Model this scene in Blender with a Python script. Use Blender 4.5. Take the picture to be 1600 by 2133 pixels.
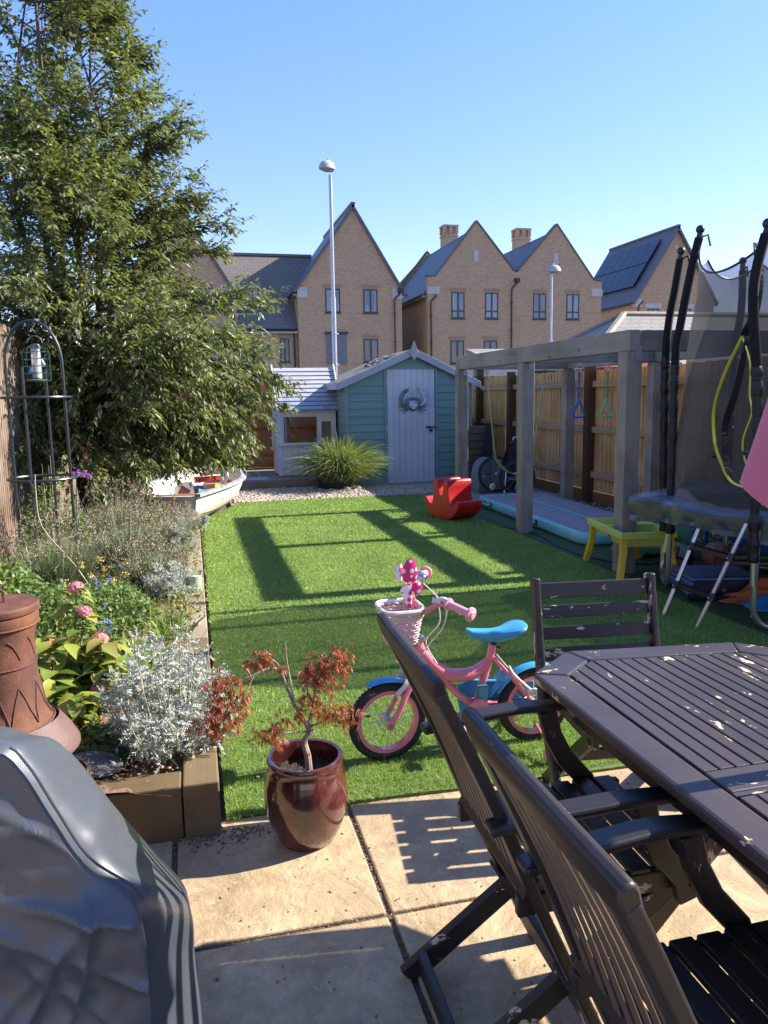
import bpy, math, random
import numpy as np
from mathutils import Vector, Matrix, Euler
random.seed(7); RNG = np.random.default_rng(11)
sc = bpy.context.scene
for o in list(bpy.data.objects): bpy.data.objects.remove(o)
COL = sc.collection
R = math.radians
PI = math.pi
# ---------------------------------------------------------------- camera
def setup_camera():
    pitch, yaw, roll, H = R(8.6), R(13.9), R(0.95), 1.53
    f = Vector((math.sin(yaw)*math.cos(pitch), math.cos(yaw)*math.cos(pitch), -math.sin(pitch)))
    r0 = Vector((math.cos(yaw), -math.sin(yaw), 0)); u0 = r0.cross(f)
    r = r0*math.cos(roll)-u0*math.sin(roll); u = u0*math.cos(roll)+r0*math.sin(roll)
    cd = bpy.data.cameras.new('camera'); c = bpy.data.objects.new('camera', cd); COL.objects.link(c)
    m = Matrix.Identity(4)
    for i in range(3):
        m[i][0] = r[i]; m[i][1] = u[i]; m[i][2] = -f[i]
    m[0][3], m[1][3], m[2][3] = 0, 0, H
    c.matrix_world = m
    cd.sensor_fit = 'VERTICAL'; cd.sensor_height = 36.0; cd.lens = 36.0*1600/2133
    cd.clip_start = 0.05; cd.clip_end = 3000
    sc.camera = c
setup_camera()
sc.render.resolution_x = 768; sc.render.resolution_y = 1024
# ---------------------------------------------------------------- light
SUN_EL, SUN_AZ = R(33.5), R(0.6)          # azimuth measured from +X towards +Y
W = bpy.data.worlds.new('World'); sc.world = W; W.use_nodes = True
nt = W.node_tree; bg = nt.nodes['Background']
sky = nt.nodes.new('ShaderNodeTexSky'); sky.sky_type = 'NISHITA'; sky.sun_disc = False
sky.sun_elevation = SUN_EL; sky.sun_rotation = PI/2-SUN_AZ
sky.air_density = 1.0; sky.dust_density = 0.1; sky.ozone_density = 3.6
tint = nt.nodes.new('ShaderNodeMix'); tint.data_type = 'RGBA'; tint.blend_type = 'MULTIPLY'; tint.inputs[0].default_value = 1; tint.inputs[7].default_value = (1.0, .78, .93, 1)
gm = nt.nodes.new('ShaderNodeGamma'); gm.inputs[1].default_value = .74; hs = nt.nodes.new('ShaderNodeHueSaturation'); hs.inputs['Saturation'].default_value = 1.34
nt.links.new(sky.outputs[0], gm.inputs[0]); nt.links.new(gm.outputs[0], hs.inputs['Color']); nt.links.new(hs.outputs[0], tint.inputs[6]); nt.links.new(tint.outputs[2], bg.inputs[0]); bg.inputs[1].default_value = 0.150
sl = bpy.data.lights.new('sun', 'SUN'); sl.energy = 4.0; sl.angle = R(0.53); sl.color = (1.0, .93, .82)
so = bpy.data.objects.new('sun', sl); COL.objects.link(so)
sd = Vector((math.cos(SUN_EL)*math.cos(SUN_AZ), math.cos(SUN_EL)*math.sin(SUN_AZ), math.sin(SUN_EL)))
so.rotation_euler = sd.to_track_quat('Z', 'Y').to_euler(); so.location = (20, 0, 20)
sc.view_settings.view_transform = 'Standard'; sc.view_settings.look = 'None'
sc.view_settings.exposure = 1.78; sc.view_settings.gamma = 1
# ---------------------------------------------------------------- materials
MATS = {}
def _new(name):
    m = bpy.data.materials.new(name); m.use_nodes = True
    n = m.node_tree.nodes; l = m.node_tree.links
    return m, n, l, n['Principled BSDF']
def _ramp(n, l, fac, stops):
    r = n.new('ShaderNodeValToRGB'); e = r.color_ramp.elements
    while len(e) < len(stops): e.new(0.5)
    for k, (p, c) in enumerate(stops):
        e[k].position = p; e[k].color = (*c, 1) if len(c) == 3 else c
    l.new(fac, r.inputs[0]); return r.outputs[0]
def _noise(n, l, vec, scale, detail=4, rough=.55, dist=0):
    t = n.new('ShaderNodeTexNoise'); t.inputs['Scale'].default_value = scale
    t.inputs['Detail'].default_value = detail; t.inputs['Roughness'].default_value = rough
    t.inputs['Distortion'].default_value = dist
    l.new(vec, t.inputs['Vector']); return t.outputs['Fac']
def _map(n, l, scale=(1, 1, 1), src='Object', loc=(0, 0, 0), rot=(0, 0, 0)):
    tc = n.new('ShaderNodeTexCoord'); mp = n.new('ShaderNodeMapping')
    mp.inputs['Scale'].default_value = scale; mp.inputs['Location'].default_value = loc; mp.inputs['Rotation'].default_value = rot
    l.new(tc.outputs[src], mp.inputs[0]); return mp.outputs[0]
def _mix(n, l, fac, a, b, mode='MIX'):
    m = n.new('ShaderNodeMix'); m.data_type = 'RGBA'; m.blend_type = mode
    for s, v in ((0, fac), (6, a), (7, b)):
        if isinstance(v, (int, float)): m.inputs[s].default_value = v
        elif isinstance(v, tuple): m.inputs[s].default_value = (*v, 1) if len(v) == 3 else v
        else: l.new(v, m.inputs[s])
    return m.outputs[2]
def _math(n, l, op, a, b=0.0, c=None):
    m = n.new('ShaderNodeMath'); m.operation = op
    for s, v in ((0, a), (1, b), (2, c)):
        if v is None: continue
        if isinstance(v, (int, float)): m.inputs[s].default_value = v
        else: l.new(v, m.inputs[s])
    return m.outputs[0]
def _bump(n, l, h, strength, dist, b):
    u = n.new('ShaderNodeBump'); u.inputs['Strength'].default_value = strength; u.inputs['Distance'].default_value = dist
    l.new(h, u.inputs['Height']); l.new(u.outputs[0], b.inputs['Normal']); return u
def pm(name, c1, c2=None, scale=6, rough=.6, bump=0.0, bscale=60, metal=0, spec=.5, coat=0, st=(1, 1, 1), rlo=.35, rhi=.65, bdist=.01, sheen=0, src='Object', rvar=0):
    if name in MATS: return MATS[name]
    m, n, l, b = _new(name); v = _map(n, l, st, src)
    c2 = c2 or tuple(x*.82 for x in c1)
    f = _noise(n, l, v, scale, 5, .6)
    l.new(_ramp(n, l, f, [(rlo, c1), (rhi, c2)]), b.inputs['Base Color'])
    b.inputs['Roughness'].default_value = rough; b.inputs['Metallic'].default_value = metal
    b.inputs['Specular IOR Level'].default_value = spec; b.inputs['Coat Weight'].default_value = coat
    b.inputs['Coat Roughness'].default_value = .08; b.inputs['Sheen Weight'].default_value = sheen
    if rvar:
        rr = _noise(n, l, v, scale*2.3, 4); l.new(_math(n, l, 'MULTIPLY_ADD', rr, rvar*2, rough-rvar), b.inputs['Roughness'])
    if bump: _bump(n, l, _noise(n, l, v, bscale, 4), bump, bdist, b)
    MATS[name] = m; return m
def wood(name, c1, c2, c3=None, axis=2, grain=26, rough=.65, bump=.35, peel=0, peelcol=(.62, .5, .33), knots=0, spec=.4):
    """timber with grain running along an axis; peel = share of flaked off paint"""
    m, n, l, b = _new(name)
    s = [1, 1, 1]; s[axis] = .045
    v = _map(n, l, tuple(s)); v1 = _map(n, l)
    f = _noise(n, l, v, grain, 6, .65, .6); g = _noise(n, l, v1, 2.3, 3)
    col = _ramp(n, l, f, [(.28, c1), (.72, c2)])
    col = _mix(n, l, _ramp(n, l, g, [(.35, (0, 0, 0)), (.7, (1, 1, 1))]), col, c3 or c1)
    if knots:
        vo = n.new('ShaderNodeTexVoronoi'); s2 = [7, 7, 7]; s2[axis] = 3.2
        l.new(_map(n, l, tuple(s2)), vo.inputs['Vector']); vo.inputs['Scale'].default_value = 1
        k = _ramp(n, l, vo.outputs['Distance'], [(.05, (1, 1, 1)), (.16, (0, 0, 0))])
        col = _mix(n, l, _math(n, l, 'MULTIPLY', k, .85), col, tuple(x*.35 for x in c1))
    if peel:
        s3 = [1, 1, 1]; s3[axis] = .35
        q = _noise(n, l, _map(n, l, tuple(s3)), 26, 5, .65); q2 = _noise(n, l, v1, 3.1, 2)
        q = _math(n, l, 'ADD', q, _math(n, l, 'MULTIPLY_ADD', q2, .5, -.25))
        pk = _ramp(n, l, q, [(peel, (0, 0, 0)), (peel+.012, (1, 1, 1))])
        col = _mix(n, l, pk, col, peelcol)
        l.new(_math(n, l, 'MULTIPLY_ADD', pk, .3, rough), b.inputs['Roughness'])
    else: b.inputs['Roughness'].default_value = rough
    l.new(col, b.inputs['Base Color']); b.inputs['Specular IOR Level'].default_value = spec
    _bump(n, l, f, bump, .004, b)
    MATS[name] = m; return m
def leafmat(name, cols, trans=.35, rough=.45, spec=.4, vary=0, vs=1.5):
    m, n, l, b = _new(name)
    g = n.new('ShaderNodeNewGeometry')
    st = [(i/(len(cols)-1) if len(cols) > 1 else 0, c) for i, c in enumerate(cols)]
    col = _ramp(n, l, g.outputs['Random Per Island'], st)
    if vary:
        nz = _ramp(n, l, _noise(n, l, _map(n, l), vs, 4, .6), [(.32, (1-vary, 1-vary*.9, 1-vary)), (.68, (1+vary, 1+vary, 1+vary*.8))]); col = _mix(n, l, 1.0, col, nz, 'MULTIPLY')
    l.new(col, b.inputs['Base Color']); b.inputs['Roughness'].default_value = rough; b.inputs['Specular IOR Level'].default_value = spec
    if trans:
        t = n.new('ShaderNodeBsdfTranslucent'); l.new(_mix(n, l, 1.0, col, (1.25, 1.4, .6), 'MULTIPLY'), t.inputs[0])
        x = n.new('ShaderNodeMixShader'); x.inputs[0].default_value = trans
        out = n['Material Output']; l.new(b.outputs[0], x.inputs[1]); l.new(t.outputs[0], x.inputs[2]); l.new(x.outputs[0], out.inputs[0])
    MATS[name] = m; return m
def wallcoord(n, l, zs=1.0):
    """in-plane metric coordinates on axis aligned walls and roofs, chosen by the surface normal"""
    tc = n.new('ShaderNodeTexCoord'); g = n.new('ShaderNodeNewGeometry')
    p = n.new('ShaderNodeSeparateXYZ'); l.new(tc.outputs['Object'], p.inputs[0])
    q = n.new('ShaderNodeSeparateXYZ'); l.new(g.outputs['True Normal'], q.inputs[0])
    ax = _math(n, l, 'ABSOLUTE', q.outputs[0]); ay = _math(n, l, 'ABSOLUTE', q.outputs[1])
    s = _math(n, l, 'GREATER_THAN', ax, ay)
    u = n.new('ShaderNodeMix'); u.data_type = 'FLOAT'
    l.new(s, u.inputs[0]); l.new(p.outputs[0], u.inputs[2]); l.new(p.outputs[1], u.inputs[3])
    c = n.new('ShaderNodeCombineXYZ'); l.new(u.outputs[0], c.inputs[0]); l.new(_math(n, l, 'MULTIPLY', p.outputs[2], zs), c.inputs[1])
    return c.outputs[0]
def brickmat(name, a, b_, mortar, bw=.225, bh=.075, ms=.010, zs=1.0, rough=.9, sp=.3, bump=.4, big=None, bias=0.0):
    m, n, l, b = _new(name); v = wallcoord(n, l, zs)
    t = n.new('ShaderNodeTexBrick'); l.new(v, t.inputs['Vector'])
    t.inputs['Color1'].default_value = (*a, 1); t.inputs['Color2'].default_value = (*b_, 1); t.inputs['Mortar'].default_value = (*mortar, 1)
    t.inputs['Scale'].default_value = 1; t.inputs['Brick Width'].default_value = bw; t.inputs['Row Height'].default_value = bh
    t.inputs['Mortar Size'].default_value = ms; t.inputs['Mortar Smooth'].default_value = .2; t.inputs['Bias'].default_value = bias
    f = _noise(n, l, v, .5, 3); f2 = _noise(n, l, v, 9, 3)
    col = _mix(n, l, _math(n, l, 'MULTIPLY', f, .5), t.outputs['Color'], big or tuple(x*.8 for x in a))
    col = _mix(n, l, _ramp(n, l, f2, [(.4, (0, 0, 0)), (.75, (.5, .5, .5))]), col, tuple(x*1.25 for x in a))
    l.new(col, b.inputs['Base Color']); b.inputs['Roughness'].default_value = rough; b.inputs['Specular IOR Level'].default_value = sp
    inv = _math(n, l, 'SUBTRACT', 1.0, t.outputs['Fac']); _bump(n, l, inv, bump, .01, b)
    MATS[name] = m; return m
# ---------------------------------------------------------------- mesh helpers
class MB:
    def __init__(s): s.v = []; s.f = []
    def add(s, vs, fs):
        o = len(s.v); s.v += [tuple(x) for x in vs]; s.f += [tuple(i+o for i in f) for f in fs]; return s
    def box(s, c, d, rot=None):
        hx, hy, hz = d[0]/2, d[1]/2, d[2]/2
        vs = [Vector((x, y, z)) for z in (-hz, hz) for y in (-hy, hy) for x in (-hx, hx)]
        if rot is not None:
            M = Euler(rot).to_matrix() if not isinstance(rot, Matrix) else rot; vs = [M @ p for p in vs]
        vs = [p+Vector(c) for p in vs]
        return s.add(vs, [(0, 2, 3, 1), (4, 5, 7, 6), (0, 1, 5, 4), (2, 6, 7, 3), (0, 4, 6, 2), (1, 3, 7, 5)])
    def b2(s, x0, x1, y0, y1, z0, z1): return s.box(((x0+x1)/2, (y0+y1)/2, (z0+z1)/2), (abs(x1-x0), abs(y1-y0), abs(z1-z0)))
    def bar(s, p, q, w, h, up=(0, 0, 1)):
        p, q = Vector(p), Vector(q); d = (q-p); L = d.length; d.normalize()
        x = d.cross(Vector(up)); x.normalize(); y = x.cross(d)
        vs = [p+x*a*w/2+y*b*h/2+d*t for t in (0, L) for a, b in ((-1, -1), (1, -1), (1, 1), (-1, 1))]
        return s.add(vs, [(3, 2, 1, 0), (4, 5, 6, 7), (0, 1, 5, 4), (1, 2, 6, 5), (2, 3, 7, 6), (3, 0, 4, 7)])
    def sweep(s, pts, prof, up=(0, 0, 1), caps=True, closed=False):
        """sweep a 2d closed profile [(a,b)] along pts; prof may be callable(i,t)"""
        P = [Vector(p) for p in pts]; n = len(P); rings = []
        for i in range(n):
            if closed: d = P[(i+1) % n]-P[i-1]
            else: d = P[min(i+1, n-1)]-P[max(i-1, 0)]
            d.normalize(); x = d.cross(Vector(up))
            if x.length < 1e-4: x = d.cross(Vector((0, 1, 0)))
            x.normalize(); y = x.cross(d)
            pr = prof(i, i/(n-1)) if callable(prof) else prof
            rings.append([P[i]+x*a+y*b for a, b in pr])
        k = len(rings[0]); vs = [p for r in rings for p in r]; fs = []
        m = n if closed else n-1
        for i in range(m):
            j = (i+1) % n
            for a in range(k): b = (a+1) % k; fs.append((i*k+a, i*k+b, j*k+b, j*k+a))
        if caps and not closed: fs += [tuple(range(k-1, -1, -1)), tuple((n-1)*k+a for a in range(k))]
        return s.add(vs, fs)
    def tube(s, pts, r, n=8, closed=False):
        P = [Vector(p) for p in pts]; N = len(P); rings = []; pn = None
        for i in range(N):
            d = (P[(i+1) % N]-P[i-1]) if closed else P[min(i+1, N-1)]-P[max(i-1, 0)]
            if d.length < 1e-9: d = Vector((0, 0, 1))
            d.normalize()
            if pn is None:
                pn = d.cross(Vector((0, 0, 1)))
                if pn.length < .05: pn = d.cross(Vector((0, 1, 0)))
            pn = pn-d*pn.dot(d); pn.normalize(); q = d.cross(pn)
            rr = r[i] if isinstance(r, (list, tuple)) else r
            rings.append([P[i]+(pn*math.cos(2*PI*a/n)+q*math.sin(2*PI*a/n))*rr for a in range(n)])
        vs = [p for g in rings for p in g]; fs = []
        for i in range(N if closed else N-1):
            j = (i+1) % N
            for a in range(n): b = (a+1) % n; fs.append((i*n+a, i*n+b, j*n+b, j*n+a))
        if not closed: fs += [tuple(range(n-1, -1, -1)), tuple((N-1)*n+a for a in range(n))]
        return s.add(vs, fs)
    def lathe(s, prof, c=(0, 0, 0), n=24, M=None, sx=1, sy=1):
        vs = []; fs = []
        for r, z in prof:
            for a in range(n):
                t = 2*PI*a/n; p = Vector((r*math.cos(t)*sx, r*math.sin(t)*sy, z))
                if M is not None: p = M @ p
                vs.append(p+Vector(c))
        for i in range(len(prof)-1):
            for a in range(n): b = (a+1) % n; fs.append((i*n+a, i*n+b, (i+1)*n+b, (i+1)*n+a))
        if prof[0][0] > 1e-6: fs.append(tuple(range(n-1, -1, -1)))
        if prof[-1][0] > 1e-6: fs.append(tuple((len(prof)-1)*n+a for a in range(n)))
        return s.add(vs, fs)
    def ell(s, c, r, n=12, M=None):
        if not isinstance(r, (tuple, list)): r = (r, r, r)
        k = max(4, n//2); prof = [(math.sin(PI*i/k), -math.cos(PI*i/k)) for i in range(k+1)]
        D = Matrix.Diagonal(Vector(r)); D = (M @ D) if M is not None else D
        return s.lathe([(max(p[0], 1e-7), p[1]) for p in prof], c, n, D)
    def prism(s, poly, a, b, axis='y'):
        """poly = 2d points; axis = direction of extrusion from a to b"""
        def P(u, v, t): return {'y': (u, t, v), 'x': (t, u, v), 'z': (u, v, t)}[axis]
        k = len(poly); vs = [P(u, v, a) for u, v in poly]+[P(u, v, b) for u, v in poly]
        return s.add(vs, [tuple(range(k)), tuple(range(2*k-1, k-1, -1))]+[(i, i+k, (i+1) % k+k, (i+1) % k) for i in range(k)])
    def grid(s, F, nu, nv, thick=0):
        vs = [F(i/(nu-1), j/(nv-1)) for j in range(nv) for i in range(nu)]
        return s.add(vs, [(j*nu+i, j*nu+i+1, (j+1)*nu+i+1, (j+1)*nu+i) for j in range(nv-1) for i in range(nu-1)])
    def quad(s, *p): return s.add(p, [tuple(range(len(p)))])
    def mesh(s, name, loc=(0, 0, 0), smooth=False, ang=35):
        m = bpy.data.meshes.new(name)
        vs = s.v if loc == (0, 0, 0) else [(a-loc[0], b-loc[1], c-loc[2]) for a, b, c in s.v]
        m.from_pydata(vs, [], s.f); m.validate()
        import bmesh
        bm = bmesh.new(); bm.from_mesh(m); bmesh.ops.recalc_face_normals(bm, faces=bm.faces); bm.to_mesh(m); bm.free()
        if smooth: m.shade_smooth(); m.set_sharp_from_angle(angle=R(ang))
        return m
def tag(o, label=None, cat=None, group=None, kind=None):
    if label: o['label'] = label
    if cat: o['category'] = cat
    if group: o['group'] = group
    if kind: o['kind'] = kind
    return o
def thing(name, label, cat, loc=(0, 0, 0), rz=0, group=None):
    o = bpy.data.objects.new(name, None); COL.objects.link(o); o.location = loc; o.rotation_euler = (0, 0, rz); o.empty_display_size = .1
    return tag(o, label, cat, group)
SPLIT = {'coping', 'corner_stone', 'gutter', 'soffit', 'lintel', 'bolt', 'clip', 'handle_patch', 'shutter_rail', 'bracket', 'foot_tread', 'rope_sleeve', 'screw', 'base_plate'}
def loose(mb):
    par = list(range(len(mb.v)))
    def fd(i):
        while par[i] != i: par[i] = par[par[i]]; i = par[i]
        return i
    for f in mb.f:
        a = fd(f[0])
        for k in f[1:]: par[fd(k)] = a
    g = {}
    for f in mb.f: g.setdefault(fd(f[0]), []).append(f)
    out = []
    for fs in g.values():
        m = MB(); ix = {}
        for f in fs:
            for k in f:
                if k not in ix: ix[k] = len(ix); m.v.append(mb.v[k])
        m.f = [tuple(ix[k] for k in f) for f in fs]; out.append(m)
    return out
def obj(name, mb, mat, parent=None, smooth=False, bevel=0, ang=35, w=False, mod=None, label=None, kind=None):
    """w=True: geometry was written in world coordinates of an unrotated parent"""
    if name in SPLIT and isinstance(mb, MB):
        ps = loose(mb)
        if len(ps) > 1:
            for p in ps: r_ = obj(name, p, mat, parent, smooth, bevel, ang, w, mod, label, kind)
            return r_
    loc = tuple(parent.location) if (w and parent is not None) else (0, 0, 0)
    if w and parent is not None and parent.parent is not None: loc = tuple(parent.location+parent.parent.location)
    m = mb.mesh(name, loc, smooth, ang) if isinstance(mb, MB) else mb
    if mat is not None:
        m.materials.clear(); m.materials.append(mat)
    o = bpy.data.objects.new(name, m); COL.objects.link(o)
    if parent is not None: o.parent = parent
    if bevel:
        bv = o.modifiers.new('bevel', 'BEVEL'); bv.width = bevel; bv.segments = 2; bv.limit_method = 'ANGLE'; bv.angle_limit = R(40)
    if label: o['label'] = label
    if kind: o['kind'] = kind
    return o
def solo(name, mb, mat, label, cat, group=None, loc=(0, 0, 0), **k):
    """a thing that is one mesh, written in world coordinates, with its origin at loc"""
    m = mb.mesh(name, loc, k.get('smooth', False), k.get('ang', 35)) if isinstance(mb, MB) else mb
    m.materials.append(mat)
    o = bpy.data.objects.new(name, m); COL.objects.link(o); o.location = loc
    if k.get('bevel'):
        bv = o.modifiers.new('bevel', 'BEVEL'); bv.width = k['bevel']; bv.segments = 2; bv.limit_method = 'ANGLE'; bv.angle_limit = R(40)
    return tag(o, label, cat, group, k.get('kind'))
def struct(name, mb, mat, **k):
    o = obj(name, mb, mat, **k); o['kind'] = 'structure'; return o
def copy_tree(o, parent=None):
    c = o.copy(); COL.objects.link(c)
    if parent is not None: c.parent = parent
    for ch in list(o.children): copy_tree(ch, c)
    return c
def npmesh(name, V, F):
    """V (N,3), F (M,k) -> mesh, quickly"""
    V = np.asarray(V, np.float32); F = np.asarray(F, np.int32); k = F.shape[1]
    m = bpy.data.meshes.new(name); m.vertices.add(len(V)); m.vertices.foreach_set('co', V.ravel())
    m.loops.add(F.size); m.loops.foreach_set('vertex_index', F.ravel())
    m.polygons.add(len(F)); m.polygons.foreach_set('loop_start', np.arange(0, F.size, k, dtype=np.int32))
    try: m.polygons.foreach_set('loop_total', np.full(len(F), k, np.int32))
    except Exception: pass
    m.update(calc_edges=True); m.validate(); return m
def nrm(a): return a/np.maximum(np.linalg.norm(a, axis=-1, keepdims=True), 1e-9)
def leaves(P, D, L, Wd, seg=2, droop=.25, fold=.25, N=None, prof=None, rng=RNG):
    """leaf blades: P bases, D directions, L lengths, Wd widths -> (V,F) with each leaf an island of quads"""
    P = np.asarray(P, float); D = nrm(np.asarray(D, float)); n = len(P)
    L = np.broadcast_to(L, n)[:, None]; Wd = np.broadcast_to(Wd, n)[:, None]
    if N is None: N = rng.normal(size=(n, 3))*.6+np.array([0, 0, 1.])
    S = nrm(np.cross(D, N)); U = nrm(np.cross(S, D))
    prof = prof or [0.08]+[math.sin(PI*(i/(seg))**.8)**.9 for i in range(1, seg)]+[0.02]
    V = []
    for i in range(seg+1):
        t = i/seg
        c = P+D*L*t-np.array([0, 0, 1.])*L*droop*t*t
        w = Wd*.5*prof[i]
        V += [c-S*w+U*w*fold, c, c+S*w+U*w*fold]
    V = np.stack(V, 1); k = V.shape[1]; F = []
    for i in range(seg):
        a = i*3
        F += [[a, a+1, a+4, a+3], [a+1, a+2, a+5, a+4]]
    F = np.array(F)[None]+(np.arange(n)*k)[:, None, None]
    return V.reshape(-1, 3), F.reshape(-1, 4)
def blades(P, D, L, Wd, bend=.3, seg=3, rng=RNG):
    """grass blades curving over; D initial direction"""
    return leaves(P, D, L, Wd, seg, bend, .15, prof=[1]+[1-.25*i/seg for i in range(1, seg)]+[.05], rng=rng)
def cat2(parts):
    V = []; F = []; o = 0
    for v, f in parts: V.append(v); F.append(f+o); o += len(v)
    return np.concatenate(V), np.concatenate(F)
def tris(P, D, L, Wd, rng=RNG):
    """single triangle slivers (fine foliage)"""
    P = np.asarray(P, float); n = len(P); D = nrm(np.asarray(D, float)); L = np.broadcast_to(L, n)[:, None]; Wd = np.broadcast_to(Wd, n)[:, None]
    S = nrm(np.cross(D, rng.normal(size=(n, 3))))
    V = np.stack([P-S*Wd/2, P+S*Wd/2, P+D*L], 1).reshape(-1, 3)
    return V, np.arange(3*n).reshape(-1, 3)
def arc(c, r, a0, a1, n, plane='xz'):
    out = []
    for i in range(n):
        t = R(a0+(a1-a0)*i/(n-1)); u, v = r*math.cos(t), r*math.sin(t)
        out.append({'xz': (c[0]+u, c[1], c[2]+v), 'xy': (c[0]+u, c[1]+v, c[2]), 'yz': (c[0], c[1]+u, c[2]+v)}[plane])
    return out

def turn(objs, c, deg):
    """turn top-level things together about a vertical axis through c"""
    M = Matrix.Translation((c[0], c[1], 0)) @ Matrix.Rotation(R(deg), 4, 'Z') @ Matrix.Translation((-c[0], -c[1], 0))
    for o in objs:
        o.location = M @ o.location; o.rotation_euler.z += R(deg)
# ================================================================ the setting
M_soil = pm('soil', (.26, .16, .085), (.13, .08, .045), 9, .95, .8, 60, bdist=.02)
M_earth = pm('far_ground', (.10, .095, .085), (.07, .065, .06), 1.5, .95)
g = MB(); g.box((0, 300, -.06), (2400, 2400, .04)); struct('ground', g, M_earth)
def turfmat(name, a, b_):
    m, n, l, b = _new(name); v = _map(n, l)
    f = _noise(n, l, v, 2.2, 4); f2 = _noise(n, l, v, 180, 3, .7)
    c = _ramp(n, l, f, [(.35, a), (.7, b_)])
    c = _mix(n, l, _ramp(n, l, f2, [(.35, (0, 0, 0)), (.65, (1, 1, 1))]), _mix(n, l, .6, c, (.01, .03, .006)), c)
    l.new(c, b.inputs['Base Color']); b.inputs['Roughness'].default_value = .7; b.inputs['Specular IOR Level'].default_value = .3
    _bump(n, l, f2, .8, .02, b); MATS[name] = m; return m
M_turf = turfmat('artificial_turf', (.18, .265, .065), (.22, .305, .08))
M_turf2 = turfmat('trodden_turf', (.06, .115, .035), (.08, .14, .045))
lawn = MB(); poly = [(.05, 2.70), (.95, 2.655), (3.42, 2.60), (3.42, 11.35), (.64, 11.42), (.10, 9.9), (.06, 6)]
lawn.add([(x, y, .012) for x, y in poly]+[(x, y, -.03) for x, y in poly], [tuple(range(7))]+[(i, i+7, (i+1) % 7+7, (i+1) % 7) for i in range(7)])
struct('lawn', lawn, M_turf)
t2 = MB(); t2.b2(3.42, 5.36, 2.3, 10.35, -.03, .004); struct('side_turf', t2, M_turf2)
e = MB(); e.tube([(3.43, 9.0, .012), (3.44, 8.2, .01), (3.60, 7.6, .012), (3.52, 7.0, .010), (3.50, 6.5, .012), (3.62, 6.1, .012), (3.9, 5.9, .012), (4.4, 6.2, .012)], .008, 6)
solo('edging_cord', e, pm('dark_cord', (.02, .02, .022), rough=.6), 'thin black cord lying along the edge of the lawn beside the inflatable mat', 'cord', loc=(3.5, 7.5, 0), smooth=True)
# turf blades : real tufts, denser near the viewer
def turf_blades():
    rng = np.random.default_rng(5); parts = []
    for (y0, y1, cnt, L, Wd) in ((2.66, 3.6, 72000, .024, .0028), (3.6, 5.2, 64000, .023, .0042), (5.2, 8, 52000, .022, .007), (8, 11.35, 34000, .022, .011)):
        x = rng.uniform(.05, 3.40, cnt); y = rng.uniform(y0, y1, cnt)
        k = (x < .64+.0) & (y > 9.9+(x-.10)*2.8); x, y = x[~k], y[~k]; n = len(x)
        P = np.stack([x, y, np.full(n, .012)], 1); D = rng.normal(size=(n, 3))*.55+np.array([0, 0, 1.])
        parts.append(tris(P, D, rng.uniform(.6, 1.15, n)*L, Wd, rng))
    V, F = cat2(parts); return npmesh('grass', V, F)
M_blade = leafmat('turf_blade', [(.15, .235, .05), (.21, .315, .07), (.27, .38, .09), (.35, .43, .14)], .3, .55, .3, .16, 2.2)
o = obj('lawn_grass', turf_blades(), M_blade); tag(o, 'short bright green artificial grass pile covering the lawn', 'grass', kind='stuff')
# patio
def patiomat():
    m, n, l, b = _new('sandstone'); v = _map(n, l)
    f = _noise(n, l, v, 2.4, 6, .6, .8); f2 = _noise(n, l, v, 11, 6, .7, .4); f3 = _noise(n, l, v, 85, 5, .8)
    c = _ramp(n, l, f, [(.3, (.34, .235, .125)), (.5, (.47, .345, .195)), (.72, (.56, .44, .275))])
    c = _mix(n, l, _ramp(n, l, f2, [(.38, (0, 0, 0)), (.62, (.6, .6, .6))]), c, (.26, .19, .115))
    c = _mix(n, l, _ramp(n, l, _noise(n, l, v, 1.1, 5, .7), [(.52, (0, 0, 0)), (.7, (.55, .55, .55))]), c, (.22, .165, .11))
    c = _mix(n, l, _ramp(n, l, f3, [(.60, (0, 0, 0)), (.68, (.5, .5, .5))]), c, (.16, .12, .085))
    c = _mix(n, l, _ramp(n, l, _noise(n, l, v, 34, 6, .75, 1.5), [(.55, (0, 0, 0)), (.62, (.35, .35, .35))]), c, (.62, .52, .36))
    l.new(c, b.inputs['Base Color']); b.inputs['Roughness'].default_value = .62; b.inputs['Specular IOR Level'].default_value = .45
    h = _math(n, l, 'ADD', _math(n, l, 'ADD', _math(n, l, 'MULTIPLY', f, 2.2), _math(n, l, 'MULTIPLY', f2, .6)), _math(n, l, 'MULTIPLY', f3, .12))
    _bump(n, l, h, .55, .02, b); return m
M_stone = patiomat(); M_joint = pm('joint_mortar', (.15, .105, .07), (.08, .055, .04), 30, .95, .6, 90)
j = MB(); j.b2(-3.5, 5.2, -2.5, 2.72, -.05, -.012); struct('patio_bed', j, M_joint)
slab = MB(); rr = random.Random(3)
xs = [-3.42]; 
xe = [-3.4, -2.74, -2.08, -1.42, -.77, -.13, .50, 1.13, 1.76, 2.39, 3.02, 3.65, 4.3, 5.0]
ye = [-2.4, -1.76, -1.13, -.5, .14, .77, 1.40, 2.03, 2.685]
for i in range(len(xe)-1):
    for k in range(len(ye)-1):
        gx, gy = .009, .009; dz = rr.uniform(-.002, .002)
        y1 = ye[k+1]-gy if k < len(ye)-2 else ye[k+1]-.02*(max(0, xe[i])*1.0)
        slab.b2(xe[i]+gx, xe[i+1]-gx, ye[k]+gy, y1, -.04, dz)
struct('patio', slab, M_stone, bevel=.006)
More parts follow.
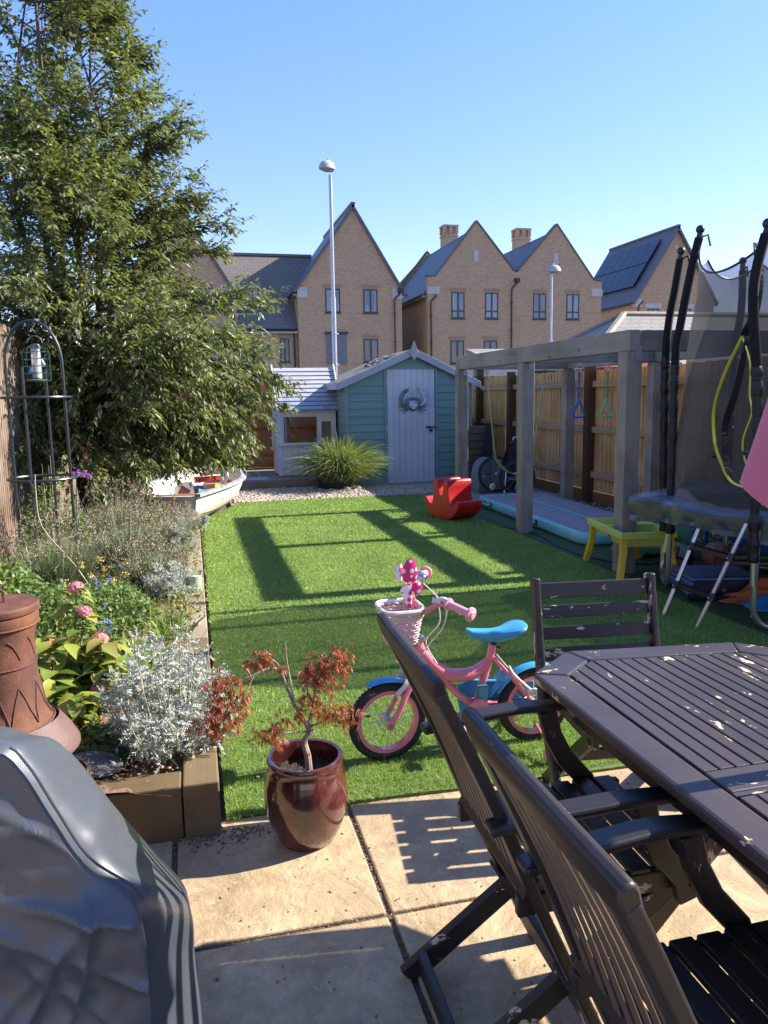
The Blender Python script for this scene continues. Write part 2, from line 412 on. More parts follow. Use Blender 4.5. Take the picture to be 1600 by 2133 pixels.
# bed soil inside the raised border
def soilF(u, v):
    x = -1.5+u*1.44; y = 2.6+v*9.4
    z = .176+.022*math.sin(x*7+y*3)*math.sin(y*4.1)+.02*math.sin(y*11+x*5)
    return (x, y, z+rr.uniform(-.01, .01))
s = MB(); s.grid(soilF, 34, 160); struct('soil_bed', s, M_soil, smooth=True, ang=80)
cl = []
rng = np.random.default_rng(9)
def pebbles(name, x, y, z, r, mat, flat=.6, rng=rng):
    n = len(x); base = np.array([(0, 0, 1), (0, 0, -1), (1, 0, 0), (-1, 0, 0), (0, 1, 0), (0, -1, 0), (.6, .6, .5), (-.6, .6, .5), (-.6, -.6, .5), (.6, -.6, .5)], float)
    phi = (1+5**.5)/2; ico = nrm(np.array([(-1, phi, 0), (1, phi, 0), (-1, -phi, 0), (1, -phi, 0), (0, -1, phi), (0, 1, phi), (0, -1, -phi), (0, 1, -phi), (phi, 0, -1), (phi, 0, 1), (-phi, 0, -1), (-phi, 0, 1)]))
    F = np.array([(0, 11, 5), (0, 5, 1), (0, 1, 7), (0, 7, 10), (0, 10, 11), (1, 5, 9), (5, 11, 4), (11, 10, 2), (10, 7, 6), (7, 1, 8), (3, 9, 4), (3, 4, 2), (3, 2, 6), (3, 6, 8), (3, 8, 9), (4, 9, 5), (2, 4, 11), (6, 2, 10), (8, 6, 7), (9, 8, 1)])
    S = r[:, None]*np.stack([rng.uniform(.8, 1.5, n), rng.uniform(.7, 1.1, n), rng.uniform(flat*.7, flat*1.2, n)], 1)
    a = rng.uniform(0, 6.28, n); c, s_ = np.cos(a)[:, None], np.sin(a)[:, None]
    V = ico[None]*S[:, None, :]*rng.uniform(.85, 1.1, (n, 12, 1))
    X = V[..., 0]*c-V[..., 1]*s_; Y = V[..., 0]*s_+V[..., 1]*c
    V = np.stack([X+x[:, None], Y+y[:, None], V[..., 2]+z[:, None]], 2).reshape(-1, 3)
    F = (F[None]+(np.arange(n)*12)[:, None, None]).reshape(-1, 3)
    m = npmesh(name, V, F); m.shade_smooth(); o = obj(name, m, mat); return o
M_peb = leafmat('gravel_stone', [(.42, .33, .24), (.34, .29, .25), (.5, .43, .35), (.28, .22, .17), (.46, .36, .25), (.38, .36, .34)], 0, .8, .3)
n = 9000; x = rng.uniform(.55, 5.3, n); y = rng.uniform(11.35, 12.9, n); k = (y > 11.36+.0)
gb = MB(); gb.b2(.5, 5.38, 11.2, 13.4, -.03, .002); struct('gravel_base', gb, pm('gravel_dust', (.3, .24, .18), (.2, .16, .12), 20, .9, .5))
o = pebbles('gravel', x, y, rng.uniform(.004, .022, n), rng.uniform(.014, .03, n), M_peb); tag(o, 'strip of pale pebbles between lawn and shed', 'gravel', kind='stuff')
n = 500; o = pebbles('fence_gravel', rng.uniform(4.95, 5.36, n), rng.uniform(5, 11, n), np.full(n, .012), rng.uniform(.012, .024, n), M_peb); tag(o, 'loose pebbles at the foot of the right fence', 'gravel', kind='stuff')
M_clod = leafmat('soil_clod', [(.26, .16, .09), (.18, .11, .065), (.33, .22, .13), (.12, .075, .045), (.42, .31, .21)], 0, .95, .2)
n = 9000; o = pebbles('soil_crumbs', rng.uniform(-1.4, -.1, n), np.concatenate([rng.uniform(2.62, 4.2, n//2), rng.uniform(2.62, 9, n-n//2)]), rng.uniform(.172, .196, n), rng.uniform(.002, .009, n), M_clod); tag(o, 'crumbs of dry soil and bark over the raised bed', 'soil', kind='stuff')
n = 260; o = pebbles('spilled_soil', np.abs(rng.normal(0, .05, n))*np.where(rng.random(n) < .5, 1, 1)-.14+rng.uniform(0, .28, n), 2.62-np.abs(rng.normal(0, .05, n)), np.full(n, .004), rng.uniform(.002, .006, n), M_clod); tag(o, 'soil spilled on the paving at the corner of the sleeper bed', 'soil', kind='stuff')
# stepping path in front of shed door and side
M_conc = pm('concrete', (.26, .24, .21), (.19, .175, .15), 3, .9, .3, 40)
p = MB(); p.b2(2.6, 5.3, 12.62, 12.86, -.02, .03); struct('shed_plinth_path', p, M_conc, bevel=.01)
p = MB(); p.b2(3.75, 5.36, 10.36, 11.33, -.02, .012); struct('side_path', p, M_conc, bevel=.01)

M_sandj = leafmat('joint_grit', [(.34, .25, .16), (.22, .15, .10), (.12, .09, .07), (.45, .36, .25)], 0, .9, .2)
xs_, ys_ = [], []
for i in range(5200):
    if rng.random() < .5: xs_.append(rng.choice(xe[2:9])+rng.normal()*.006); ys_.append(rng.uniform(.6, 2.66))
    else: xs_.append(rng.uniform(-.4, 2.2)); ys_.append(rng.choice(ye[4:])+rng.normal()*.006)
n = len(xs_); o = pebbles('joint_sand', np.array(xs_), np.array(ys_), rng.uniform(-.011, -.003, n), rng.uniform(.001, .0035, n), M_sandj); tag(o, 'gritty sand in the joints between the patio slabs', 'sand', kind='stuff')
n = 420; o = pebbles('patio_debris', rng.uniform(-.3, 2, n), rng.uniform(.9, 2.66, n), rng.uniform(.001, .003, n), rng.uniform(.001, .004, n)*rng.choice([1, 1, 1.6], n), M_sandj, flat=.4); tag(o, 'scattered crumbs and grit on the patio slabs', 'grit', kind='stuff')
# ================================================================ houses beyond the garden
M_brick = brickmat('buff_brick', (.52, .345, .195), (.35, .21, .11), (.44, .34, .235), ms=.013, big=(.46, .30, .185))
M_sold = pm('soldier_brick', (.42, .27, .165), (.32, .19, .115), 14, .9)
M_slate = brickmat('slate_tiles', (.105, .112, .125), (.085, .092, .105), (.03, .03, .035), bw=.36, bh=.24, ms=.012, zs=1.25, rough=.5, sp=.6)
M_tile = brickmat('concrete_tiles', (.17, .15, .125), (.135, .12, .10), (.05, .045, .04), bw=.42, bh=.26, ms=.015, zs=1.35, rough=.55, sp=.6)
M_tilel = brickmat('pale_tiles', (.27, .245, .215), (.22, .20, .175), (.08, .07, .06), bw=.42, bh=.27, ms=.014, zs=1.6, rough=.6)
M_stoneW = pm('pale_stone', (.52, .49, .46), (.44, .42, .40), 2, .8)
M_frame = pm('grey_frame', (.032, .037, .045), rough=.4)
M_black = pm('black_plastic', (.012, .012, .014), rough=.4)
M_white = pm('white_fascia', (.42, .41, .41), (.36, .35, .35), 3, .5)
def panemat(name, a, b_):
    m, n, l, b = _new(name); v = _map(n, l, (1.2, 1, .25)); f = _noise(n, l, v, 1.7, 2)
    l.new(_ramp(n, l, f, [(.42, a), (.55, b_)]), b.inputs['Base Color']); b.inputs['Roughness'].default_value = .06; b.inputs['Specular IOR Level'].default_value = .9
    MATS[name] = m; return m
M_pane = panemat('window_glass', (.09, .115, .145), (.20, .235, .27)); M_paned = panemat('dark_window_glass', (.025, .032, .042), (.07, .085, .10))
def window(par, x0, x1, z0, z1, y, cols=2, bar=True, low=0, dark=False):
    f = MB(); t = .07; yo, yi = y-.016, y+.01
    f.b2(x0, x1, yo, yi, z1-t, z1); f.b2(x0, x1, yo, yi, z0, z0+t)
    f.b2(x0, x0+t, yo-.001, yi, z0+t, z1-t); f.b2(x1-t, x1, yo-.001, yi, z0+t, z1-t)
    w = (x1-x0)/cols
    for i in range(1, cols): f.b2(x0+i*w-t*.7, x0+i*w+t*.7, yo-.002, yi, z0+t, z1-t)
    if low: f.b2(x0+t, x1-t, yo-.003, yi, z0+low-.04, z0+low+.04)
    f.b2(x0-.04, x1+.04, y-.07, y+.01, z0-.06, z0)
    so_ = MB()
    for k in range(int((x1-x0+.24)/.075)): so_.b2(x0-.12+k*.075+.005, x0-.12+k*.075+.070, y-.006, y+.02, z1+.03, z1+.245)
    o = obj('window', f, M_frame, par, w=True)
    ln = bpy.data.objects.new('lintel', so_.mesh('lintel', tuple(par.location))); ln.data.materials.append(M_sold); COL.objects.link(ln); ln.parent = o
    p = MB(); p.b2(x0+t, x1-t, y-.006, y+.008, z0+t, z1-t); obj('pane', p, M_paned if dark else M_pane, o, w=False) if False else None
    loc = tuple(par.location); m = p.mesh('pane', loc); m.materials.append(M_paned if dark else M_pane)
    q = bpy.data.objects.new('pane', m); COL.objects.link(q); q.parent = o
    return o
def roofslab(mb, A, B, C, D, t=.14):
    """sloping slab through quad A,B,C,D (top face) with thickness t downwards"""
    P = [Vector(p) for p in (A, B, C, D)]; n = (P[1]-P[0]).cross(P[3]-P[0]).normalized()
    if n.z < 0: n = -n
    mb.add([tuple(p) for p in P]+[tuple(p-n*t) for p in P], [(0, 1, 2, 3), (7, 6, 5, 4), (0, 4, 5, 1), (1, 5, 6, 2), (2, 6, 7, 3), (3, 7, 4, 0)])
def downpipe(par, x, y, z0, z1, hop=True):
    m = MB(); m.tube([(x, y, z0), (x, y, z1-.5), (x+.02, y, z1-.35), (x+.3, y+.02, z1-.1), (x+.32, y+.03, z1)], .05, 8)
    if hop: m.b2(x+.18, x+.46, y-.1, y+.12, z1-.02, z1+.22)
    for z in (z1-1.2, z1-2.8, z1-4.4): m.b2(x-.07, x+.07, y-.05, y+.08, z, z+.05)
    obj('downpipe', m, M_black, par, w=True, smooth=True)
def gable_house(name, label, x0, x1, ax, az, ez, y, d, wins, group='brick houses behind the garden', parapet=0, kneel=True, roof=True, over=.12):
    t = thing(name, label, 'house', ((x0+x1)/2, y+d/2, 0), group=group)
    w = MB(); w.prism([(x0, -.05), (x1, -.05), (x1, ez), (ax, az-.12), (x0, ez)], y, y+d, 'y'); obj('wall', w, M_brick, t, w=True)
    r = MB(); o = over
    k0 = (az-ez)/(ax-x0); k1 = (az-ez)/(x1-ax)
    roofslab(r, (x0-.25, y-o, ez-.25*k0+.06), (ax, y-o, az+.06), (ax, y+d+o, az+.06), (x0-.25, y+d+o, ez-.25*k0+.06))
    roofslab(r, (ax, y-o, az+.06), (x1+.25, y-o, ez-.25*k1+.06), (x1+.25, y+d+o, ez-.25*k1+.06), (ax, y+d+o, az+.06))
    ro = obj('roof', r, M_slate, t, w=True)
    rd = MB(); rd.bar((ax, y-o-.01, az+.08), (ax, y+d+o+.01, az+.08), .24, .12); c = rd.mesh('ridge', tuple(t.location)); c.materials.append(M_slate)
    q = bpy.data.objects.new('ridge', c); COL.objects.link(q); q.parent = ro
    if kneel:
        s = MB()
        s.b2(x0-.02, x0+.55, y-.05, y+.3, ez-.62, ez-.05); s.b2(x1-.55, x1+.02, y-.05, y+.3, ez-.62, ez-.05); obj('corner_stone', s, M_stoneW, t, w=True)
    g_ = MB(); g_.tube([(x0-.3, y, ez-.42), (x0-.3, y+d, ez-.42)], .07, 8); g_.tube([(x1+.3, y, ez-.42), (x1+.3, y+d, ez-.42)], .07, 8); obj('gutter', g_, M_black, t, w=True)
    fa = MB(); fa.b2(x0-.24, x0-.02, y+.1, y+d, ez-.50, ez-.40); fa.b2(x1+.02, x1+.24, y+.1, y+d, ez-.50, ez-.40); obj('soffit', fa, M_white, t, w=True)
    for a in wins: window(t, *a[:4], y, **(a[4] if len(a) > 4 else {}))
    return t
YH = 44.0
h = gable_house('brick_house', 'buff brick gabled house mostly hidden behind the big leafy tree', -3.1, 2.45, -.1, 11.9, 7.7, YH, 9,
    [(-1.9, -1.0, 6.2, 7.45), (.55, 1.55, 6.15, 7.45), (.6, 1.5, 3.5, 4.75)])
h = gable_house('brick_house', 'tall buff brick gabled house directly behind the tall lamp post', 6.08, 12.05, 9.30, 12.0, 7.6, YH-.35, 9,
    [(7.62, 8.47, 6.2, 7.5), (9.8, 10.63, 6.2, 7.5), (9.76, 10.62, 3.45, 4.75, dict(dark=True))])
downpipe(h, 11.62, YH-.45, 0, 7.35)
b = MB(); b.b2(7.63, 8.78, YH-.42, YH-.33, 3.35, 5.15); bo = obj('shutter', b, pm('grey_board', (.16, .175, .2), (.13, .145, .165), 3, .5), h, w=True)
b = MB(); b.b2(7.55, 8.86, YH-.47, YH-.34, 5.0, 5.14); b.b2(7.85, 8.05, YH-.45, YH-.40, 3.8, 3.92); obj('shutter_rail', b, M_frame, h, w=True)
# low linking wing
t = thing('brick_house', 'low linking house with dormer and half sunlit tiled roof left of the lamp post', 'house', (4.3, 48, 0), group='brick houses behind the garden')
w = MB(); w.b2(2.47, 6.06, YH, YH+8, -.05, 5.35); obj('wall', w, M_brick, t, w=True)
r = MB(); roofslab(r, (2.3, YH-.2, 5.28), (6.6, YH-.2, 5.28), (7.6, YH+4, 9.95), (1.6, YH+4, 9.95)); roofslab(r, (1.6, YH+4, 9.95), (7.6, YH+4, 9.95), (6.6, YH+8.2, 5.28), (2.3, YH+8.2, 5.28))
ro = obj('roof', r, M_tile, t, w=True)
q = MB(); q.bar((1.4, YH+4, 9.98), (7.6, YH+4, 9.98), .24, .14); obj('ridge', q.mesh('ridge', tuple(t.location)), M_tile, ro)
f = MB(); f.b2(2.46, 6.05, YH-.28, YH-.02, 5.06, 5.24); obj('fascia', f, M_white, t, w=True)
f = MB(); f.tube([(5.85, YH-.12, 0), (5.85, YH-.12, 5.1)], .05, 8); f.tube([(2.5, YH-.33, 5.24), (6.0, YH-.33, 5.24)], .07, 8); obj('downpipe', f, M_black, t, w=True)
window(t, 5.05, 5.93-.35, 3.5, 4.8, YH, dark=True); window(t, 3.3, 3.9, 3.5, 4.8, YH, dark=True)
d = MB(); d.b2(2.55, 3.95, YH+.55, YH+3, 6.1, 7.55); do = obj('dormer', d, pm('dormer_cladding', (.42, .40, .37), (.36, .34, .32), 2, .7), t, w=True)
d = MB(); d.b2(2.4, 4.1, YH+.4, YH+3.1, 7.57, 7.7); obj('dormer_roof', d, M_white, t, w=True)
window(t, 2.82, 3.72, 6.3, 7.45, YH+.55)
# twin gabled semi detached pair
t = thing('brick_house', 'twin gabled buff brick house with two chimneys right of the shed', 'house', (19.3, 49, 0), group='brick houses behind the garden')
w = MB(); w.prism([(13.72, -.05), (24.9, -.05), (24.9, 8.25), (24.35, 8.3), (21.83, 11.45), (19.35, 8.7), (19.1, 8.7), (16.73, 11.45), (14.2, 8.35), (13.72, 8.3)], YH, YH+.3, 'y')
w.b2(13.8, 24.82, YH+.3, YH+9.7, -.05, 7.7); w.prism([(13.72, 7.5), (24.9, 7.5), (24.9, 8.25), (21.83, 11.45), (19.22, 8.7), (16.73, 11.45), (13.72, 8.3)], YH+9.7, YH+10, 'y')
obj('wall', w, M_brick, t, w=True)
cp = MB()
for a, b_ in (((13.66, 8.36), (14.2, 8.40)), ((14.2, 8.40), (16.73, 11.52)), ((16.73, 11.52), (19.14, 8.76)), ((19.32, 8.76), (21.83, 11.52)), ((21.83, 11.52), (24.35, 8.36)), ((24.35, 8.36), (24.96, 8.31))):
    for yy in (YH+.15, YH+9.85): cp.bar((a[0], yy, a[1]), (b_[0], yy, b_[1]), .4, .08, up=(0, 1, 0)) if False else cp.sweep([(a[0], yy-.2, a[1]), (b_[0], yy-.2, b_[1])], [(0, -.04), (.0, .04), (-.4, .04), (-.4, -.04)] if b_[0] < -1e9 else [(-.4, -.04), (0, -.04), (0, .04), (-.4, .04)])
obj('coping', cp, pm('coping_stone', (.16, .145, .13), (.12, .11, .10), 3, .8), t, w=True)
r = MB(); y0, y1 = YH+.31, YH+9.69
for ax, xl, xr, zl, zr in ((16.73, 13.5, 19.22, 7.35, 8.3), (21.83, 19.22, 25.1, 8.3, 7.35)):
    roofslab(r, (xl, y0, zl), (ax, y0, 11.2), (ax, y1, 11.2), (xl, y1, zl)); roofslab(r, (ax, y0, 11.2), (xr, y0, zr), (xr, y1, zr), (ax, y1, 11.2))
roofslab(r, (16.9, YH+5.5, 8.2), (21.7, YH+5.5, 8.2), (21.7, YH+7.6, 10.95), (16.9, YH+7.6, 10.95))
ro = obj('roof', r, M_slate, t, w=True)
for x0, x1, z0, z1 in ((16.98, 17.93, 9.5, 12.72), (22.19, 23.18, 9.5, 12.68)):
    c = MB(); ym = YH+7.1; c.b2(x0, x1, ym-.4, ym+.4, z0, z1-.55); c.b2(x0-.05, x1+.05, ym-.45, ym+.45, z1-.75, z1-.66); c.b2(x0-.06, x1+.06, ym-.46, ym+.46, z1-.12, z1)
    for a in (x0+.06, (x0+x1)/2, x1-.06):
        for b_ in (ym-.34, ym+.34): c.box((a, b_, z1-.33), (.24 if a == (x0+x1)/2 else .2, .2, .43))
    c.b2(x0+.1, x1-.1, ym-.3, ym+.3, z1-.55, z1-.13)
    obj('chimney', c.mesh('chimney', tuple(t.location)), M_brick, ro)
for a in ((15.16, 15.98), (17.27, 18.1), (20.35, 21.2), (22.55, 23.4)): window(t, a[0], a[1], 5.97, 7.47, YH, low=.42)
for a in ((15.1, 15.95), (17.2, 18.05)): window(t, a[0], a[1], 3.35, 4.7, YH, dark=True)
s = MB()
for x in (16.55, 21.65): s.b2(x, x+.3, YH-.03, YH+.05, 9.2, 9.85)
s.b2(13.7, 14.45, YH-.04, YH+.05, 7.35, 7.75); s.b2(24.2, 24.95, YH-.04, YH+.05, 7.35, 7.75); obj('corner_stone', s, M_stoneW, t, w=True)
downpipe(t, 13.9, YH-.08, 0, 7.3, False); downpipe(t, 18.95, YH-.08, 0, 8.1, True)
f = MB(); f.tube([(13.42, YH+.3, 7.32), (13.42, YH+9.7, 7.32)], .07, 8); obj('gutter', f, M_black, t, w=True)
f = MB(); f.b2(13.5, 13.72, YH+.35, YH+9.7, 7.2, 7.32); obj('soffit', f, M_white, t, w=True)
# solar roof house
YS = 50.0
h = gable_house('brick_house', 'brick house at the right with black solar panels on its slate roof', 30.95, 37.35, 34.1, 13.0, 8.1, YS, 8.8,
    [(31.95, 32.85, 5.6, 7.35), (34.6, 35.5, 5.6, 7.35)], over=.25)
s = MB(); s.b2(31.75, 33.05, YS-.05, YS+.02, 7.4, 7.72); s.b2(34.4, 35.7, YS-.05, YS+.02, 7.4, 7.72); s.b2(33.95, 34.2, YS-.06, YS+.02, 11.5, 11.75); obj('lintel', s, M_stoneW, h, w=True)
downpipe(h, 31.2, YS-.08, 0, 7.9, False)
sp = MB(); k = (13.0-8.1)/(34.1-30.95); nx, nz = -k/math.hypot(1, k), 1/math.hypot(1, k)
for i in range(6):
    for jj in range(2):
        ya, yb = YS+.9+i*1.25, YS+2.11+i*1.25
        xa, xb = 31.45+jj*1.08, 32.49+jj*1.08
        P = [(xa, ya), (xb, ya), (xb, yb), (xa, yb)]
        top = [(x+nx*.2, y, 8.1+(x-30.95)*k+.06+nz*.2) for x, y in P]; bot = [(x+nx*.12, y, 8.1+(x-30.95)*k+.06+nz*.12) for x, y in P]
        sp.add(top+bot, [(0, 1, 2, 3), (7, 6, 5, 4), (0, 4, 5, 1), (1, 5, 6, 2), (2, 6, 7, 3), (3, 7, 4, 0)])
obj('solar_panel', sp, pm('solar_glass', (.018, .022, .04), rough=.22, spec=.5), h, w=True)
# garage with hipped pale tiled roof
t = thing('garage', 'low garage with hipped pale tiled roof seen over the right fence', 'garage', (18, 25, 0))
w = MB(); w.b2(12.3, 24.2, 22.3, 27.8, -.05, 2.35); obj('wall', w, M_brick, t, w=True)
r = MB(); x0, x1, ya, yb, ze, zr = 11.95, 24.6, 22.0, 28.2, 2.35, 4.25; ym = (ya+yb)/2
P = [(x0, ya, ze), (x1, ya, ze), (x1, yb, ze), (x0, yb, ze), (x0+3.15, ym, zr), (x1-3.15, ym, zr)]
r.add(P, [(0, 1, 5, 4), (2, 3, 4, 5), (3, 0, 4), (1, 2, 5), (3, 2, 1, 0)]); ro = obj('roof', r, M_tilel, t, w=True)
rd = MB()
for a, b_ in ((0, 4), (3, 4), (4, 5), (1, 5), (2, 5)): rd.sweep([P[a], P[b_]], [(.13*math.cos(q), .10*math.sin(q)+.02) for q in [i*PI/3 for i in range(6)]])
obj('ridge_tiles', rd.mesh('ridge_tiles', tuple(t.location)), pm('ridge_tile', (.30, .25, .19), (.22, .19, .15), 5, .8), ro)
f = MB(); f.b2(x0-.02, x1, ya-.1, ya-.02, 2.22, 2.38); f.b2(x0-.1, x0-.02, ya, yb, 2.22, 2.38); obj('gutter', f, M_black, t, w=True)
t = thing('outbuilding', 'low flat outbuilding with pale grey roof and black gutter behind the pergola', 'outbuilding', (10.3, 21, 0))
w = MB(); w.b2(8.75, 11.8, 20, 23.2, -.05, 2.1); obj('wall', w, pm('render_wall', (.42, .38, .36), (.36, .33, .31), 2, .9), t, w=True)
r = MB(); roofslab(r, (8.55, 19.8, 2.16), (11.9, 19.8, 2.16), (11.9, 23.4, 2.95), (8.55, 23.4, 2.95)); obj('roof', r, M_tilel, t, w=True)
f = MB(); f.tube([(8.4, 19.74, 2.13), (11.9, 19.74, 2.13)], .05, 8); obj('gutter', f, M_black, t, w=True)
t = thing('gazebo', 'dark red gazebo canopy peeping over the right fence behind the rings', 'gazebo', (10.85, 18, 0))
c = MB(); P = [(9.6, 16.8, 2.12), (12.1, 16.8, 2.12), (12.1, 19.2, 2.12), (9.6, 19.2, 2.12), (10.85, 18, 2.52)]
c.add(P, [(0, 1, 4), (1, 2, 4), (2, 3, 4), (3, 0, 4)]); c.b2(9.6, 12.1, 16.79, 16.81, 1.95, 2.12); c.b2(9.59, 9.61, 16.8, 19.2, 1.95, 2.12); obj('canopy', c, pm('maroon_fabric', (.16, .022, .022), rough=.9), t, w=True)
for x in (9.65, 12.05):
    for y in (16.85, 19.15):
        l_ = MB(); l_.b2(x-.03, x+.03, y-.03, y+.03, 0, 2.1); obj('leg', l_, M_frame, t, w=True)
t = thing('neighbour_shed', 'pale felt roofed outbuilding showing behind the green shed', 'shed', (6.2, 17.2, 0))
w = MB(); w.b2(5.6, 7.3, 16.4, 18.2, -.05, 1.9); obj('wall', w, pm('grey_cladding', (.4, .4, .38), rough=.9), t, w=True)
r = MB(); r.b2(5.5, 7.4, 16.3, 18.3, 1.92, 2.12); obj('roof', r, pm('pale_felt', (.45, .45, .42), rough=.9), t, w=True)
# lamp posts
M_galv = pm('galvanised_steel', (.42, .43, .45), (.34, .35, .37), 5, .35, metal=.6, spec=.5, st=(1, 1, .2))
M_lamp = pm('lamp_housing', (.40, .41, .42), (.34, .35, .36), 6, .4); M_lens = pm('lamp_bowl', (.36, .33, .28), (.3, .27, .23), 5, .3)
def lamp(label, x, y, top, r, bands, yaw, s=.82):
    t = thing('street_lamp', label, 'street lamp', (x, y, 0), yaw, 'street lamps')
    p = MB(); p.tube([(0, 0, 0), (0, 0, 1.2), (0, 0, 1.25), (0, 0, top*.55), (0, 0, top*.552), (0, 0, top-.2)], [r*1.9, r*1.9, r*1.15, r*1.12, r*.86, r*.8], 14); obj('pole', p, M_galv, t, smooth=True)
    h_ = MB(); H = .42*s
    prof = [(.02, .25), (.10, .24), (.20, .17), (.26, .06), (.27, -.04), (.25, -.06)]
    h_.lathe([(a*s, z*s) for a, z in reversed(prof)], (-.12*s, 0, top-.02), 20, sx=1.15, sy=.85)
    h_.b2(-.06*s, .12*s, -.10*s, .10*s, top-.12*s, top+.18*s); obj('lamp_head', h_, M_lamp, t, smooth=True)
    c = MB(); c.lathe([(.0001, -.13), (.12, -.12), (.21, -.08), (.235, -.055)] if s == 1 else [(.0001, -.13*s), (.12*s, -.12*s), (.21*s, -.08*s), (.235*s, -.055*s)], (-.12*s, 0, top-.02), 20, sx=1.15, sy=.85); obj('lamp_bowl', c, M_lens, t, smooth=True)
    c = MB(); c.lathe([(.05*s, 0), (.05*s, .07*s), (.03*s, .09*s)], (-.06*s, 0, top+.2*s), 12); obj('photocell', c, M_lamp, t, smooth=True)
    for z in bands:
        c = MB(); c.lathe([(r*1.05, 0), (r*1.35, .01), (r*1.35, .05), (r*1.05, .06)], (0, 0, z), 14); c.box((r*1.5, -.02, z+.03), (.08, .03, .04)); obj('band', c, M_galv, t, smooth=True)
lamp('tall grey street lamp rising from behind the playhouse roof', 4.26, 23, 8.05, .062, (2.45, 3.35), R(20))
lamp('smaller distant street lamp in front of the twin gabled house', 18.6, 38, 7.85, .09, (), R(175), 1.15)
# ================================================================ fences
M_fbrown = wood('fence_board_gold', (.52, .30, .12), (.34, .175, .065), (.60, .39, .18), 2, 24, .8, .4, knots=1)
M_fback = wood('fence_board_red', (.34, .16, .065), (.22, .10, .04), (.40, .20, .08), 2, 24, .8, .4, knots=1)
M_fgrey = wood('fence_board_weathered', (.19, .125, .085), (.07, .045, .03), (.27, .21, .165), 2, 40, .85, .5)
M_post = wood('fence_post_dark', (.085, .042, .02), (.055, .028, .015), None, 2, 20, .8, .4)
M_rail = wood('fence_rail', (.40, .27, .17), (.26, .16, .09), None, 1, 22, .8, .4)
M_railx = wood('fence_rail_x', (.30, .15, .07), (.18, .09, .04), None, 0, 22, .8, .4)
M_gboard = wood('gravel_board', (.20, .095, .035), (.13, .06, .025), None, 1, 20, .8, .4)
def fence(label, axis, pos, a, b, H, posts, mats, side=-1, bw=.105, rails=(.30, .95, 1.55), group='garden fences', name='fence', pw=.10):
    """vertical feather-edge boards; rails and posts on the side facing the garden (side)"""
    mid = (a+b)/2; loc = (pos, mid, 0) if axis == 'y' else (mid, pos, 0)
    t = thing(name, label, 'fence', loc, group=group)
    def P(mb, u0, u1, d0, d1, z0, z1):
        if axis == 'y': mb.b2(pos+d0, pos+d1, u0, u1, z0, z1)
        else: mb.b2(u0, u1, pos+d0, pos+d1, z0, z1)
    q = random.Random(int(a*10)); m = MB(); u = a
    while u < b:
        dz = q.uniform(-.012, .012); th = q.uniform(.0, .006)
        if axis == 'y': pts = [(pos, u, 0), (pos+.008, u+bw+.01, 0)]
        z0, z1 = .17, H+dz
        # tapered board: thin edge to thick edge
        for (c0, c1) in ((0, 1),):
            A = [(u, .002+th), (u+bw*1.08, .012+th), (u+bw*1.08, .028+th), (u, .010+th)]
            if axis == 'y': vs = [(pos+d, uu, z) for z in (z0, z1) for uu, d in A]
            else: vs = [(uu, pos+d, z) for z in (z0, z1) for uu, d in A]
            m.add(vs, [(3, 2, 1, 0), (4, 5, 6, 7), (0, 1, 5, 4), (1, 2, 6, 5), (2, 3, 7, 6), (3, 0, 4, 7)])
        u += bw
    obj('panel', m, mats[0], t, w=True)
    for z in rails:
        m = MB(); P(m, a, b, side*.045, -.002 if side < 0 else .04, z, z+.085); obj('rail', m, mats[1], t, w=True, bevel=.004)
    m = MB(); P(m, a, b, -.012, .018, -.05, .165); obj('gravel_board', m, mats[2], t, w=True)
    for p in posts:
        m = MB(); P(m, p-pw/2, p+pw/2, side*.11, .005, -.05, H+.06); obj('post', m, mats[3], t, w=True, bevel=.005)
    return t
fence('golden close board fence with dark posts along the right side of the garden', 'y', 5.4, -1.6, 15.2, 1.84, [-1.2, .6, 2.4, 4.2, 6.0, 8.05, 9.7, 12.4, 13.9], (M_fbrown, M_rail, M_gboard, M_post), rails=(.36, .98, 1.60), pw=.12)
fence('reddish brown board fence across the back behind the playhouse and shed', 'x', 15.25, -1.6, 5.38, 1.82, [-.9, .95, 2.75, 4.55], (M_fback, M_railx, M_gboard, M_post))
# left fence: narrow weathered battens
t = thing('fence', 'weathered grey brown batten fence on the left behind the arched plant support', 'fence', (-1.55, 7, 0), group='garden fences')
m = MB(); q = random.Random(5); y = 1.5
while y < 15.2:
    w_ = .055+q.uniform(-.004, .004); m.b2(-1.575-q.uniform(0, .006), -1.55, y, y+w_, .02, 2.2+q.uniform(-.01, .01)); y += w_+.018
obj('panel', m, M_fgrey, t, w=True, bevel=.003)
m = MB(); m.b2(-1.59, -1.576, 1.5, 15.2, 0, 2.18); obj('backing', m, M_post, t, w=True)
for y in (3.0, 4.8, 6.62, 8.4, 10.2, 12):
    m = MB(); m.b2(-1.70, -1.58, y-.05, y+.05, 0, 2.26); obj('post', m, M_fgrey, t, w=True)
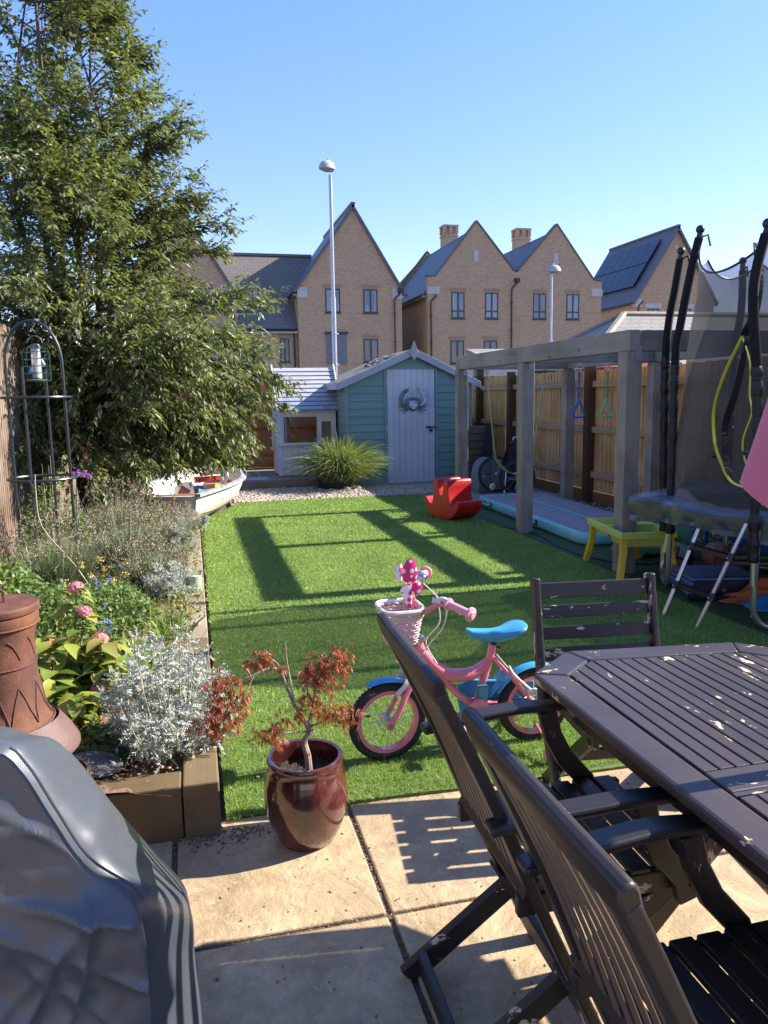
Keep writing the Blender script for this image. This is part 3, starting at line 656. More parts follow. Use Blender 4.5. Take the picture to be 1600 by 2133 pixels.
# raised bed edging
M_sleeper = wood('sleeper', (.15, .108, .055), (.085, .06, .03), (.21, .145, .075), 1, 16, .8, .5)
M_sleeperx = wood('sleeper_x', (.115, .080, .036), (.06, .042, .02), (.14, .095, .045), 0, 16, .8, .5)
M_sleeperg = wood('sleeper_grey', (.27, .205, .14), (.17, .125, .08), (.33, .27, .20), 1, 20, .85, .5)
ys = [2.66, 4.3, 6.1, 7.9, 9.2]
for i in range(4):
    m = MB(); m.b2(-.095, .03, ys[i]+(.001 if i else -.06), ys[i+1]-.004, -.02, .20)
    solo('sleeper', m, M_sleeperg if i else M_sleeper, ['timber sleeper at the front end of the raised bed nearest the patio', 'grey timber sleeper edging the lawn where the green pot stands', 'timber sleeper edging the lawn behind the green pot', 'farthest timber sleeper of the bed edge next to the boat'][i], 'sleeper', 'timber sleepers edging the raised bed', loc=(-.03, ys[i], 0), bevel=.006)
m = MB(); m.box((-.785, 2.662, .088), (1.37, .12, .22)); solo('sleeper', m, M_sleeperx, 'stained timber sleeper across the front of the bed facing the patio', 'sleeper', 'timber sleepers edging the raised bed', loc=(-.78, 2.65, 0), bevel=.006)
# ================================================================ shed
def lapmat(name, c, c2):
    m = pm(name, c, c2, 3, .55, .25, 40, st=(.15, .15, 1)); return m
M_green = lapmat('sage_green_paint', (.16, .27, .25), (.135, .235, .22)); M_door = wood('pale_blue_door_paint', (.46, .48, .53), (.40, .42, .47), (.50, .52, .56), 2, 22, .6, .2)
M_trim = wood('white_trim', (.34, .36, .40), (.27, .29, .32), (.38, .39, .42), 0, 20, .65, .25)
M_felt = pm('roof_felt', (.22, .205, .18), (.15, .14, .125), 7, .95, .5, 120)
SX0, SX1, SY0, SY1, SE, SA, SC = 2.55, 4.74, 12.8, 14.75, 1.80, 2.27, 3.70
t = thing('garden_shed', 'sage green garden shed with pale blue plank door and white trim', 'shed', (SC, 13.8, 0))
m = MB()
def slope_z(x): return SE+(SA-SE)*(1-abs(x-SC)/((SX1-SX0)/2+.0))
z = .03; h_ = .128
while z < SA-.03:
    z1 = min(z+h_, SA-.02)
    # gable front boards clipped to the roof line, split round the door
    def span(zz): 
        if zz <= SE: return SX0, SX1
        k = 1-(zz-SE)/(SA-SE); return SC-(SC-SX0)*k, SC+(SX1-SC)*k
    a0, a1 = span(z); b0, b1 = span(z1)
    segs = [((a0, a1), (b0, b1))]
    if z1 <= 1.99: segs = [((a0, 3.24), (b0, 3.24)), ((4.11, a1), (4.11, b1))]
    for (p0, p1), (q0, q1) in segs:
        vs = [(p0, SY0-.020, z), (p1, SY0-.020, z), (q1, SY0-.004, z1), (q0, SY0-.004, z1), (p0, SY0+.02, z), (p1, SY0+.02, z), (q1, SY0+.02, z1), (q0, SY0+.02, z1)]
        m.add(vs, [(0, 1, 2, 3), (7, 6, 5, 4), (0, 4, 5, 1), (1, 5, 6, 2), (2, 6, 7, 3), (3, 7, 4, 0)])
    if z < SE:
        for X, s in ((SX0, -1), (SX1, 1)):
            zz = min(z1, SE); m.add([(X+s*.02, SY0, z), (X+s*.02, SY1, z), (X+s*.004, SY1, zz), (X+s*.004, SY0, zz), (X-s*.02, SY0, z), (X-s*.02, SY1, z), (X-s*.02, SY1, zz), (X-s*.02, SY0, zz)], [(0, 1, 2, 3), (7, 6, 5, 4), (0, 4, 5, 1), (1, 5, 6, 2), (2, 6, 7, 3), (3, 7, 4, 0)])
    z = z1+.0008
m.b2(SX0, SX1, SY1-.02, SY1, .03, SE); m.b2(3.20, 3.245, SY0-.03, SY0+.03, .03, 1.99); m.b2(4.105, 4.15, SY0-.03, SY0+.03, .03, 1.99)
m.b2(SX0-.03, SX0+.035, SY0-.032, SY0+.02, .03, SE-.0); m.b2(SX1-.035, SX1+.03, SY0-.032, SY0+.02, .03, SE)
obj('wall', m, M_green, t, w=True)
m = MB(); m.b2(3.25, 4.1, SY0+.03, SY0+.05, .0, 2.0); obj('door_lining', m, M_black, t, w=True)
m = MB()
for i in range(8):
    a = 3.252+i*.1055; m.b2(a, a+.1025, SY0-.022, SY0+.005, .035, 1.965)
do = obj('door', m, M_door, t, w=True, bevel=.003)
def sub(name, mb, mat, par, smooth=False, bevel=0):
    L = par.matrix_world.translation if False else Vector((0, 0, 0)); p = par; loc = Vector((0, 0, 0))
    while p is not None: loc += p.location; p = p.parent
    o = obj(name, mb.mesh(name, tuple(loc), smooth), mat, par, bevel=bevel); return o
for z in (1.78, .98, .18):
    m = MB(); m.add([(3.255, SY0-.027, z-.028), (3.60, SY0-.027, z-.008), (3.60, SY0-.027, z+.012), (3.255, SY0-.027, z+.028), (3.255, SY0-.021, z-.028), (3.60, SY0-.021, z-.008), (3.60, SY0-.021, z+.012), (3.255, SY0-.021, z+.028)], [(0, 1, 2, 3), (0, 4, 5, 1), (1, 5, 6, 2), (2, 6, 7, 3), (3, 7, 4, 0)]); m.tube([(3.246, SY0-.03, z-.05), (3.246, SY0-.03, z+.05)], .009, 8)
    sub('hinge', m, M_door, do)
M_iron = pm('old_iron', (.07, .065, .06), (.04, .035, .03), 40, .5, metal=.7)
m = MB(); m.b2(3.93, 4.03, SY0-.03, SY0-.02, .965, 1.0); m.b2(3.93, 4.14, SY0-.045, SY0-.030, .975, .99); m.lathe([(.012, -.02), (.012, .02)], (4.02, SY0-.04, .95), 8); m.b2(3.99, 4.045, SY0-.05, SY0-.03, .905, .95); sub('latch', m, M_iron, do)
m = MB(); roofslab(m, (SX0-.15, SY0-.10, SE-.04), (SC, SY0-.10, SA+.035), (SC, SY1+.1, SA+.035), (SX0-.15, SY1+.1, SE-.04), .03); roofslab(m, (SC, SY0-.10, SA+.035), (SX1+.15, SY0-.10, SE-.04), (SX1+.15, SY1+.1, SE-.04), (SC, SY1+.1, SA+.035), .03)
ro = obj('roof', m, M_felt, t, w=True)
m = MB(); q = random.Random(2)
for i in range(26):
    x = 3.05+q.random()*.45; y = 13.0+q.random()*.9; zz = SE+.005+(SA-SE+.07)*(x-(SX0-.15))/(SC-SX0+.15)
    m.box((x, y, zz-.03), (.07+q.random()*.09, .05+q.random()*.05, .012), (q.uniform(-.2, .2), -R(21), q.uniform(0, 3)))
obj('torn_felt', m.mesh('torn_felt', tuple(t.location)), pm('torn_felt_grey', (.10, .095, .09), (.05, .05, .048), 12, .95), ro)
m = MB()
for sx, X in ((-1, SX0-.17), (1, SX1+.17)):
    A = Vector((SC, SY0-.125, SA+.05)); B = Vector((X, SY0-.125, SE-.055)); d = (B-A).normalized(); n_ = Vector((0, 0, 1))
    m.add([A, B, B-n_*.115, A-n_*.125, A+Vector((0, .022, 0)), B+Vector((0, .022, 0)), B+Vector((0, .022, -.115)), A+Vector((0, .022, -.125))], [(0, 1, 2, 3), (7, 6, 5, 4), (0, 4, 5, 1), (1, 5, 6, 2), (2, 6, 7, 3), (3, 7, 4, 0)])
m.b2(SX0-.18, SX0-.155, SY0-.10, SY1+.1, SE-.155, SE-.035)
obj('bargeboard', m, M_trim, t, w=True, bevel=.003)
m = MB(); m.prism([(SC-.075, SA-.03), (SC, SA-.16), (SC+.075, SA-.03), (SC, SA+.16)], SY0-.15, SY0-.127, 'y'); obj('finial', m, M_trim, t, w=True, bevel=.003)
# crab ornament on the door
M_crab = pm('verdigris_metal', (.05, .08, .11), (.20, .24, .28), 22, .5, .8, 60, metal=.35, rlo=.4, rhi=.6); M_crabw = pm('whitewashed_metal', (.50, .54, .60), (.12, .16, .20), 26, .6, .8, 60, rlo=.5, rhi=.62)
t = thing('crab_ornament', 'blue grey metal crab ornament hung on the pale shed door', 'ornament', (3.70, SY0-.045, 1.39))
def lv(p): return (p[0], p[1], p[2])
m = MB(); pts = [(-.14, .055), (-.10, .095), (0, .11), (.10, .095), (.14, .055), (.145, 0), (.115, -.05), (.04, -.115), (-.0, -.125), (-.04, -.115), (-.115, -.05), (-.145, 0)]
m.prism(pts, -.012, .02, 'y'); m.prism([(a*.8, b*.8) for a, b in pts], -.03, -.012, 'y'); obj('shell', m, M_crab, t, bevel=.006)
m = MB(); m.prism([(-.07, .05), (-.03, .045), (0, .055), (.05, .045), (.075, .0), (.06, -.05), (.02, -.092), (-.02, -.092), (-.065, -.05), (-.075, .0)], -.037, -.031, 'y'); obj('shell_patch', m, M_crabw, t)
for s in (-1, 1):
    m = MB(); cpts = [(s*.12, 0, -.03), (s*.19, 0, -.005), (s*.215, 0, .05), (s*.205, 0, .12), (s*.17, 0, .19), (s*.11, 0, .245 if s < 0 else .27)]
    m.tube(cpts, [.018, .025, .032, .036, .032, .012], 8); m.tube([(s*.17, -.004, .18), (s*.12, -.004, .195 if s < 0 else .21), (s*.07, -.004, .235)], [.02, .013, .004], 6); m.tube([(s*.13, 0, .235), (s*.06, 0, .26 if s < 0 else .29)], [.014, .004], 6)
    obj('claw', m, M_crabw if s > 0 else M_crab, t, smooth=True)
    for k, (a, b_) in enumerate([((.27, -.055), (.13, -.05)), ((.245, -.125), (.12, -.075)), ((.175, -.165), (.09, -.09)), ((.255, .0), (.2, -.04))]):
        m = MB(); m.tube([(s*.08, .005, -.045-.012*k), (s*b_[0], -.004, b_[1]), (s*a[0], 0, a[1])], [.013, .014, .004], 6); obj('leg', m, M_crab, t, smooth=True)
m = MB(); m.tube([(0, 0, .10), (-.02, 0, .2), (0, 0, .215)], .002, 4); obj('hanging_wire', m, M_iron, t)
# ================================================================ playhouse
M_pw = wood('white_painted_boards', (.60, .58, .55), (.50, .48, .46), (.64, .62, .60), 2, 18, .65, .3, peel=.76, peelcol=(.40, .34, .27))
def pastelmat():
    m, n, l, b = _new('pastel_roof_boards'); v = _map(n, l); v2 = _map(n, l, (1, .2, 1))
    f = _noise(n, l, _map(n, l, (.12, 1, 1)), 30, 4)
    col = _ramp(n, l, f, [(.3, (.44, .44, .46)), (.7, (.34, .34, .37))])
    vo = n.new('ShaderNodeTexVoronoi'); vo.inputs['Scale'].default_value = 5.5; l.new(v2, vo.inputs['Vector'])
    hs = n.new('ShaderNodeSeparateColor'); l.new(vo.outputs['Color'], hs.inputs[0])
    past = _ramp(n, l, hs.outputs[0], [(0, (.16, .30, .44)), (.35, (.28, .42, .46)), (.55, (.42, .32, .42)), (.75, (.18, .27, .48)), (1, (.36, .36, .44))])
    sp = n.new('ShaderNodeSeparateXYZ'); l.new(v, sp.inputs[0])
    low = _ramp(n, l, _math(n, l, 'ADD', _math(n, l, 'MULTIPLY_ADD', sp.outputs[2], 1.0, -.85), _math(n, l, 'MULTIPLY', _noise(n, l, v, 3, 2), .35)), [(.62, (.9, .9, .9)), (.80, (0, 0, 0))])
    msk = _math(n, l, 'MULTIPLY', low, _ramp(n, l, _noise(n, l, v2, 6, 2), [(.36, (0, 0, 0)), (.44, (.95, .95, .95))]))
    l.new(_mix(n, l, msk, col, past), b.inputs['Base Color']); b.inputs['Roughness'].default_value = .7; return m
M_proof = pastelmat()
PX0, PX1, PY0, PY1, PZ = 1.50, 2.50, 13.55, 14.55, .16
t = thing('playhouse', 'white wooden playhouse with pastel splashed plank roof beside the shed', 'playhouse', (2.0, 14.0, PZ))
m = MB()
for i in range(10):
    a = PX0+i*.10; m.b2(a, a+.096, PY0, PY0+.02, PZ, PZ+.56)
m.b2(PX0, PX1, PY0, PY0+.025, PZ+1.03, PZ+1.2); m.b2(PX0, PX0+.07, PY0+.001, PY0+.025, PZ+.56, PZ+1.03); m.b2(PX0+.66, PX0+.74, PY0+.001, PY0+.025, PZ+.56, PZ+1.03); m.b2(PX1-.09, PX1, PY0+.001, PY0+.025, PZ+.56, PZ+1.03)
m.b2(PX0+.74, PX1-.09, PY0+.001, PY0+.025, PZ+.94, PZ+1.03)
obj('front_wall', m, M_pw, t, w=True, bevel=.002)
m = MB(); m.b2(PX0-.03, PX1+.02, PY0-.05, PY0, PZ+.53, PZ+.58); obj('sill', m, M_pw, t, w=True, bevel=.004)
m = MB(); m.b2(PX1-.02, PX1, PY0+.03, PY1, PZ, PZ+1.15); m.b2(PX0, PX1, PY1-.02, PY1, PZ, PZ+.5); m.b2(PX0, PX1, PY1-.02, PY1, PZ+1.05, PZ+1.3); m.b2(PX0, PX0+.12, PY1-.02, PY1, PZ+.5, PZ+1.05); m.b2(PX0+.8, PX1, PY1-.02, PY1, PZ+.5, PZ+1.05); obj('back_wall', m, M_pw, t, w=True)
m = MB() # left gable wall with stable door and arched window
X = PX0
m.b2(X-.02, X, PY0+.03, PY0+.12, PZ, PZ+1.15); m.b2(X-.02, X, PY0+.46, PY1, PZ, PZ+1.15)
m.add([(X-.02, PY0+.03, PZ+1.15), (X-.02, PY1, PZ+1.15), (X-.02, PY0+.50, PZ+1.84), (X, PY0+.03, PZ+1.15), (X, PY1, PZ+1.15), (X, PY0+.50, PZ+1.84)], [(0, 1, 2), (5, 4, 3), (0, 3, 4, 1), (1, 4, 5, 2), (2, 5, 3, 0)])
obj('side_wall', m, M_pw, t, w=True)
m = MB(); m.b2(X-.035, X-.021, PY0+.12, PY0+.46, PZ+.02, PZ+.95); m.tube([(X-.03, PY0+.12, PZ+.95)]+[(X-.03, PY0+.29-.17*math.cos(R(a)), PZ+.95+.13*math.sin(R(a))) for a in range(0, 181, 20)], .014, 6); obj('door', m, M_pw, t, w=True)
m = MB(); m.b2(X-.09, X-.03, PY0+.52, PY0+.92, PZ+.42, PZ+1.02); dw = obj('bay_window', m, M_pw, t, w=True, bevel=.004)
m = MB()
for k in range(2):
    for r_ in range(3): m.b2(X-.094, X-.088, PY0+.55+k*.18, PY0+.70+k*.18, PZ+.47+r_*.18, PZ+.62+r_*.18)
sub('pane', m, M_paned, dw)
m = MB() # roof: front slope and back slope of lapped boards
n_ = 10
for i in range(n_):
    t0, t1 = i/n_, (i+1)/n_
    def fr(tt, o): return (PY0-.10+.62*tt, PZ+1.14+.75*tt+o)
    a, b_ = fr(t0, .02), fr(t1, .0)
    m.add([(PX0-.02-0*t0, a[0], a[1]), (PX1+.06, a[0], a[1]), (PX1+.06, b_[0], b_[1]+.004), (PX0-.02, b_[0], b_[1]+.004), (PX0-.02, a[0], a[1]-.03), (PX1+.06, a[0], a[1]-.03), (PX1+.06, b_[0], b_[1]-.02), (PX0-.02, b_[0], b_[1]-.02)], [(0, 1, 2, 3), (7, 6, 5, 4), (0, 4, 5, 1), (1, 5, 6, 2), (2, 6, 7, 3), (3, 7, 4, 0)])
ro = obj('roof', m, M_proof, t, w=True)
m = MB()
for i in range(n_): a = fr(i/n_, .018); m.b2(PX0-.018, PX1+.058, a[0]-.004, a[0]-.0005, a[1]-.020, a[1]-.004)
sub('lap_gap_line', m, pm('dark_lap_paint', (.10, .09, .14), rough=.8), ro)  # thin dark purple painted line along each board lap
m = MB(); roofslab(m, (PX0-.02, PY0+.525, PZ+1.89), (PX1+.06, PY0+.525, PZ+1.89), (PX1+.06, PY1+.1, PZ+1.1), (PX0-.02, PY1+.1, PZ+1.1), .02); sub('back_slope', m, M_pw, ro)
m = MB()
for X in (PX0-.05, PX1+.075):
    m.add([(X-.013, PY0-.13, PZ+1.10), (X+.013, PY0-.13, PZ+1.10), (X+.013, PY0+.52, PZ+1.89), (X-.013, PY0+.52, PZ+1.89), (X-.013, PY0-.13, PZ+1.17), (X+.013, PY0-.13, PZ+1.17), (X+.013, PY0+.52, PZ+1.96), (X-.013, PY0+.52, PZ+1.96)], [(0, 1, 2, 3), (7, 6, 5, 4), (0, 4, 5, 1), (1, 5, 6, 2), (2, 6, 7, 3), (3, 7, 4, 0)])
sub('verge', m, M_pw, ro)
m = MB(); m.b2(PX0-.035, PX0-.021, PY0-.02, PY0+.028, PZ, PZ+1.12); m.b2(PX0-.02, PX0+.03, PY0-.02, PY0-.001, PZ, PZ+1.12); obj('blue_corner_post', m, pm('blue_smears', (.34, .48, .68), (.58, .60, .66), 5, .7, st=(1, 1, .5)), t, w=True)
# open shutters inside window
m = MB(); m.box((PX0+.15, PY0+.14, PZ+.80), (.02, .26, .44), (0, 0, R(-20))); obj('shutter', m, pm('grey_inner', (.32, .31, .30)), t, w=True)
# white panels stacked between the shed and playhouse
t = thing('glass_sheets', 'glazed panels leaning in the gap between playhouse and shed', 'panels', (2.53, 13.5, 0))
for k in range(2):
    m = MB(); m.b2(2.535+k*.001, 2.548, 13.3+k*.12, 13.36+k*.12, .2, 1.75); obj('sheet', m, M_galv, t, w=True)
# deck
M_deck = wood('ridged_decking', (.22, .185, .15), (.15, .125, .10), (.26, .23, .19), 0, 22, .85, .5)
t = thing('deck', 'low grey ridged timber deck under the playhouse', 'deck', (1.3, 14, 0))
m = MB()
for i in range(16): m.b2(-.9, 2.52, 13.06+i*.126, 13.18+i*.126, .10, .145)
obj('deck_board', m, M_deck, t, w=True, bevel=.003)
m = MB()
for i in range(7): m.b2(-.9, 2.52, 13.03-.002*(i % 2), 13.055, -.02+i*.023, -.002+i*.023)
m.b2(-.9, 2.52, 13.04, 13.056, -.05, .14); obj('front_board', m, M_deck, t, w=True)
m = MB(); m.b2(.35, 1.25, 13.10, 13.55, .149, .158)
solo('door_mat', m, pm('faded_blue_mat', (.26, .36, .38), (.36, .42, .42), 30, .95, .6, 200), 'faded blue grey mat on the deck in front of the playhouse', 'mat', loc=(.8, 13.3, .15))
# stepped timber planter + props right of shed
M_log = wood('stacked_sleeper', (.12, .10, .075), (.075, .06, .045), None, 0, 20, .85, .5)
t = thing('stacked_timber', 'stack of dark notched timbers rising right beside the shed', 'timber stack', (4.7, 12.5, 0))
for i in range(8):
    m = MB(); z = .02+i*.122; w_ = .16+.035*i; m.prism([(4.50, z), (4.62+w_-.16, z), (4.62+w_-.08, z+.115), (4.50, z+.115)], 12.35-.01*i, 12.58, 'y'); obj('timber', m, M_log, t, w=True, bevel=.004)
t = thing('folded_screen', 'black folded screen leaning on the dark fence post beside the stacked timbers', 'screen', (5.15, 12.0, 0))
m = MB(); m.add([(4.86, 12.02, .02), (5.12, 12.02, .02), (5.22, 12.22, 1.05), (5.10, 12.22, 1.05), (4.88, 12.06, .02), (5.14, 12.06, .02), (5.24, 12.26, 1.05), (5.12, 12.26, 1.05)], [(0, 1, 2, 3), (7, 6, 5, 4), (0, 4, 5, 1), (1, 5, 6, 2), (2, 6, 7, 3), (3, 7, 4, 0)]); obj('board', m, M_black, t, w=True)
for z in (.16, .36):
    m = MB(); m.tube([(4.98, 12.0, z), (5.05, 11.97, z)], .028, 8); m.tube([(4.99, 12.0, z), (4.95, 11.98, z-.02)], .012, 6); obj('wheel', m, pm('grey_knob', (.3, .3, .32), rough=.3, metal=.5), t, w=True, smooth=True)
t.location.x -= .27
m = MB(); m.b2(5.18, 5.33, 13.62, 13.78, 1.86, 2.06); m.lathe([(.02, 0), (.02, .02)], (5.25, 13.61, 1.97), 10, Matrix.Rotation(R(90), 3, 'X')); solo('post_box', m, M_black, 'small black square box fixed on top of the far fence post', 'box', loc=(5.25, 13.7, 1.86))
M_gplast = pm('grey_plastic', (.16, .185, .21), (.14, .16, .185), 4, .45)
t = thing('storage_box', 'grey plastic storage shell with rounded top against the right fence', 'storage box', (4.6, 11.3, 0))
m = MB(); prof = [(0, 0), (0, .25), (.05, .42), (.13, .51), (.24, .545), (.40, .53), (.50, .5), (.52, 0)]; m.prism([(4.27+a*.85, z) for a, z in prof], 11.15, 11.5, 'y'); obj('shell', m, M_gplast, t, w=True, bevel=.02, smooth=True)
m = MB(); m.b2(4.47, 4.475, 11.138, 11.15, .01, .40); m.b2(4.40, 4.48, 11.13, 11.149, .30, .315); obj('catch', m, M_black, t, w=True)
# bike trailer with spoked wheels
M_tyre = pm('tyre_rubber', (.012, .012, .013), (.022, .022, .022), 20, .75, .6, 120); M_alu = pm('brushed_aluminium', (.55, .56, .58), rough=.3, metal=.85); M_bagf = pm('black_fabric', (.012, .014, .022), (.02, .022, .032), 6, .85, .5, 30)
def wheel(par, c, R_, tr, ax, rimmat, ns=20, name='wheel', rimw=.02, tread=True):
    """wheel in plane perpendicular to horizontal axis vector ax"""
    ax = Vector(ax).normalized(); u = Vector((0, 0, 1)).cross(ax).normalized(); c = Vector(c)
    def P(r, a, o=0): return c+u*r*math.cos(a)+Vector((0, 0, 1))*r*math.sin(a)+ax*o
    hub = MB(); hub.tube([c-ax*.045, c-ax*.04, c-ax*.02, c+ax*.02, c+ax*.04, c+ax*.045], [.012, .022, .015, .015, .022, .012], 10)
    w_ = sub(name, hub, M_alu, par, smooth=True)
    t_ = MB(); N = 40; t_.tube([P(R_-tr, 2*PI*i/N) for i in range(N)], tr, 10, closed=True)
    if tread:
        for i in range(60):
            a = 2*PI*i/60
            for o in (-.35, .35): t_.bar(P(R_-tr*.19, a, o*tr-.2*tr), P(R_-tr*.16, a+.05, o*tr+.3*tr), tr*.22, tr*.3)
    sub('tyre', t_, M_tyre, w_, smooth=True)
    r_ = MB(); rr = R_-2*tr+.004; prof = [(rimw, .004), (rimw, -.012), (-rimw, -.012), (-rimw, .004)]
    r_.add([P(rr+b_, 2*PI*i/N, a) for i in range(N) for a, b_ in prof], [(i*4+k, i*4+(k+1) % 4, ((i+1) % N)*4+(k+1) % 4, ((i+1) % N)*4+k) for i in range(N) for k in range(4)]); sub('rim', r_, rimmat, w_, smooth=True)
    s_ = MB()
    for i in range(ns):
        a = 2*PI*i/ns; sd_ = .03 if i % 2 else -.03; s_.tube([P(.018, a+(.9 if i % 4 < 2 else -.9), sd_), P(rr, a)], .0012 if R_ < .2 else .0015, 4)
    sub('spokes', s_, M_alu, w_)
    return w_
t = thing('bike_trailer', 'black folded bike trailer with two spoked wheels parked behind the swing', 'bike trailer', (4.85, 10.8, 0))
M_dkrim = pm('dark_rim', (.10, .10, .11), rough=.4, metal=.5)
wheel(t, (4.79, 10.95, .30), .28, .024, (.35, 1, 0), M_dkrim, 14)
wheel(t, (4.96, 10.55, .28), .27, .024, (.35, 1, 0), M_dkrim, 14)
m = MB(); m.grid(lambda u, v: (4.92+.30*(u-.5)+.06*v, 10.72+.03*math.sin(u*PI)-.1*v, .42+.36*v+.0), 8, 8); m.ell((5.0, 10.70, .62), (.17, .10, .22), 14); m.ell((4.96, 10.75, .3), (.15, .1, .28), 12); obj('seat_fabric', m, M_bagf, t, w=True, smooth=True)
m = MB(); m.tube([(4.78, 10.6, .05), (4.86, 10.72, .4), (4.95, 10.72, .80), (4.97, 10.72, .86), (5.16, 10.7, .86)], .012, 8); m.tube([(4.70, 10.35, .03), (4.78, 10.6, .05), (5.1, 10.35, .03), (4.70, 10.35, .03)], .009, 6); m.tube([(4.8, 10.5, .27), (5.1, 10.5, .22)], .012, 6); obj('frame', m, M_alu, t, w=True, smooth=True)
m = MB(); m.ell((4.68, 10.83, .12), (.05, .02, .06), 10); obj('lamp', m, pm('reflector_clear', (.6, .6, .5), rough=.15), t, w=True, smooth=True)
m = MB(); m.box((4.66, 10.81, .11), (.03, .02, .04)); m.box((4.56, 10.88, .28), (.05, .01, .015)); obj('yellow_reflector', m, pm('yellow_plastic_refl', (.75, .6, .05), rough=.2), t, w=True)
m = MB(); m.box((4.93, 10.46, .14), (.06, .02, .07), (0, .4, 0)); obj('orange_reflector', m, pm('orange_plastic', (.75, .17, .02), rough=.25), t, w=True)
t.location.x -= .30; t.location.z += .02
m = MB(); m.tube([(4.25, 11.0, .015), (4.4, 10.95, .012), (4.62, 11.02, .012), (4.8, 10.98, .012), (4.6, 11.08, .012), (4.3, 11.1, .012)], .006, 5); solo('hose', m, M_black, 'thin black hose on the path behind the red rocker', 'hose', loc=(4.4, 11, 0))
# ================================================================ pergola play frame
M_perg = wood('weathered_grey_timber', (.30, .245, .185), (.11, .09, .07), (.34, .29, .235), 2, 30, .8, .6, knots=1)
M_pergx = wood('weathered_grey_timber_x', (.21, .18, .15), (.11, .095, .08), (.26, .235, .20), 0, 18, .8, .6)
M_pergy = wood('weathered_grey_timber_y', (.27, .23, .185), (.15, .13, .105), (.32, .28, .23), 1, 18, .8, .45, knots=1)
t = thing('pergola', 'weathered grey timber pergola frame carrying the swing and rings', 'pergola', (4.3, 7.8, 0))
LX, RX = 3.535, 5.12
for X, ys_ in ((LX, (5.76, 7.80, 9.85)), (RX, (5.76, 7.80, 9.88))):
    for y in ys_:
        m = MB(); m.b2(X-.07, X+.07, y-.07, y+.07, -.03, 1.855); obj('post', m, M_perg, t, w=True, bevel=.006)
for X in (LX, RX):
    m = MB(); m.b2(X-.05, X+.05, 5.69, 7.797, 1.858, 2.03); obj('beam', m, M_pergy, t, w=True, bevel=.006)
    m = MB(); m.b2(X-.051, X+.049, 7.803, 9.93, 1.858, 2.03); obj('beam', m, M_pergy, t, w=True, bevel=.006)
for y in (5.76, 7.80, 9.87):
    m = MB(); m.b2(LX+.052, RX-.052, y-.05, y+.05, 1.858, 2.028); obj('cross_beam', m, M_pergx, t, w=True, bevel=.006)
m = MB()
for y in (5.69, 7.73, 9.78): m.b2(LX-.0, LX+.06, y-.006, y-.001, 1.78, 1.90)
obj('bracket', m, M_galv, t, w=True)
# rings
def ringset(label, x, colr, ropecol, z0=1.80):
    t = thing('trapeze_ring', label, 'swing ring', (x, 7.80, 1.85), group='hanging play rings')
    m = MB(); m.tube([(0, 0, .01), (0, 0, -.03)], .01, 8); m.tube(arc((0, 0, -.06), .03, 0, 330, 12, 'xz'), .004, 6); m.tube([(.0, 0, -.09), (.04, .0, -.045), (.09, 0, -.06)], .005, 6); obj('hook', m, M_alu, t, smooth=True)
    m = MB(); m.tube([(0, 0, -.09), (.002, 0, -.2), (-.004, 0, -.41)], .008, 8); 
    for a in (-.11, -.18, -.31): m.tube([(0, 0, a), (0, 0, a-.05)], .014, 8)
    obj('rope', m, ropecol, t, smooth=True)
    m = MB(); P = [(0, -.405), (.016, -.43), (.060, -.535), (.066, -.57), (.05, -.59), (-.05, -.59), (-.066, -.57), (-.060, -.535), (-.016, -.43)]
    m.tube([(a, 0, b_) for a, b_ in P], .012, 10, closed=True); m.lathe([(.010, 0), (.017, .015), (.010, .035)], (0, 0, -.43), 10); obj('handle', m, colr, t, smooth=True)
M_blue = pm('blue_plastic', (.015, .09, .46), (.012, .07, .4), 3, .3); M_mint = pm('mint_plastic', (.13, .50, .25), (.11, .45, .22), 3, .3)
ringset('blue triangular ring hanging on a blue rope from the pergola', 4.17, M_blue, pm('blue_rope', (.02, .12, .45), rough=.9, bump=.6, bscale=150))
ringset('green triangular ring hanging on a green rope from the pergola', 4.51, M_mint, pm('green_rope', (.05, .38, .17), rough=.9, bump=.6, bscale=150))
# swing
t = thing('swing', 'lime green strap swing hanging from the far end of the pergola', 'swing', (4.3, 9.86, 1.85))
M_ropew = pm('pale_rope', (.42, .43, .34), (.33, .35, .25), 60, .9, .5, 150)
for s, top, bot in ((0, (3.90, 9.86, 1.855), (4.01, 9.84, .68)), (1, (4.75, 9.86, 1.855), (4.57, 9.84, .60))):
    m = MB(); T, B = Vector(top), Vector(bot); m.tube([T-Vector((0, 0, .06)), T.lerp(B, .5), T.lerp(B, .93)], .009, 6); m.tube([T.lerp(B, .92), B+Vector((0, -.05, 0))], .005, 5); m.tube([T.lerp(B, .92), B+Vector((0, .05, 0))], .005, 5); obj('rope', m, M_ropew, t, w=True, smooth=True)
    m = MB(); m.tube([T.lerp(B, .07), T.lerp(B, .13)], .014, 8); m.tube([T.lerp(B, .52), T.lerp(B, .60)], .013, 8); m.tube([T.lerp(B, .87), T.lerp(B, .93)], .015, 8); obj('rope_sleeve', m, pm('lime_sleeve', (.33, .38, .08), rough=.7), t, w=True, smooth=True)
    m = MB(); m.tube(arc((T.x, T.y, T.z-.03), .022, 0, 340, 12, 'xz'), .005, 6); obj('eye_bolt', m, M_black, t, w=True, smooth=True)
m = MB(); n_ = 18
for sgn in (0,):
    pts = [(4.005+.57*u, 9.84, .68+(.60-.68)*u-.86*u*(1-u)*.95) for u in [i/(n_-1) for i in range(n_)]]
    m.sweep(pts, lambda i, u: [(-.035-.05*math.sin(PI*u), -.004), (.035+.05*math.sin(PI*u), -.004), (.035+.05*math.sin(PI*u), .004), (-.035-.05*math.sin(PI*u), .004)], up=(0, 0, 1))
obj('seat', m, pm('lime_plastic', (.34, .42, .03), (.30, .38, .03), 4, .4), t, w=True, smooth=True)
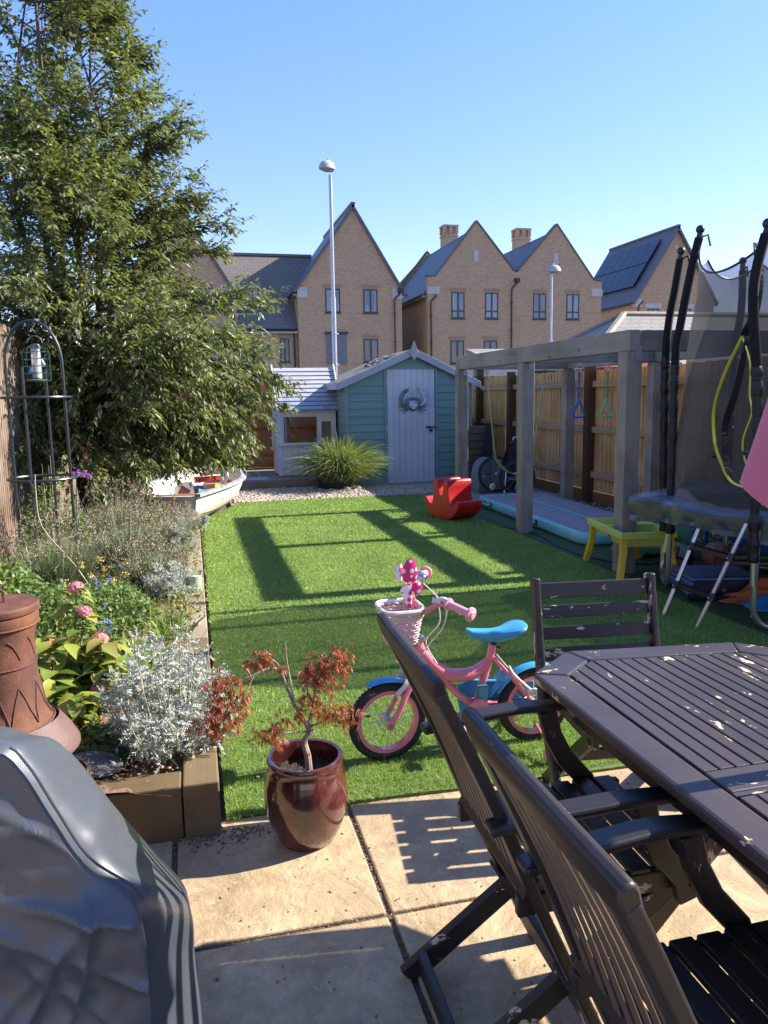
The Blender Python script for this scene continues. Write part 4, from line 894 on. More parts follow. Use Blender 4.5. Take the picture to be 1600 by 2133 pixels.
# ================================================================ boat with toys
M_boat = wood('white_boat_paint', (.62, .60, .57), (.54, .52, .49), (.66, .58, .55), 2, 9, .6, .2, peel=.83, peelcol=(.35, .28, .22))
M_gunw = pm('grey_gunwale', (.34, .36, .38), (.26, .28, .31), 12, .7)
BA = R(75); bc = Vector((.02, 10.75)); bd = Vector((math.cos(BA), math.sin(BA))); bs = Vector((bd.y, -bd.x))
def boatpt(t, s, z): p = bc+bd*t+bs*s; return (p.x, p.y, z)
def bhw(t):  # half width along axis t -1.5..1.45
    u = (t+1.5)/2.95; return .40+.17*math.sin(min(1, u/.55)*PI/2)-.57*max(0, (u-.55)/.45)**2.6
def brim(t): u = (t+1.5)/2.95; return .40+.13*max(0, (u-.5)/.5)**2
t = thing('rowing_boat', 'old white rowing boat used as a sandpit on the lawn edge under the tree', 'boat', (bc.x, bc.y, 0))
N = 26; prof_o = [(1.0, 1.0), (.96, .75), (.85, .45), (.62, .15), (.3, .02), (0, 0)]
m = MB(); rings = []
for i in range(N):
    tt = -1.5+2.95*i/(N-1); w_ = max(bhw(tt), .015); h_ = brim(tt); ring = []
    for a, b_ in prof_o: ring.append(boatpt(tt-(.25*(1-b_) if i > N*.7 else 0)*(i/N), w_*a, h_*b_+.0))
    for a, b_ in prof_o[-2::-1]: ring.append(boatpt(tt-(.25*(1-b_) if i > N*.7 else 0)*(i/N), -w_*a, h_*b_+.0))
    inner = [(.94, .99), (.90, .75), (.8, .5), (.58, .25), (.3, .13), (0, .11)]
    ri = [boatpt(tt-(.3*(1-b_) if i > N*.7 else 0)*(i/N), -w_*a, h_*b_) for a, b_ in inner]+[boatpt(tt-(.3*(1-b_) if i > N*.7 else 0)*(i/N), w_*a, h_*b_) for a, b_ in inner[-2::-1]]
    rings.append(ring+ri)
k = len(rings[0]); m.add([p for r in rings for p in r], [(i*k+a, i*k+(a+1) % k, (i+1)*k+(a+1) % k, (i+1)*k+a) for i in range(N-1) for a in range(k)]+[tuple(range(k))])
obj('hull', m, M_boat, t, w=True, smooth=True, ang=50)
for s in (-1, 1):
    m = MB(); m.sweep([boatpt(-1.5+2.95*i/(N-1), s*(bhw(-1.5+2.95*i/(N-1))+.01)*1.0, brim(-1.5+2.95*i/(N-1))+.01) for i in range(N)], [(-.035, -.018), (.035, -.018), (.035, .018), (-.035, .018)]); obj('gunwale', m, M_gunw, t, w=True)
m = MB(); m.prism([(-.36, .06), (.36, .06), (.40, .4), (-.40, .4)], 0, .03, 'y'); mm = MB(); mm.v = [boatpt(-1.5+y, x, z) for x, y, z in m.v]; mm.f = m.f; obj('transom', mm, M_boat, t, w=True)
m = MB(); a_ = .2; m.add([boatpt(-.55, -.5, .27), boatpt(-.55, .5, .27), boatpt(-.3, .5, .27), boatpt(-.3, -.5, .27), boatpt(-.55, -.5, .24), boatpt(-.55, .5, .24), boatpt(-.3, .5, .24), boatpt(-.3, -.5, .24)], [(0, 1, 2, 3), (7, 6, 5, 4), (0, 4, 5, 1), (1, 5, 6, 2), (2, 6, 7, 3), (3, 7, 4, 0)]); obj('bench', m, M_boat, t, w=True)
m = MB(); m.grid(lambda u, v: boatpt(-1.45+2.5*v, (u-.5)*2*.80*bhw(-1.45+2.5*v), .155+.02*math.sin(u*9+v*7)), 10, 20); obj('sand', m, pm('play_sand', (.42, .32, .2), (.33, .25, .15), 12, .95, .6, 90), t, w=True, smooth=True)
def P(t_, s_, z): return boatpt(t_, s_, z)
plastic = lambda n_, c: pm('plastic_'+n_, c, tuple(x*.85 for x in c), 5, .35)
RED = plastic('red', (.60, .035, .03)); TEAL = plastic('teal', (.06, .25, .33)); PINKC = plastic('pink', (.62, .10, .14)); ORG = plastic('orange', (.75, .16, .03)); NAVY = plastic('navy', (.05, .09, .18)); TERR = pm('terracotta', (.42, .16, .09), (.36, .13, .07), 9, .8); GRN = plastic('green', (.02, .30, .10)); CREAM = plastic('cream', (.62, .55, .40)); YEL = plastic('yellow', (.75, .55, .05)); LB = plastic('light_blue', (.30, .60, .68))
M_pine = wood('toy_pine', (.45, .27, .14), (.36, .2, .1), None, 0, 20, .6, .2)
q = boatpt(.15, .12, .21); t = thing('wooden_block_stack', 'pile of pale wooden toy blocks in the middle of the boat', 'toy blocks', q)
for i, (x, y, z, a) in enumerate([(0, 0, .05, .1), (.14, .02, .05, -.2), (.06, -.06, .0, .3), (.05, .02, .12, .05)]):
    m = MB(); m.box((x, y, z), (.16, .09, .07), (0, 0, a)); obj('block', m, M_pine, t, bevel=.004)
q = boatpt(.22, .10, .36); t = thing('toy_boat', 'red plastic toy boat with white rim on top of the toy pile', 'toy boat', q, R(20))
m = MB(); n_ = 14; rg = []
for i in range(n_):
    u = i/(n_-1); w_ = .075*math.sin(PI*(.08+.86*u))**.6; rg.append([(u*.36-.18, s*w_*a, .02+.09*b_) for s, a, b_ in ((1, 1, 1), (1, .7, .3), (1, .0, 0), (-1, .7, .3), (-1, 1, 1), (-1, .8, .95), (0, 0, .5), (1, .8, .95))])
k = 8; m.add([p for r in rg for p in r], [(i*k+a, i*k+(a+1) % k, (i+1)*k+(a+1) % k, (i+1)*k+a) for i in range(n_-1) for a in range(k)]+[tuple(range(k)), tuple((n_-1)*k+a for a in range(k))]); obj('hull', m, RED, t, smooth=True)
m = MB(); m.tube([(u*.36-.18, .077*math.sin(PI*(.08+.86*u))**.6, .112) for u in [i/12 for i in range(13)]], .008, 6); m.tube([(u*.36-.18, -.077*math.sin(PI*(.08+.86*u))**.6, .112) for u in [i/12 for i in range(13)]], .008, 6); obj('rim', m, plastic('offwhite', (.7, .68, .65)), t, smooth=True)
m = MB(); m.box((-.02, 0, .12), (.1, .08, .07)); obj('cabin', m, RED, t, bevel=.01)
def cup(label, name, cat, loc, r0, r1, h, mat, rot=(0, 0, 0), handle=False, g='toys in the boat'):
    t = thing(name, label, cat, loc, 0, g); t.rotation_euler = rot
    m = MB(); m.lathe([(r0*.98, 0), (r1, h), (r1*.93, h), (r0*.9, .006), (.0001, .006)], n=20); m.lathe([(r1*1.0, h-.008), (r1*1.07, h), (r1*1.0, h+.005), (r1*.95, h)], n=20); obj('body', m, mat, t, smooth=True)
    if handle:
        m = MB(); m.tube([(r1*.96, 0, h*.85), (r1*1.5, 0, h*.75), (r1*1.6, 0, h*.5), (r1*1.3, 0, h*.25), (r0*.98, 0, h*.2)], .009, 8); obj('handle', m, mat, t, smooth=True)
cup('red toy jug with a handle at the right end of the toy pile', 'toy_jug', 'toy', boatpt(.28, .36, .24), .05, .075, .15, PINKC, (R(0), R(35), R(30)), True)
cup('teal toy beaker lying in front of the wooden blocks', 'toy_beaker', 'toy', boatpt(-.12, .2, .26), .04, .055, .14, TEAL, (R(10), R(80), R(200)))
cup('orange brown flower pot at the left end of the toys in the boat', 'flower_pot', 'pot', boatpt(.15, -.14, .24), .045, .075, .13, TERR, (R(0), R(70), R(170)))
cup('dark blue pail beside the wooden blocks in the boat', 'toy_pail', 'toy', boatpt(.22, -.03, .2), .05, .065, .12, NAVY, (R(15), 0, 0), True)
cup('yellow toy cup tipped next to the red jug in the boat', 'toy_cup', 'toy', boatpt(.12, .26, .3), .04, .055, .09, YEL, (R(60), R(30), 0))
m = MB(); m.lathe([(.10, 0), (.125, .018), (.118, .02), (.09, .006), (.0001, .006)], boatpt(.05, .0, .2), 24); solo('flying_disc', m, ORG, 'flat orange disc under the pots in the boat', 'disc', loc=boatpt(.05, 0, .2), smooth=True)
m = MB(); a_ = Vector(boatpt(-.35, .42, .28)); b_ = Vector(boatpt(.1, .50, .3)); m.tube([a_, b_], .045, 12); solo('green_tube', m, GRN, 'dark green toy roll at the right rim of the boat', 'toy', loc=tuple(a_), smooth=True)
m = MB(); m.tube([boatpt(-.35, .32, .30), boatpt(-.1, .40, .31)], .03, 10); solo('blue_tube', m, LB, 'light blue toy tube beside the green roll in the boat', 'toy', loc=boatpt(-.35, .32, .3), smooth=True)
m = MB(); m.bar(boatpt(-.42, -.42, .285), boatpt(-.38, .25, .285), .035, .02); solo('wooden_stick', m, M_pine, 'pale wooden stick lying across the boat bench', 'stick', loc=boatpt(-.4, 0, .28), bevel=.004)
m = MB(); Pp = [(-.16, 0), (-.15, .12), (-.08, .19), (.06, .2), (.13, .16), (.16, 0)]; m.prism(Pp, -.01, .01, 'y'); mm = MB(); q = Vector(boatpt(.35, -.25, .17)); mm.v = [tuple(q+Vector((x, y+z*.3, z))) for x, y, z in m.v]; mm.f = m.f; solo('body_board', mm, pm('pale_grey_foam', (.45, .45, .5), rough=.7), 'pale grey rounded board standing inside the boat', 'board', loc=tuple(q), bevel=.006)
# ================================================================ red rocker
M_red = pm('red_rotomould', (.52, .012, .012), (.44, .009, .01), 4, .38, .12, 90, spec=.5)
t = thing('rocker_seat', 'red moulded plastic seesaw rocker on the far right of the lawn', 'rocker', (3.10, 8.98, .012), R(-74))
top = []
Hs = [(-.50, .20), (-.49, .245), (-.46, .255), (-.43, .235), (-.37, .185), (-.31, .165), (-.255, .19), (-.225, .28), (-.205, .40), (-.215, .465), (-.19, .495), (-.11, .495), (-.085, .47), (-.075, .38), (-.045, .31), (0, .29)]
top = Hs+[(-x, z) for x, z in Hs[-2::-1]]
bot = [(.50, .19), (.46, .12), (.38, .07), (.27, .018), (.12, .0), (-.12, .0), (-.27, .018), (-.38, .07), (-.46, .12), (-.50, .19)]
m = MB(); m.prism([(x*.74, z) for x, z in top+bot], -.18, .18, 'y'); obj('body', m, M_red, t, bevel=.022, smooth=True, ang=60)
m = MB()
for s in (-1, 1):
    for i in range(5): m.box((s*(.31+.0*i), -.12+.06*i, .16+.004), (.10, .018, .012))
obj('foot_tread', m, M_red, t, bevel=.004)
# ================================================================ inflatable mat
M_matg = pm('grey_mat_top', (.28, .27, .30), (.25, .24, .27), 3, .6, .3, 200); M_matt = pm('teal_mat_side', (.22, .55, .58), (.20, .50, .53), 3, .38)
t = thing('inflatable_mat', 'long grey topped inflatable tumbling mat with teal sides and stripe', 'inflatable mat', (4.28, 8.45, .0), R(-1.5))
def rrect(hx, hy, r, n=6):
    out = []
    for cx, cy, a in ((hx-r, hy-r, 0), (-hx+r, hy-r, 90), (-hx+r, -hy+r, 180), (hx-r, -hy+r, 270)):
        for i in range(n+1): t_ = R(a+90*i/n); out.append((cx+r*math.cos(t_), cy+r*math.sin(t_)))
    return out
m = MB(); layers = [(-.035, .008), (-.012, .012), (0, .035), (.0, .10), (-.010, .125), (-.03, .135)]
K = None; vs = []; 
for ins, z in layers:
    rp = rrect(.50+ins, 1.62+ins, .17); K = len(rp); vs += [(x, y, z) for x, y in rp]
m.add(vs, [(i*K+a, i*K+(a+1) % K, (i+1)*K+(a+1) % K, (i+1)*K+a) for i in range(len(layers)-1) for a in range(K)]+[tuple(range(K-1, -1, -1)), tuple((len(layers)-1)*K+a for a in range(K))]); obj('side', m, M_matt, t, smooth=True, ang=70)
m = MB(); m.add([(x, y, .139) for x, y in rrect(.465, 1.585, .15)], [tuple(range(28))]); obj('top_sheet', m, M_matg, t)
m = MB(); m.b2(-.025, .025, -1.58, 1.58, .141, .143); obj('stripe', m, M_matt, t)
for y in (.0-.35, 1.12):
    m = MB(); m.tube([(-.50, y-.11, .07), (-.53, y-.06, .065), (-.53, y+.06, .065), (-.50, y+.11, .07)], .014, 8); o = obj('handle', m, M_matt, t, smooth=True)
    m = MB(); m.b2(-.506, -.498, y-.15, y-.09, .04, .1); m.b2(-.506, -.498, y+.09, y+.15, .04, .1); obj('handle_patch', m, M_black, o)
m = MB(); m.b2(-.507, -.499, 1.25, 1.40, .05, .105); obj('label_patch', m, plastic('patch', (.6, .6, .6)), t)
m = MB(); m.b2(-.509, -.5005, 1.30, 1.33, .065, .09); obj('valve', m, RED, t)
# ================================================================ water table
M_lime = pm('lime_water_tray', (.55, .62, .13), (.50, .57, .11), 3, .35); M_yel = pm('yellow_leg_plastic', (.72, .48, .03), (.66, .42, .03), 3, .4)
t = thing('water_table', 'lime green sand and water table on yellow legs beside the pergola post', 'water table', (3.62, 5.82, 0), R(-9))
m = MB(); hx, hy = .24, .40
for (x0, x1, y0, y1) in ((-hx, hx, -hy, hy),):
    rimz = .40
    m.add([(x0, y0, rimz), (x1, y0, rimz), (x1, y1, rimz), (x0, y1, rimz), (x0, y0, rimz-.05), (x1, y0, rimz-.05), (x1, y1, rimz-.05), (x0, y1, rimz-.05),
           (x0+.035, y0+.035, rimz), (x1-.035, y0+.035, rimz), (x1-.035, y1-.035, rimz), (x0+.035, y1-.035, rimz)], [(0, 1, 5, 4), (1, 2, 6, 5), (2, 3, 7, 6), (3, 0, 4, 7), (0, 8, 9, 1), (1, 9, 10, 2), (2, 10, 11, 3), (3, 11, 8, 0)])
for (x0, x1, y0, y1, d) in ((-hx+.035, hx-.035, -hy+.035, -.015, .13), (-hx+.035, hx-.035, .015, hy-.035, .11)):
    i_ = .03; z1, z0 = .40, .40-d
    m.add([(x0, y0, z1), (x1, y0, z1), (x1, y1, z1), (x0, y1, z1), (x0+i_, y0+i_, z0), (x1-i_, y0+i_, z0), (x1-i_, y1-i_, z0), (x0+i_, y1-i_, z0)], [(0, 1, 5, 4), (1, 2, 6, 5), (2, 3, 7, 6), (3, 0, 4, 7), (4, 5, 6, 7)])
m.b2(-hx+.03, hx-.03, -.018, .018, .385, .402)
obj('tray', m, M_lime, t, bevel=.006)
for sx in (-1, 1):
    for sy in (-1, 1):
        m = MB(); m.sweep([(sx*(hx-.045), sy*(hy-.05), .36), (sx*(hx-.04), sy*(hy-.045), .22), (sx*(hx+.0), sy*(hy+.0), .006)], lambda i, u: [(-.03+.003*i, -.026), (.03-.003*i, -.026), (.03-.003*i, .026), (-.03+.003*i, .026)], up=(0, 1, 0)); o = obj('leg', m, M_yel, t, bevel=.006)
# ================================================================ toddler climber (mint) and blue slide
M_mintd = pm('mint_climber', (.16, .38, .30), (.14, .34, .27), 3, .4); M_pblue = pm('pale_blue_step', (.22, .40, .45), (.2, .37, .42), 3, .4)
t = thing('toddler_climber', 'mint green toddler step and slide behind the water table', 'toddler climber', (4.15, 6.15, 0), R(-8))
for y in (-.0, .42):
    m = MB(); pr = [(-.30, 0), (-.12, .44), (-.05, .50), (.14, .50), (.22, .44), (.40, 0), (.30, 0), (.19, .20), (.12, .26), (-.02, .26), (-.09, .20), (-.18, 0)]; m.prism(pr, y-.02, y+.02, 'y'); obj('side_panel', m, M_mintd, t, bevel=.012)
for x, z, w_ in ((-.10, .27, .16), (-.22, .13, .14)):
    m = MB(); m.box((x, .21, z), (w_, .40, .03)); obj('step', m, M_pblue, t, bevel=.008)
m = MB(); m.b2(-.26, .30, .02, .40, .03, .10); obj('base', m, pm('green_base', (.16, .42, .17), rough=.4), t, bevel=.02)
M_bs = pm('blue_slide_plastic', (.025, .12, .40), (.02, .10, .35), 3, .3)
t = thing('slide', 'blue plastic garden slide lying behind the trampoline legs', 'slide', (4.9, 5.7, 0))
pth = [(4.62, 6.55, .62), (4.66, 6.30, .50), (4.72, 6.0, .34), (4.80, 5.65, .19), (4.90, 5.35, .11), (5.0, 5.0, .08), (5.05, 4.8, .10)]
m = MB(); m.sweep(pth, [(-.24, .10), (-.22, .0), (.22, .0), (.24, .10), (.20, .10), (.19, .03), (-.19, .03), (-.20, .10)]); obj('chute', m, M_bs, t, w=True, smooth=True, ang=50)
for x in (-.2, .2):
    m = MB(); m.tube([(4.64+x, 6.45, .56), (4.7+x, 6.5, 0)], .02, 8); obj('leg', m, M_bs, t, w=True, smooth=True)
m = MB(); m.tube([(4.6, 6.3, .47), (4.95, 5.9, .02)], .03, 8); obj('brace', m, M_bs, t, w=True, smooth=True)
# ================================================================ trampoline
TC = Vector((4.33, 4.62)); M_steel = pm('zinc_tube', (.36, .40, .30), (.46, .48, .42), 2.5, .28, metal=.8, st=(1, 1, .3)); M_foam = pm('black_foam_sleeve', (.008, .008, .009), (.012, .012, .013), 20, .42, .6, 40, spec=.4, bdist=.015)
M_foams = pm('smooth_foam_sleeve', (.008, .008, .009), (.012, .012, .013), 30, .85, .2, 60, spec=.25)
M_pad = pm('blue_grey_pad', (.075, .10, .165), (.06, .085, .14), 3, .28, .35, 7, spec=.6, bdist=.02); M_skirt = pm('dark_green_skirt', (.045, .062, .07), (.035, .048, .06), 4, .28, .4, 8, spec=.6, bdist=.02)
t = thing('trampoline', 'round garden trampoline with black safety net and blue grey pad', 'trampoline', (TC.x, TC.y, 0))
poles = {'p1': [(3.72, 5.48, 0), (3.72, 5.48, .36), (3.68, 5.48, 1.55), (3.69, 5.48, 2.02), (3.74, 5.48, 2.32), (3.78, 5.48, 2.58)],
         'p2': [(3.515, 5.10, 0), (3.52, 5.10, .45), (3.505, 5.1, 1.72), (3.535, 5.1, 2.0), (3.61, 5.1, 2.41), (3.67, 5.1, 2.66)],
         'p3': [(3.42, 4.05, 0), (3.40, 4.05, .45), (3.37, 4.05, 1.42), (3.30, 4.05, 2.02), (3.31, 4.05, 2.24), (3.37, 4.05, 2.47)],
         'p4': [(4.72, 3.62, 0), (4.72, 3.62, .45), (4.72, 3.62, 1.5), (4.72, 3.64, 2.1), (4.71, 3.7, 2.3), (4.69, 3.76, 2.5)],
         'p5': [(4.46, 5.66, 0), (4.46, 5.66, .45), (4.46, 5.68, 1.2), (4.49, 5.7, 1.86), (4.53, 5.7, 2.22), (4.52, 5.7, 2.56)],
         'p6': [(5.27, 4.95, 0), (5.27, 4.95, .45), (5.27, 4.95, 1.5), (5.25, 4.94, 2.1), (5.2, 4.9, 2.3), (5.16, 4.88, 2.5)]}
def smooth_path(P, n=5):
    out = []; P = [Vector(p) for p in P]
    for i in range(len(P)-1):
        a, b_, c, d = P[max(i-1, 0)], P[i], P[i+1], P[min(i+2, len(P)-1)]
        for k in range(n):
            u = k/n; out.append(.5*((2*b_)+(c-a)*u+(2*a-5*b_+4*c-d)*u*u+(3*b_-a-3*c+d)*u**3))
    out.append(P[-1]); return out
for k_, P_ in poles.items():
    B = Vector(P_[0]); inw = (Vector((TC.x, TC.y, 0))-B).normalized()
    m = MB(); path = smooth_path(P_[1:])
    low = [p for p in path if p.z < 1.80]; high = [p for p in path if p.z >= 1.55]
    m.tube([B+Vector((-inw.x*.025, -inw.y*.025, .30))]+[Vector(path[0])+Vector((0, 0, .1)), path[1]], .019, 10); pole = obj('pole', m, M_steel, t, w=True, smooth=True)
    # crumpled sleeve
    lowd = []; 
    for i in range(len(low)-1):
        for k in range(10): lowd.append(low[i].lerp(low[i+1], k/10))
    lowd.append(low[-1])
    rr_ = random.Random(hash(k_) % 97 if False else ord(k_[1])); m = MB(); m.tube(lowd, [.029+.006*rr_.random()+.003*math.sin(i*.9) for i in range(len(lowd))], 12)
    sub('crumpled_sleeve', m, M_foam, pole, True)
    m = MB(); m.tube(high[:-1], .030, 12); sub('foam_sleeve', m, M_foams, pole, True)
    m = MB(); m.tube([high[-2], high[-1]], .022, 10); m.ell(tuple(high[-1]+Vector((0, 0, .03))), .032, 12); m.tube([high[-2], high[-2]+inw*.06+Vector((0, 0, .02)), high[-2]+inw*.08-Vector((0, 0, .06))], .008, 6); sub('cap', m, M_black, pole, True)
for a, b_ in (('p1', 'p2'), ('p3', 'p4'), ('p5', 'p6')):
    A, B = Vector(poles[a][0]), Vector(poles[b_][0]); d = (B-A).normalized(); r_ = .13
    pts = [A+Vector((0, 0, .66))]+[A+d*(r_-r_*math.cos(R(q)))+Vector((0, 0, r_+.022-r_*math.sin(R(q)))) for q in range(0, 91, 15)]
    pts += [B-d*(r_-r_*math.cos(R(q)))+Vector((0, 0, r_+.022-r_*math.sin(R(q)))) for q in range(90, -1, -15)]+[B+Vector((0, 0, .66))]
    m = MB(); m.tube(pts, .021, 12)
    for Q in (A, B): m.tube([Q+Vector((0, 0, .20)), Q+Vector((0, 0, .204))], .0225, 12)
    lg = obj('leg', m, M_steel, t, w=True, smooth=True)
    m = MB()
    for Q in (A, B):
        for z in (.10, .42): m.ell((Q.x-.022, Q.y-.012, z), .006, 6)
    sub('bolt', m, M_alu, lg)
rim = [(TC.x+.95*math.cos(2*PI*i/48), TC.y+.95*math.sin(2*PI*i/48), .68) for i in range(48)]
m = MB(); m.tube(rim, .022, 10, closed=True); obj('frame', m, M_steel, t, w=True, smooth=True)
m = MB(); m.add([(TC.x+.78*math.cos(2*PI*i/48), TC.y+.78*math.sin(2*PI*i/48), .69) for i in range(48)], [tuple(range(48))]); obj('bed', m, pm('black_mesh_bed', (.012, .012, .013), rough=.7), t, w=True)
def padr(a):
    b0 = math.atan2(.62, -1.04); d_ = abs((a-b0+PI) % (2*PI)-PI); return 1.05+.20*max(0, 1-d_/.30)
m = MB(); NP = 120; vs = []
for i in range(NP):
    a = 2*PI*i/NP; c_, s_ = math.cos(a), math.sin(a); ro_ = padr(a); wv = .005*math.sin(a*9)+.004*math.sin(a*23)
    for r_, z in ((.74, .70), (.80, .735+wv), (.93, .755+wv), (ro_, .742+wv), (ro_+.012, .72+wv)): vs.append((TC.x+r_*c_, TC.y+r_*s_, z))
m.add(vs, [(i*5+a, i*5+a+1, ((i+1) % NP)*5+a+1, ((i+1) % NP)*5+a) for i in range(NP) for a in range(4)]); pd = obj('pad', m, M_pad, t, w=True, smooth=True)
m = MB(); vs = []
for i in range(NP):
    a = 2*PI*i/NP; c_, s_ = math.cos(a), math.sin(a); ro_ = padr(a)+.012; dr = .135+.025*math.sin(a*5+1)+.008*math.sin(a*17); wv = .005*math.sin(a*9)+.004*math.sin(a*23)
    for k, (o_, zz) in enumerate(((0, 0), (.006, -.4), (-.006+.012*math.sin(a*23), -.75), (.01*math.sin(a*31), -1))): vs.append((TC.x+(ro_+o_)*c_, TC.y+(ro_+o_)*s_, .722+wv*(1+zz)+zz*dr))
m.add(vs, [(i*4+a, i*4+a+1, ((i+1) % NP)*4+a+1, ((i+1) % NP)*4+a) for i in range(NP) for a in range(3)]); sub('skirt', m, M_skirt, pd, True)
def netmat():
    m, n, l, b = _new('safety_net'); b.inputs['Base Color'].default_value = (.035, .033, .031, 1); b.inputs['Roughness'].default_value = .6
    f = _noise(n, l, _map(n, l), 2.0, 4, .6, .5)
    tr = n.new('ShaderNodeBsdfTransparent'); x = n.new('ShaderNodeMixShader')
    l.new(_math(n, l, 'MULTIPLY_ADD', f, .24, .55), x.inputs[0]); l.new(tr.outputs[0], x.inputs[1]); l.new(b.outputs[0], x.inputs[2]); l.new(x.outputs[0], n['Material Output'].inputs[0]); return m
M_net = netmat()
pa = sorted([math.atan2(p[-1][1]-TC.y, p[-1][0]-TC.x) for p in poles.values()])
def netR(z): return .93-.065*(z-.75)
def nettop(a):
    for i in range(len(pa)):
        a0 = pa[i]; a1 = pa[(i+1) % len(pa)]+(2*PI if i == len(pa)-1 else 0)
        aa = a if a >= pa[0] else a+2*PI
        if a0 <= aa <= a1: u = (aa-a0)/(a1-a0); return 2.53-.75*u*(1-u)*(a1-a0)/1.05
    return 2.5
m = MB(); NV = 14
for side in range(1):
    vs = [];
    for i in range(NP):
        a = -PI+2*PI*i/NP; zt = nettop(a)
        for k in range(NV):
            z = .74+(zt-.74)*k/(NV-1); r_ = netR(z)+.012*math.sin(a*9+z*3)+.008*math.sin(z*9+a*4); vs.append((TC.x+r_*math.cos(a), TC.y+r_*math.sin(a), z))
m.add(vs, [(i*NV+k, i*NV+k+1, ((i+1) % NP)*NV+k+1, ((i+1) % NP)*NV+k) for i in range(NP) for k in range(NV-1)]); nt_ = obj('safety_net', m, M_net, t, w=True, smooth=True)
m = MB(); m.tube([(TC.x+netR(2.5)*math.cos(a), TC.y+netR(2.5)*math.sin(a), nettop(a)) for a in [-PI+2*PI*i/NP for i in range(NP)]], .008, 6, closed=True); sub('net_edge', m, M_black, nt_, True)
def onnet(y, z, o=.02): r_ = netR(z)+o; return (TC.x-math.sqrt(max(r_*r_-(y-TC.y)**2, .001)), y, z)
for pts, wdt in (([(4.37, 1.87), (4.48, 1.62), (4.53, 1.40), (4.50, 1.2), (4.43, 1.06), (4.33, .93), (4.17, .88), (4.13, .80)], .020), ([(4.37, 1.87), (4.30, 1.70), (4.28, 1.5), (4.255, 1.38), (4.29, 1.2), (4.25, 1.05), (4.16, .93)], .009)):
    m = MB(); sp_ = smooth_path([onnet(y, z) for y, z in pts], 6); m.sweep(sp_, [(-.003, -wdt/2), (.003, -wdt/2), (.003, wdt/2), (-.003, wdt/2)], up=(1, 0, 0)); sub('zip_trim', m, pm('yellow_webbing', (.62, .60, .05), rough=.7), nt_)
m = MB(); m.sweep(smooth_path([onnet(4.335, 2.45), onnet(4.30, 2.2), onnet(4.31, 2.0), onnet(4.365, 1.88)]), [(-.006, -.03), (.006, -.03), (.006, .03), (-.006, .03)], up=(1, 0, 0))
m.sweep(smooth_path([onnet(4.34, 1.85, .012), onnet(4.38, 1.5, .012), onnet(4.42, 1.3, .012), onnet(4.40, 1.1, .012), onnet(4.36, .98, .012)]), lambda i, u: [(-.004, -.02-.02*math.sin(u*PI)), (.004, -.02-.02*math.sin(u*PI)), (.004, .02), (-.004, .02)], up=(1, 0, 0)); sub('door_flap', m, M_foam, nt_, True)
m = MB(); m.box(onnet(4.50, 1.10, .03), (.02, .05, .02), (.5, 0, 0)); m.box(onnet(4.26, 1.13, .03), (.02, .04, .02), (-.5, 0, 0)); sub('clip', m, M_black, nt_)
# ladder
t = thing('trampoline_ladder', 'aluminium two step ladder leaning on the trampoline', 'ladder', (3.2, 4.35, 0))
A0, A1 = Vector((3.08, 4.50, .01)), Vector((3.345, 4.47, .70)); B0, B1 = Vector((3.10, 4.17, .01)), Vector((3.345, 4.06, .70))
for a, b_ in ((A0, A1), (B0, B1)):
    m = MB(); m.tube([a, b_], .014, 10); obj('rail', m, M_alu, t, w=True, smooth=True)
for u in (.30, .68):
    p, q_ = A0.lerp(A1, u), B0.lerp(B1, u); m = MB(); m.bar(p+Vector((.015, 0, 0)), q_+Vector((.015, 0, 0)), .045, .028)
    for s_ in (p, q_): m.tube([s_-Vector((.008, 0, .026)), s_+Vector((.012, 0, .03))], .020, 10)
    st_ = obj('step', m, M_black, t, w=True, bevel=.003)
    m = MB(); m.ell(tuple(p-Vector((.022, .0, 0))), .006, 6); m.ell(tuple(q_-Vector((.022, 0, 0))), .006, 6); sub('screw', m, M_alu, st_)
# things under the trampoline
def ballmat(name, c, line, mode):
    m, n, l, b = _new(name); v = _map(n, l); sp = n.new('ShaderNodeSeparateXYZ'); l.new(v, sp.inputs[0])
    a = _math(n, l, 'ABSOLUTE', sp.outputs[0]); z = _math(n, l, 'ABSOLUTE', sp.outputs[2]); y = _math(n, l, 'ABSOLUTE', _math(n, l, 'SUBTRACT', _math(n, l, 'ABSOLUTE', sp.outputs[1]), .06))
    mn = _math(n, l, 'MINIMUM', _math(n, l, 'MINIMUM', a, z), y); k = _math(n, l, 'LESS_THAN', mn, .003 if mode else .012)
    l.new(_mix(n, l, k, c, line), b.inputs['Base Color']); b.inputs['Roughness'].default_value = .7; _bump(n, l, _noise(n, l, v, 200, 2), .3, .003, b); return m
def ball(name, label, c, r, mat, cat='ball', rot=(0, 0, 0)):
    m = MB(); m.ell((0, 0, 0), r, 24); o = bpy.data.objects.new(name, m.mesh(name, (0, 0, 0), True, 80)); o.data.materials.append(mat); COL.objects.link(o); o.location = c; o.rotation_euler = rot; tag(o, label, cat); return o
ball('basketball', 'faded pink basketball under the trampoline', (4.34, 5.62, .12), .12, ballmat('basketball_rubber', (.36, .17, .13), (.03, .02, .02), 1), rot=(.4, .3, .5))
ball('rugby_ball', 'grey and black rugby ball next to the faded basketball', (4.14, 5.78, .095), (.14, .09, .095), ballmat('rugby_rubber', (.22, .20, .18), (.04, .01, .01), 0), rot=(.2, 0, .9))
ball('football', 'dark patterned football in the shade behind the basketball', (4.62, 5.55, .11), .11, pm('dark_ball', (.05, .05, .05), (.14, .13, .12), 12, .6, rlo=.5, rhi=.55))
ball('tennis_ball', 'old yellow ball beside the orange cloth under the trampoline', (3.82, 4.86, .045), .04, pm('felt_ball', (.28, .26, .07), (.2, .18, .05), 20, .95, .5, 150))
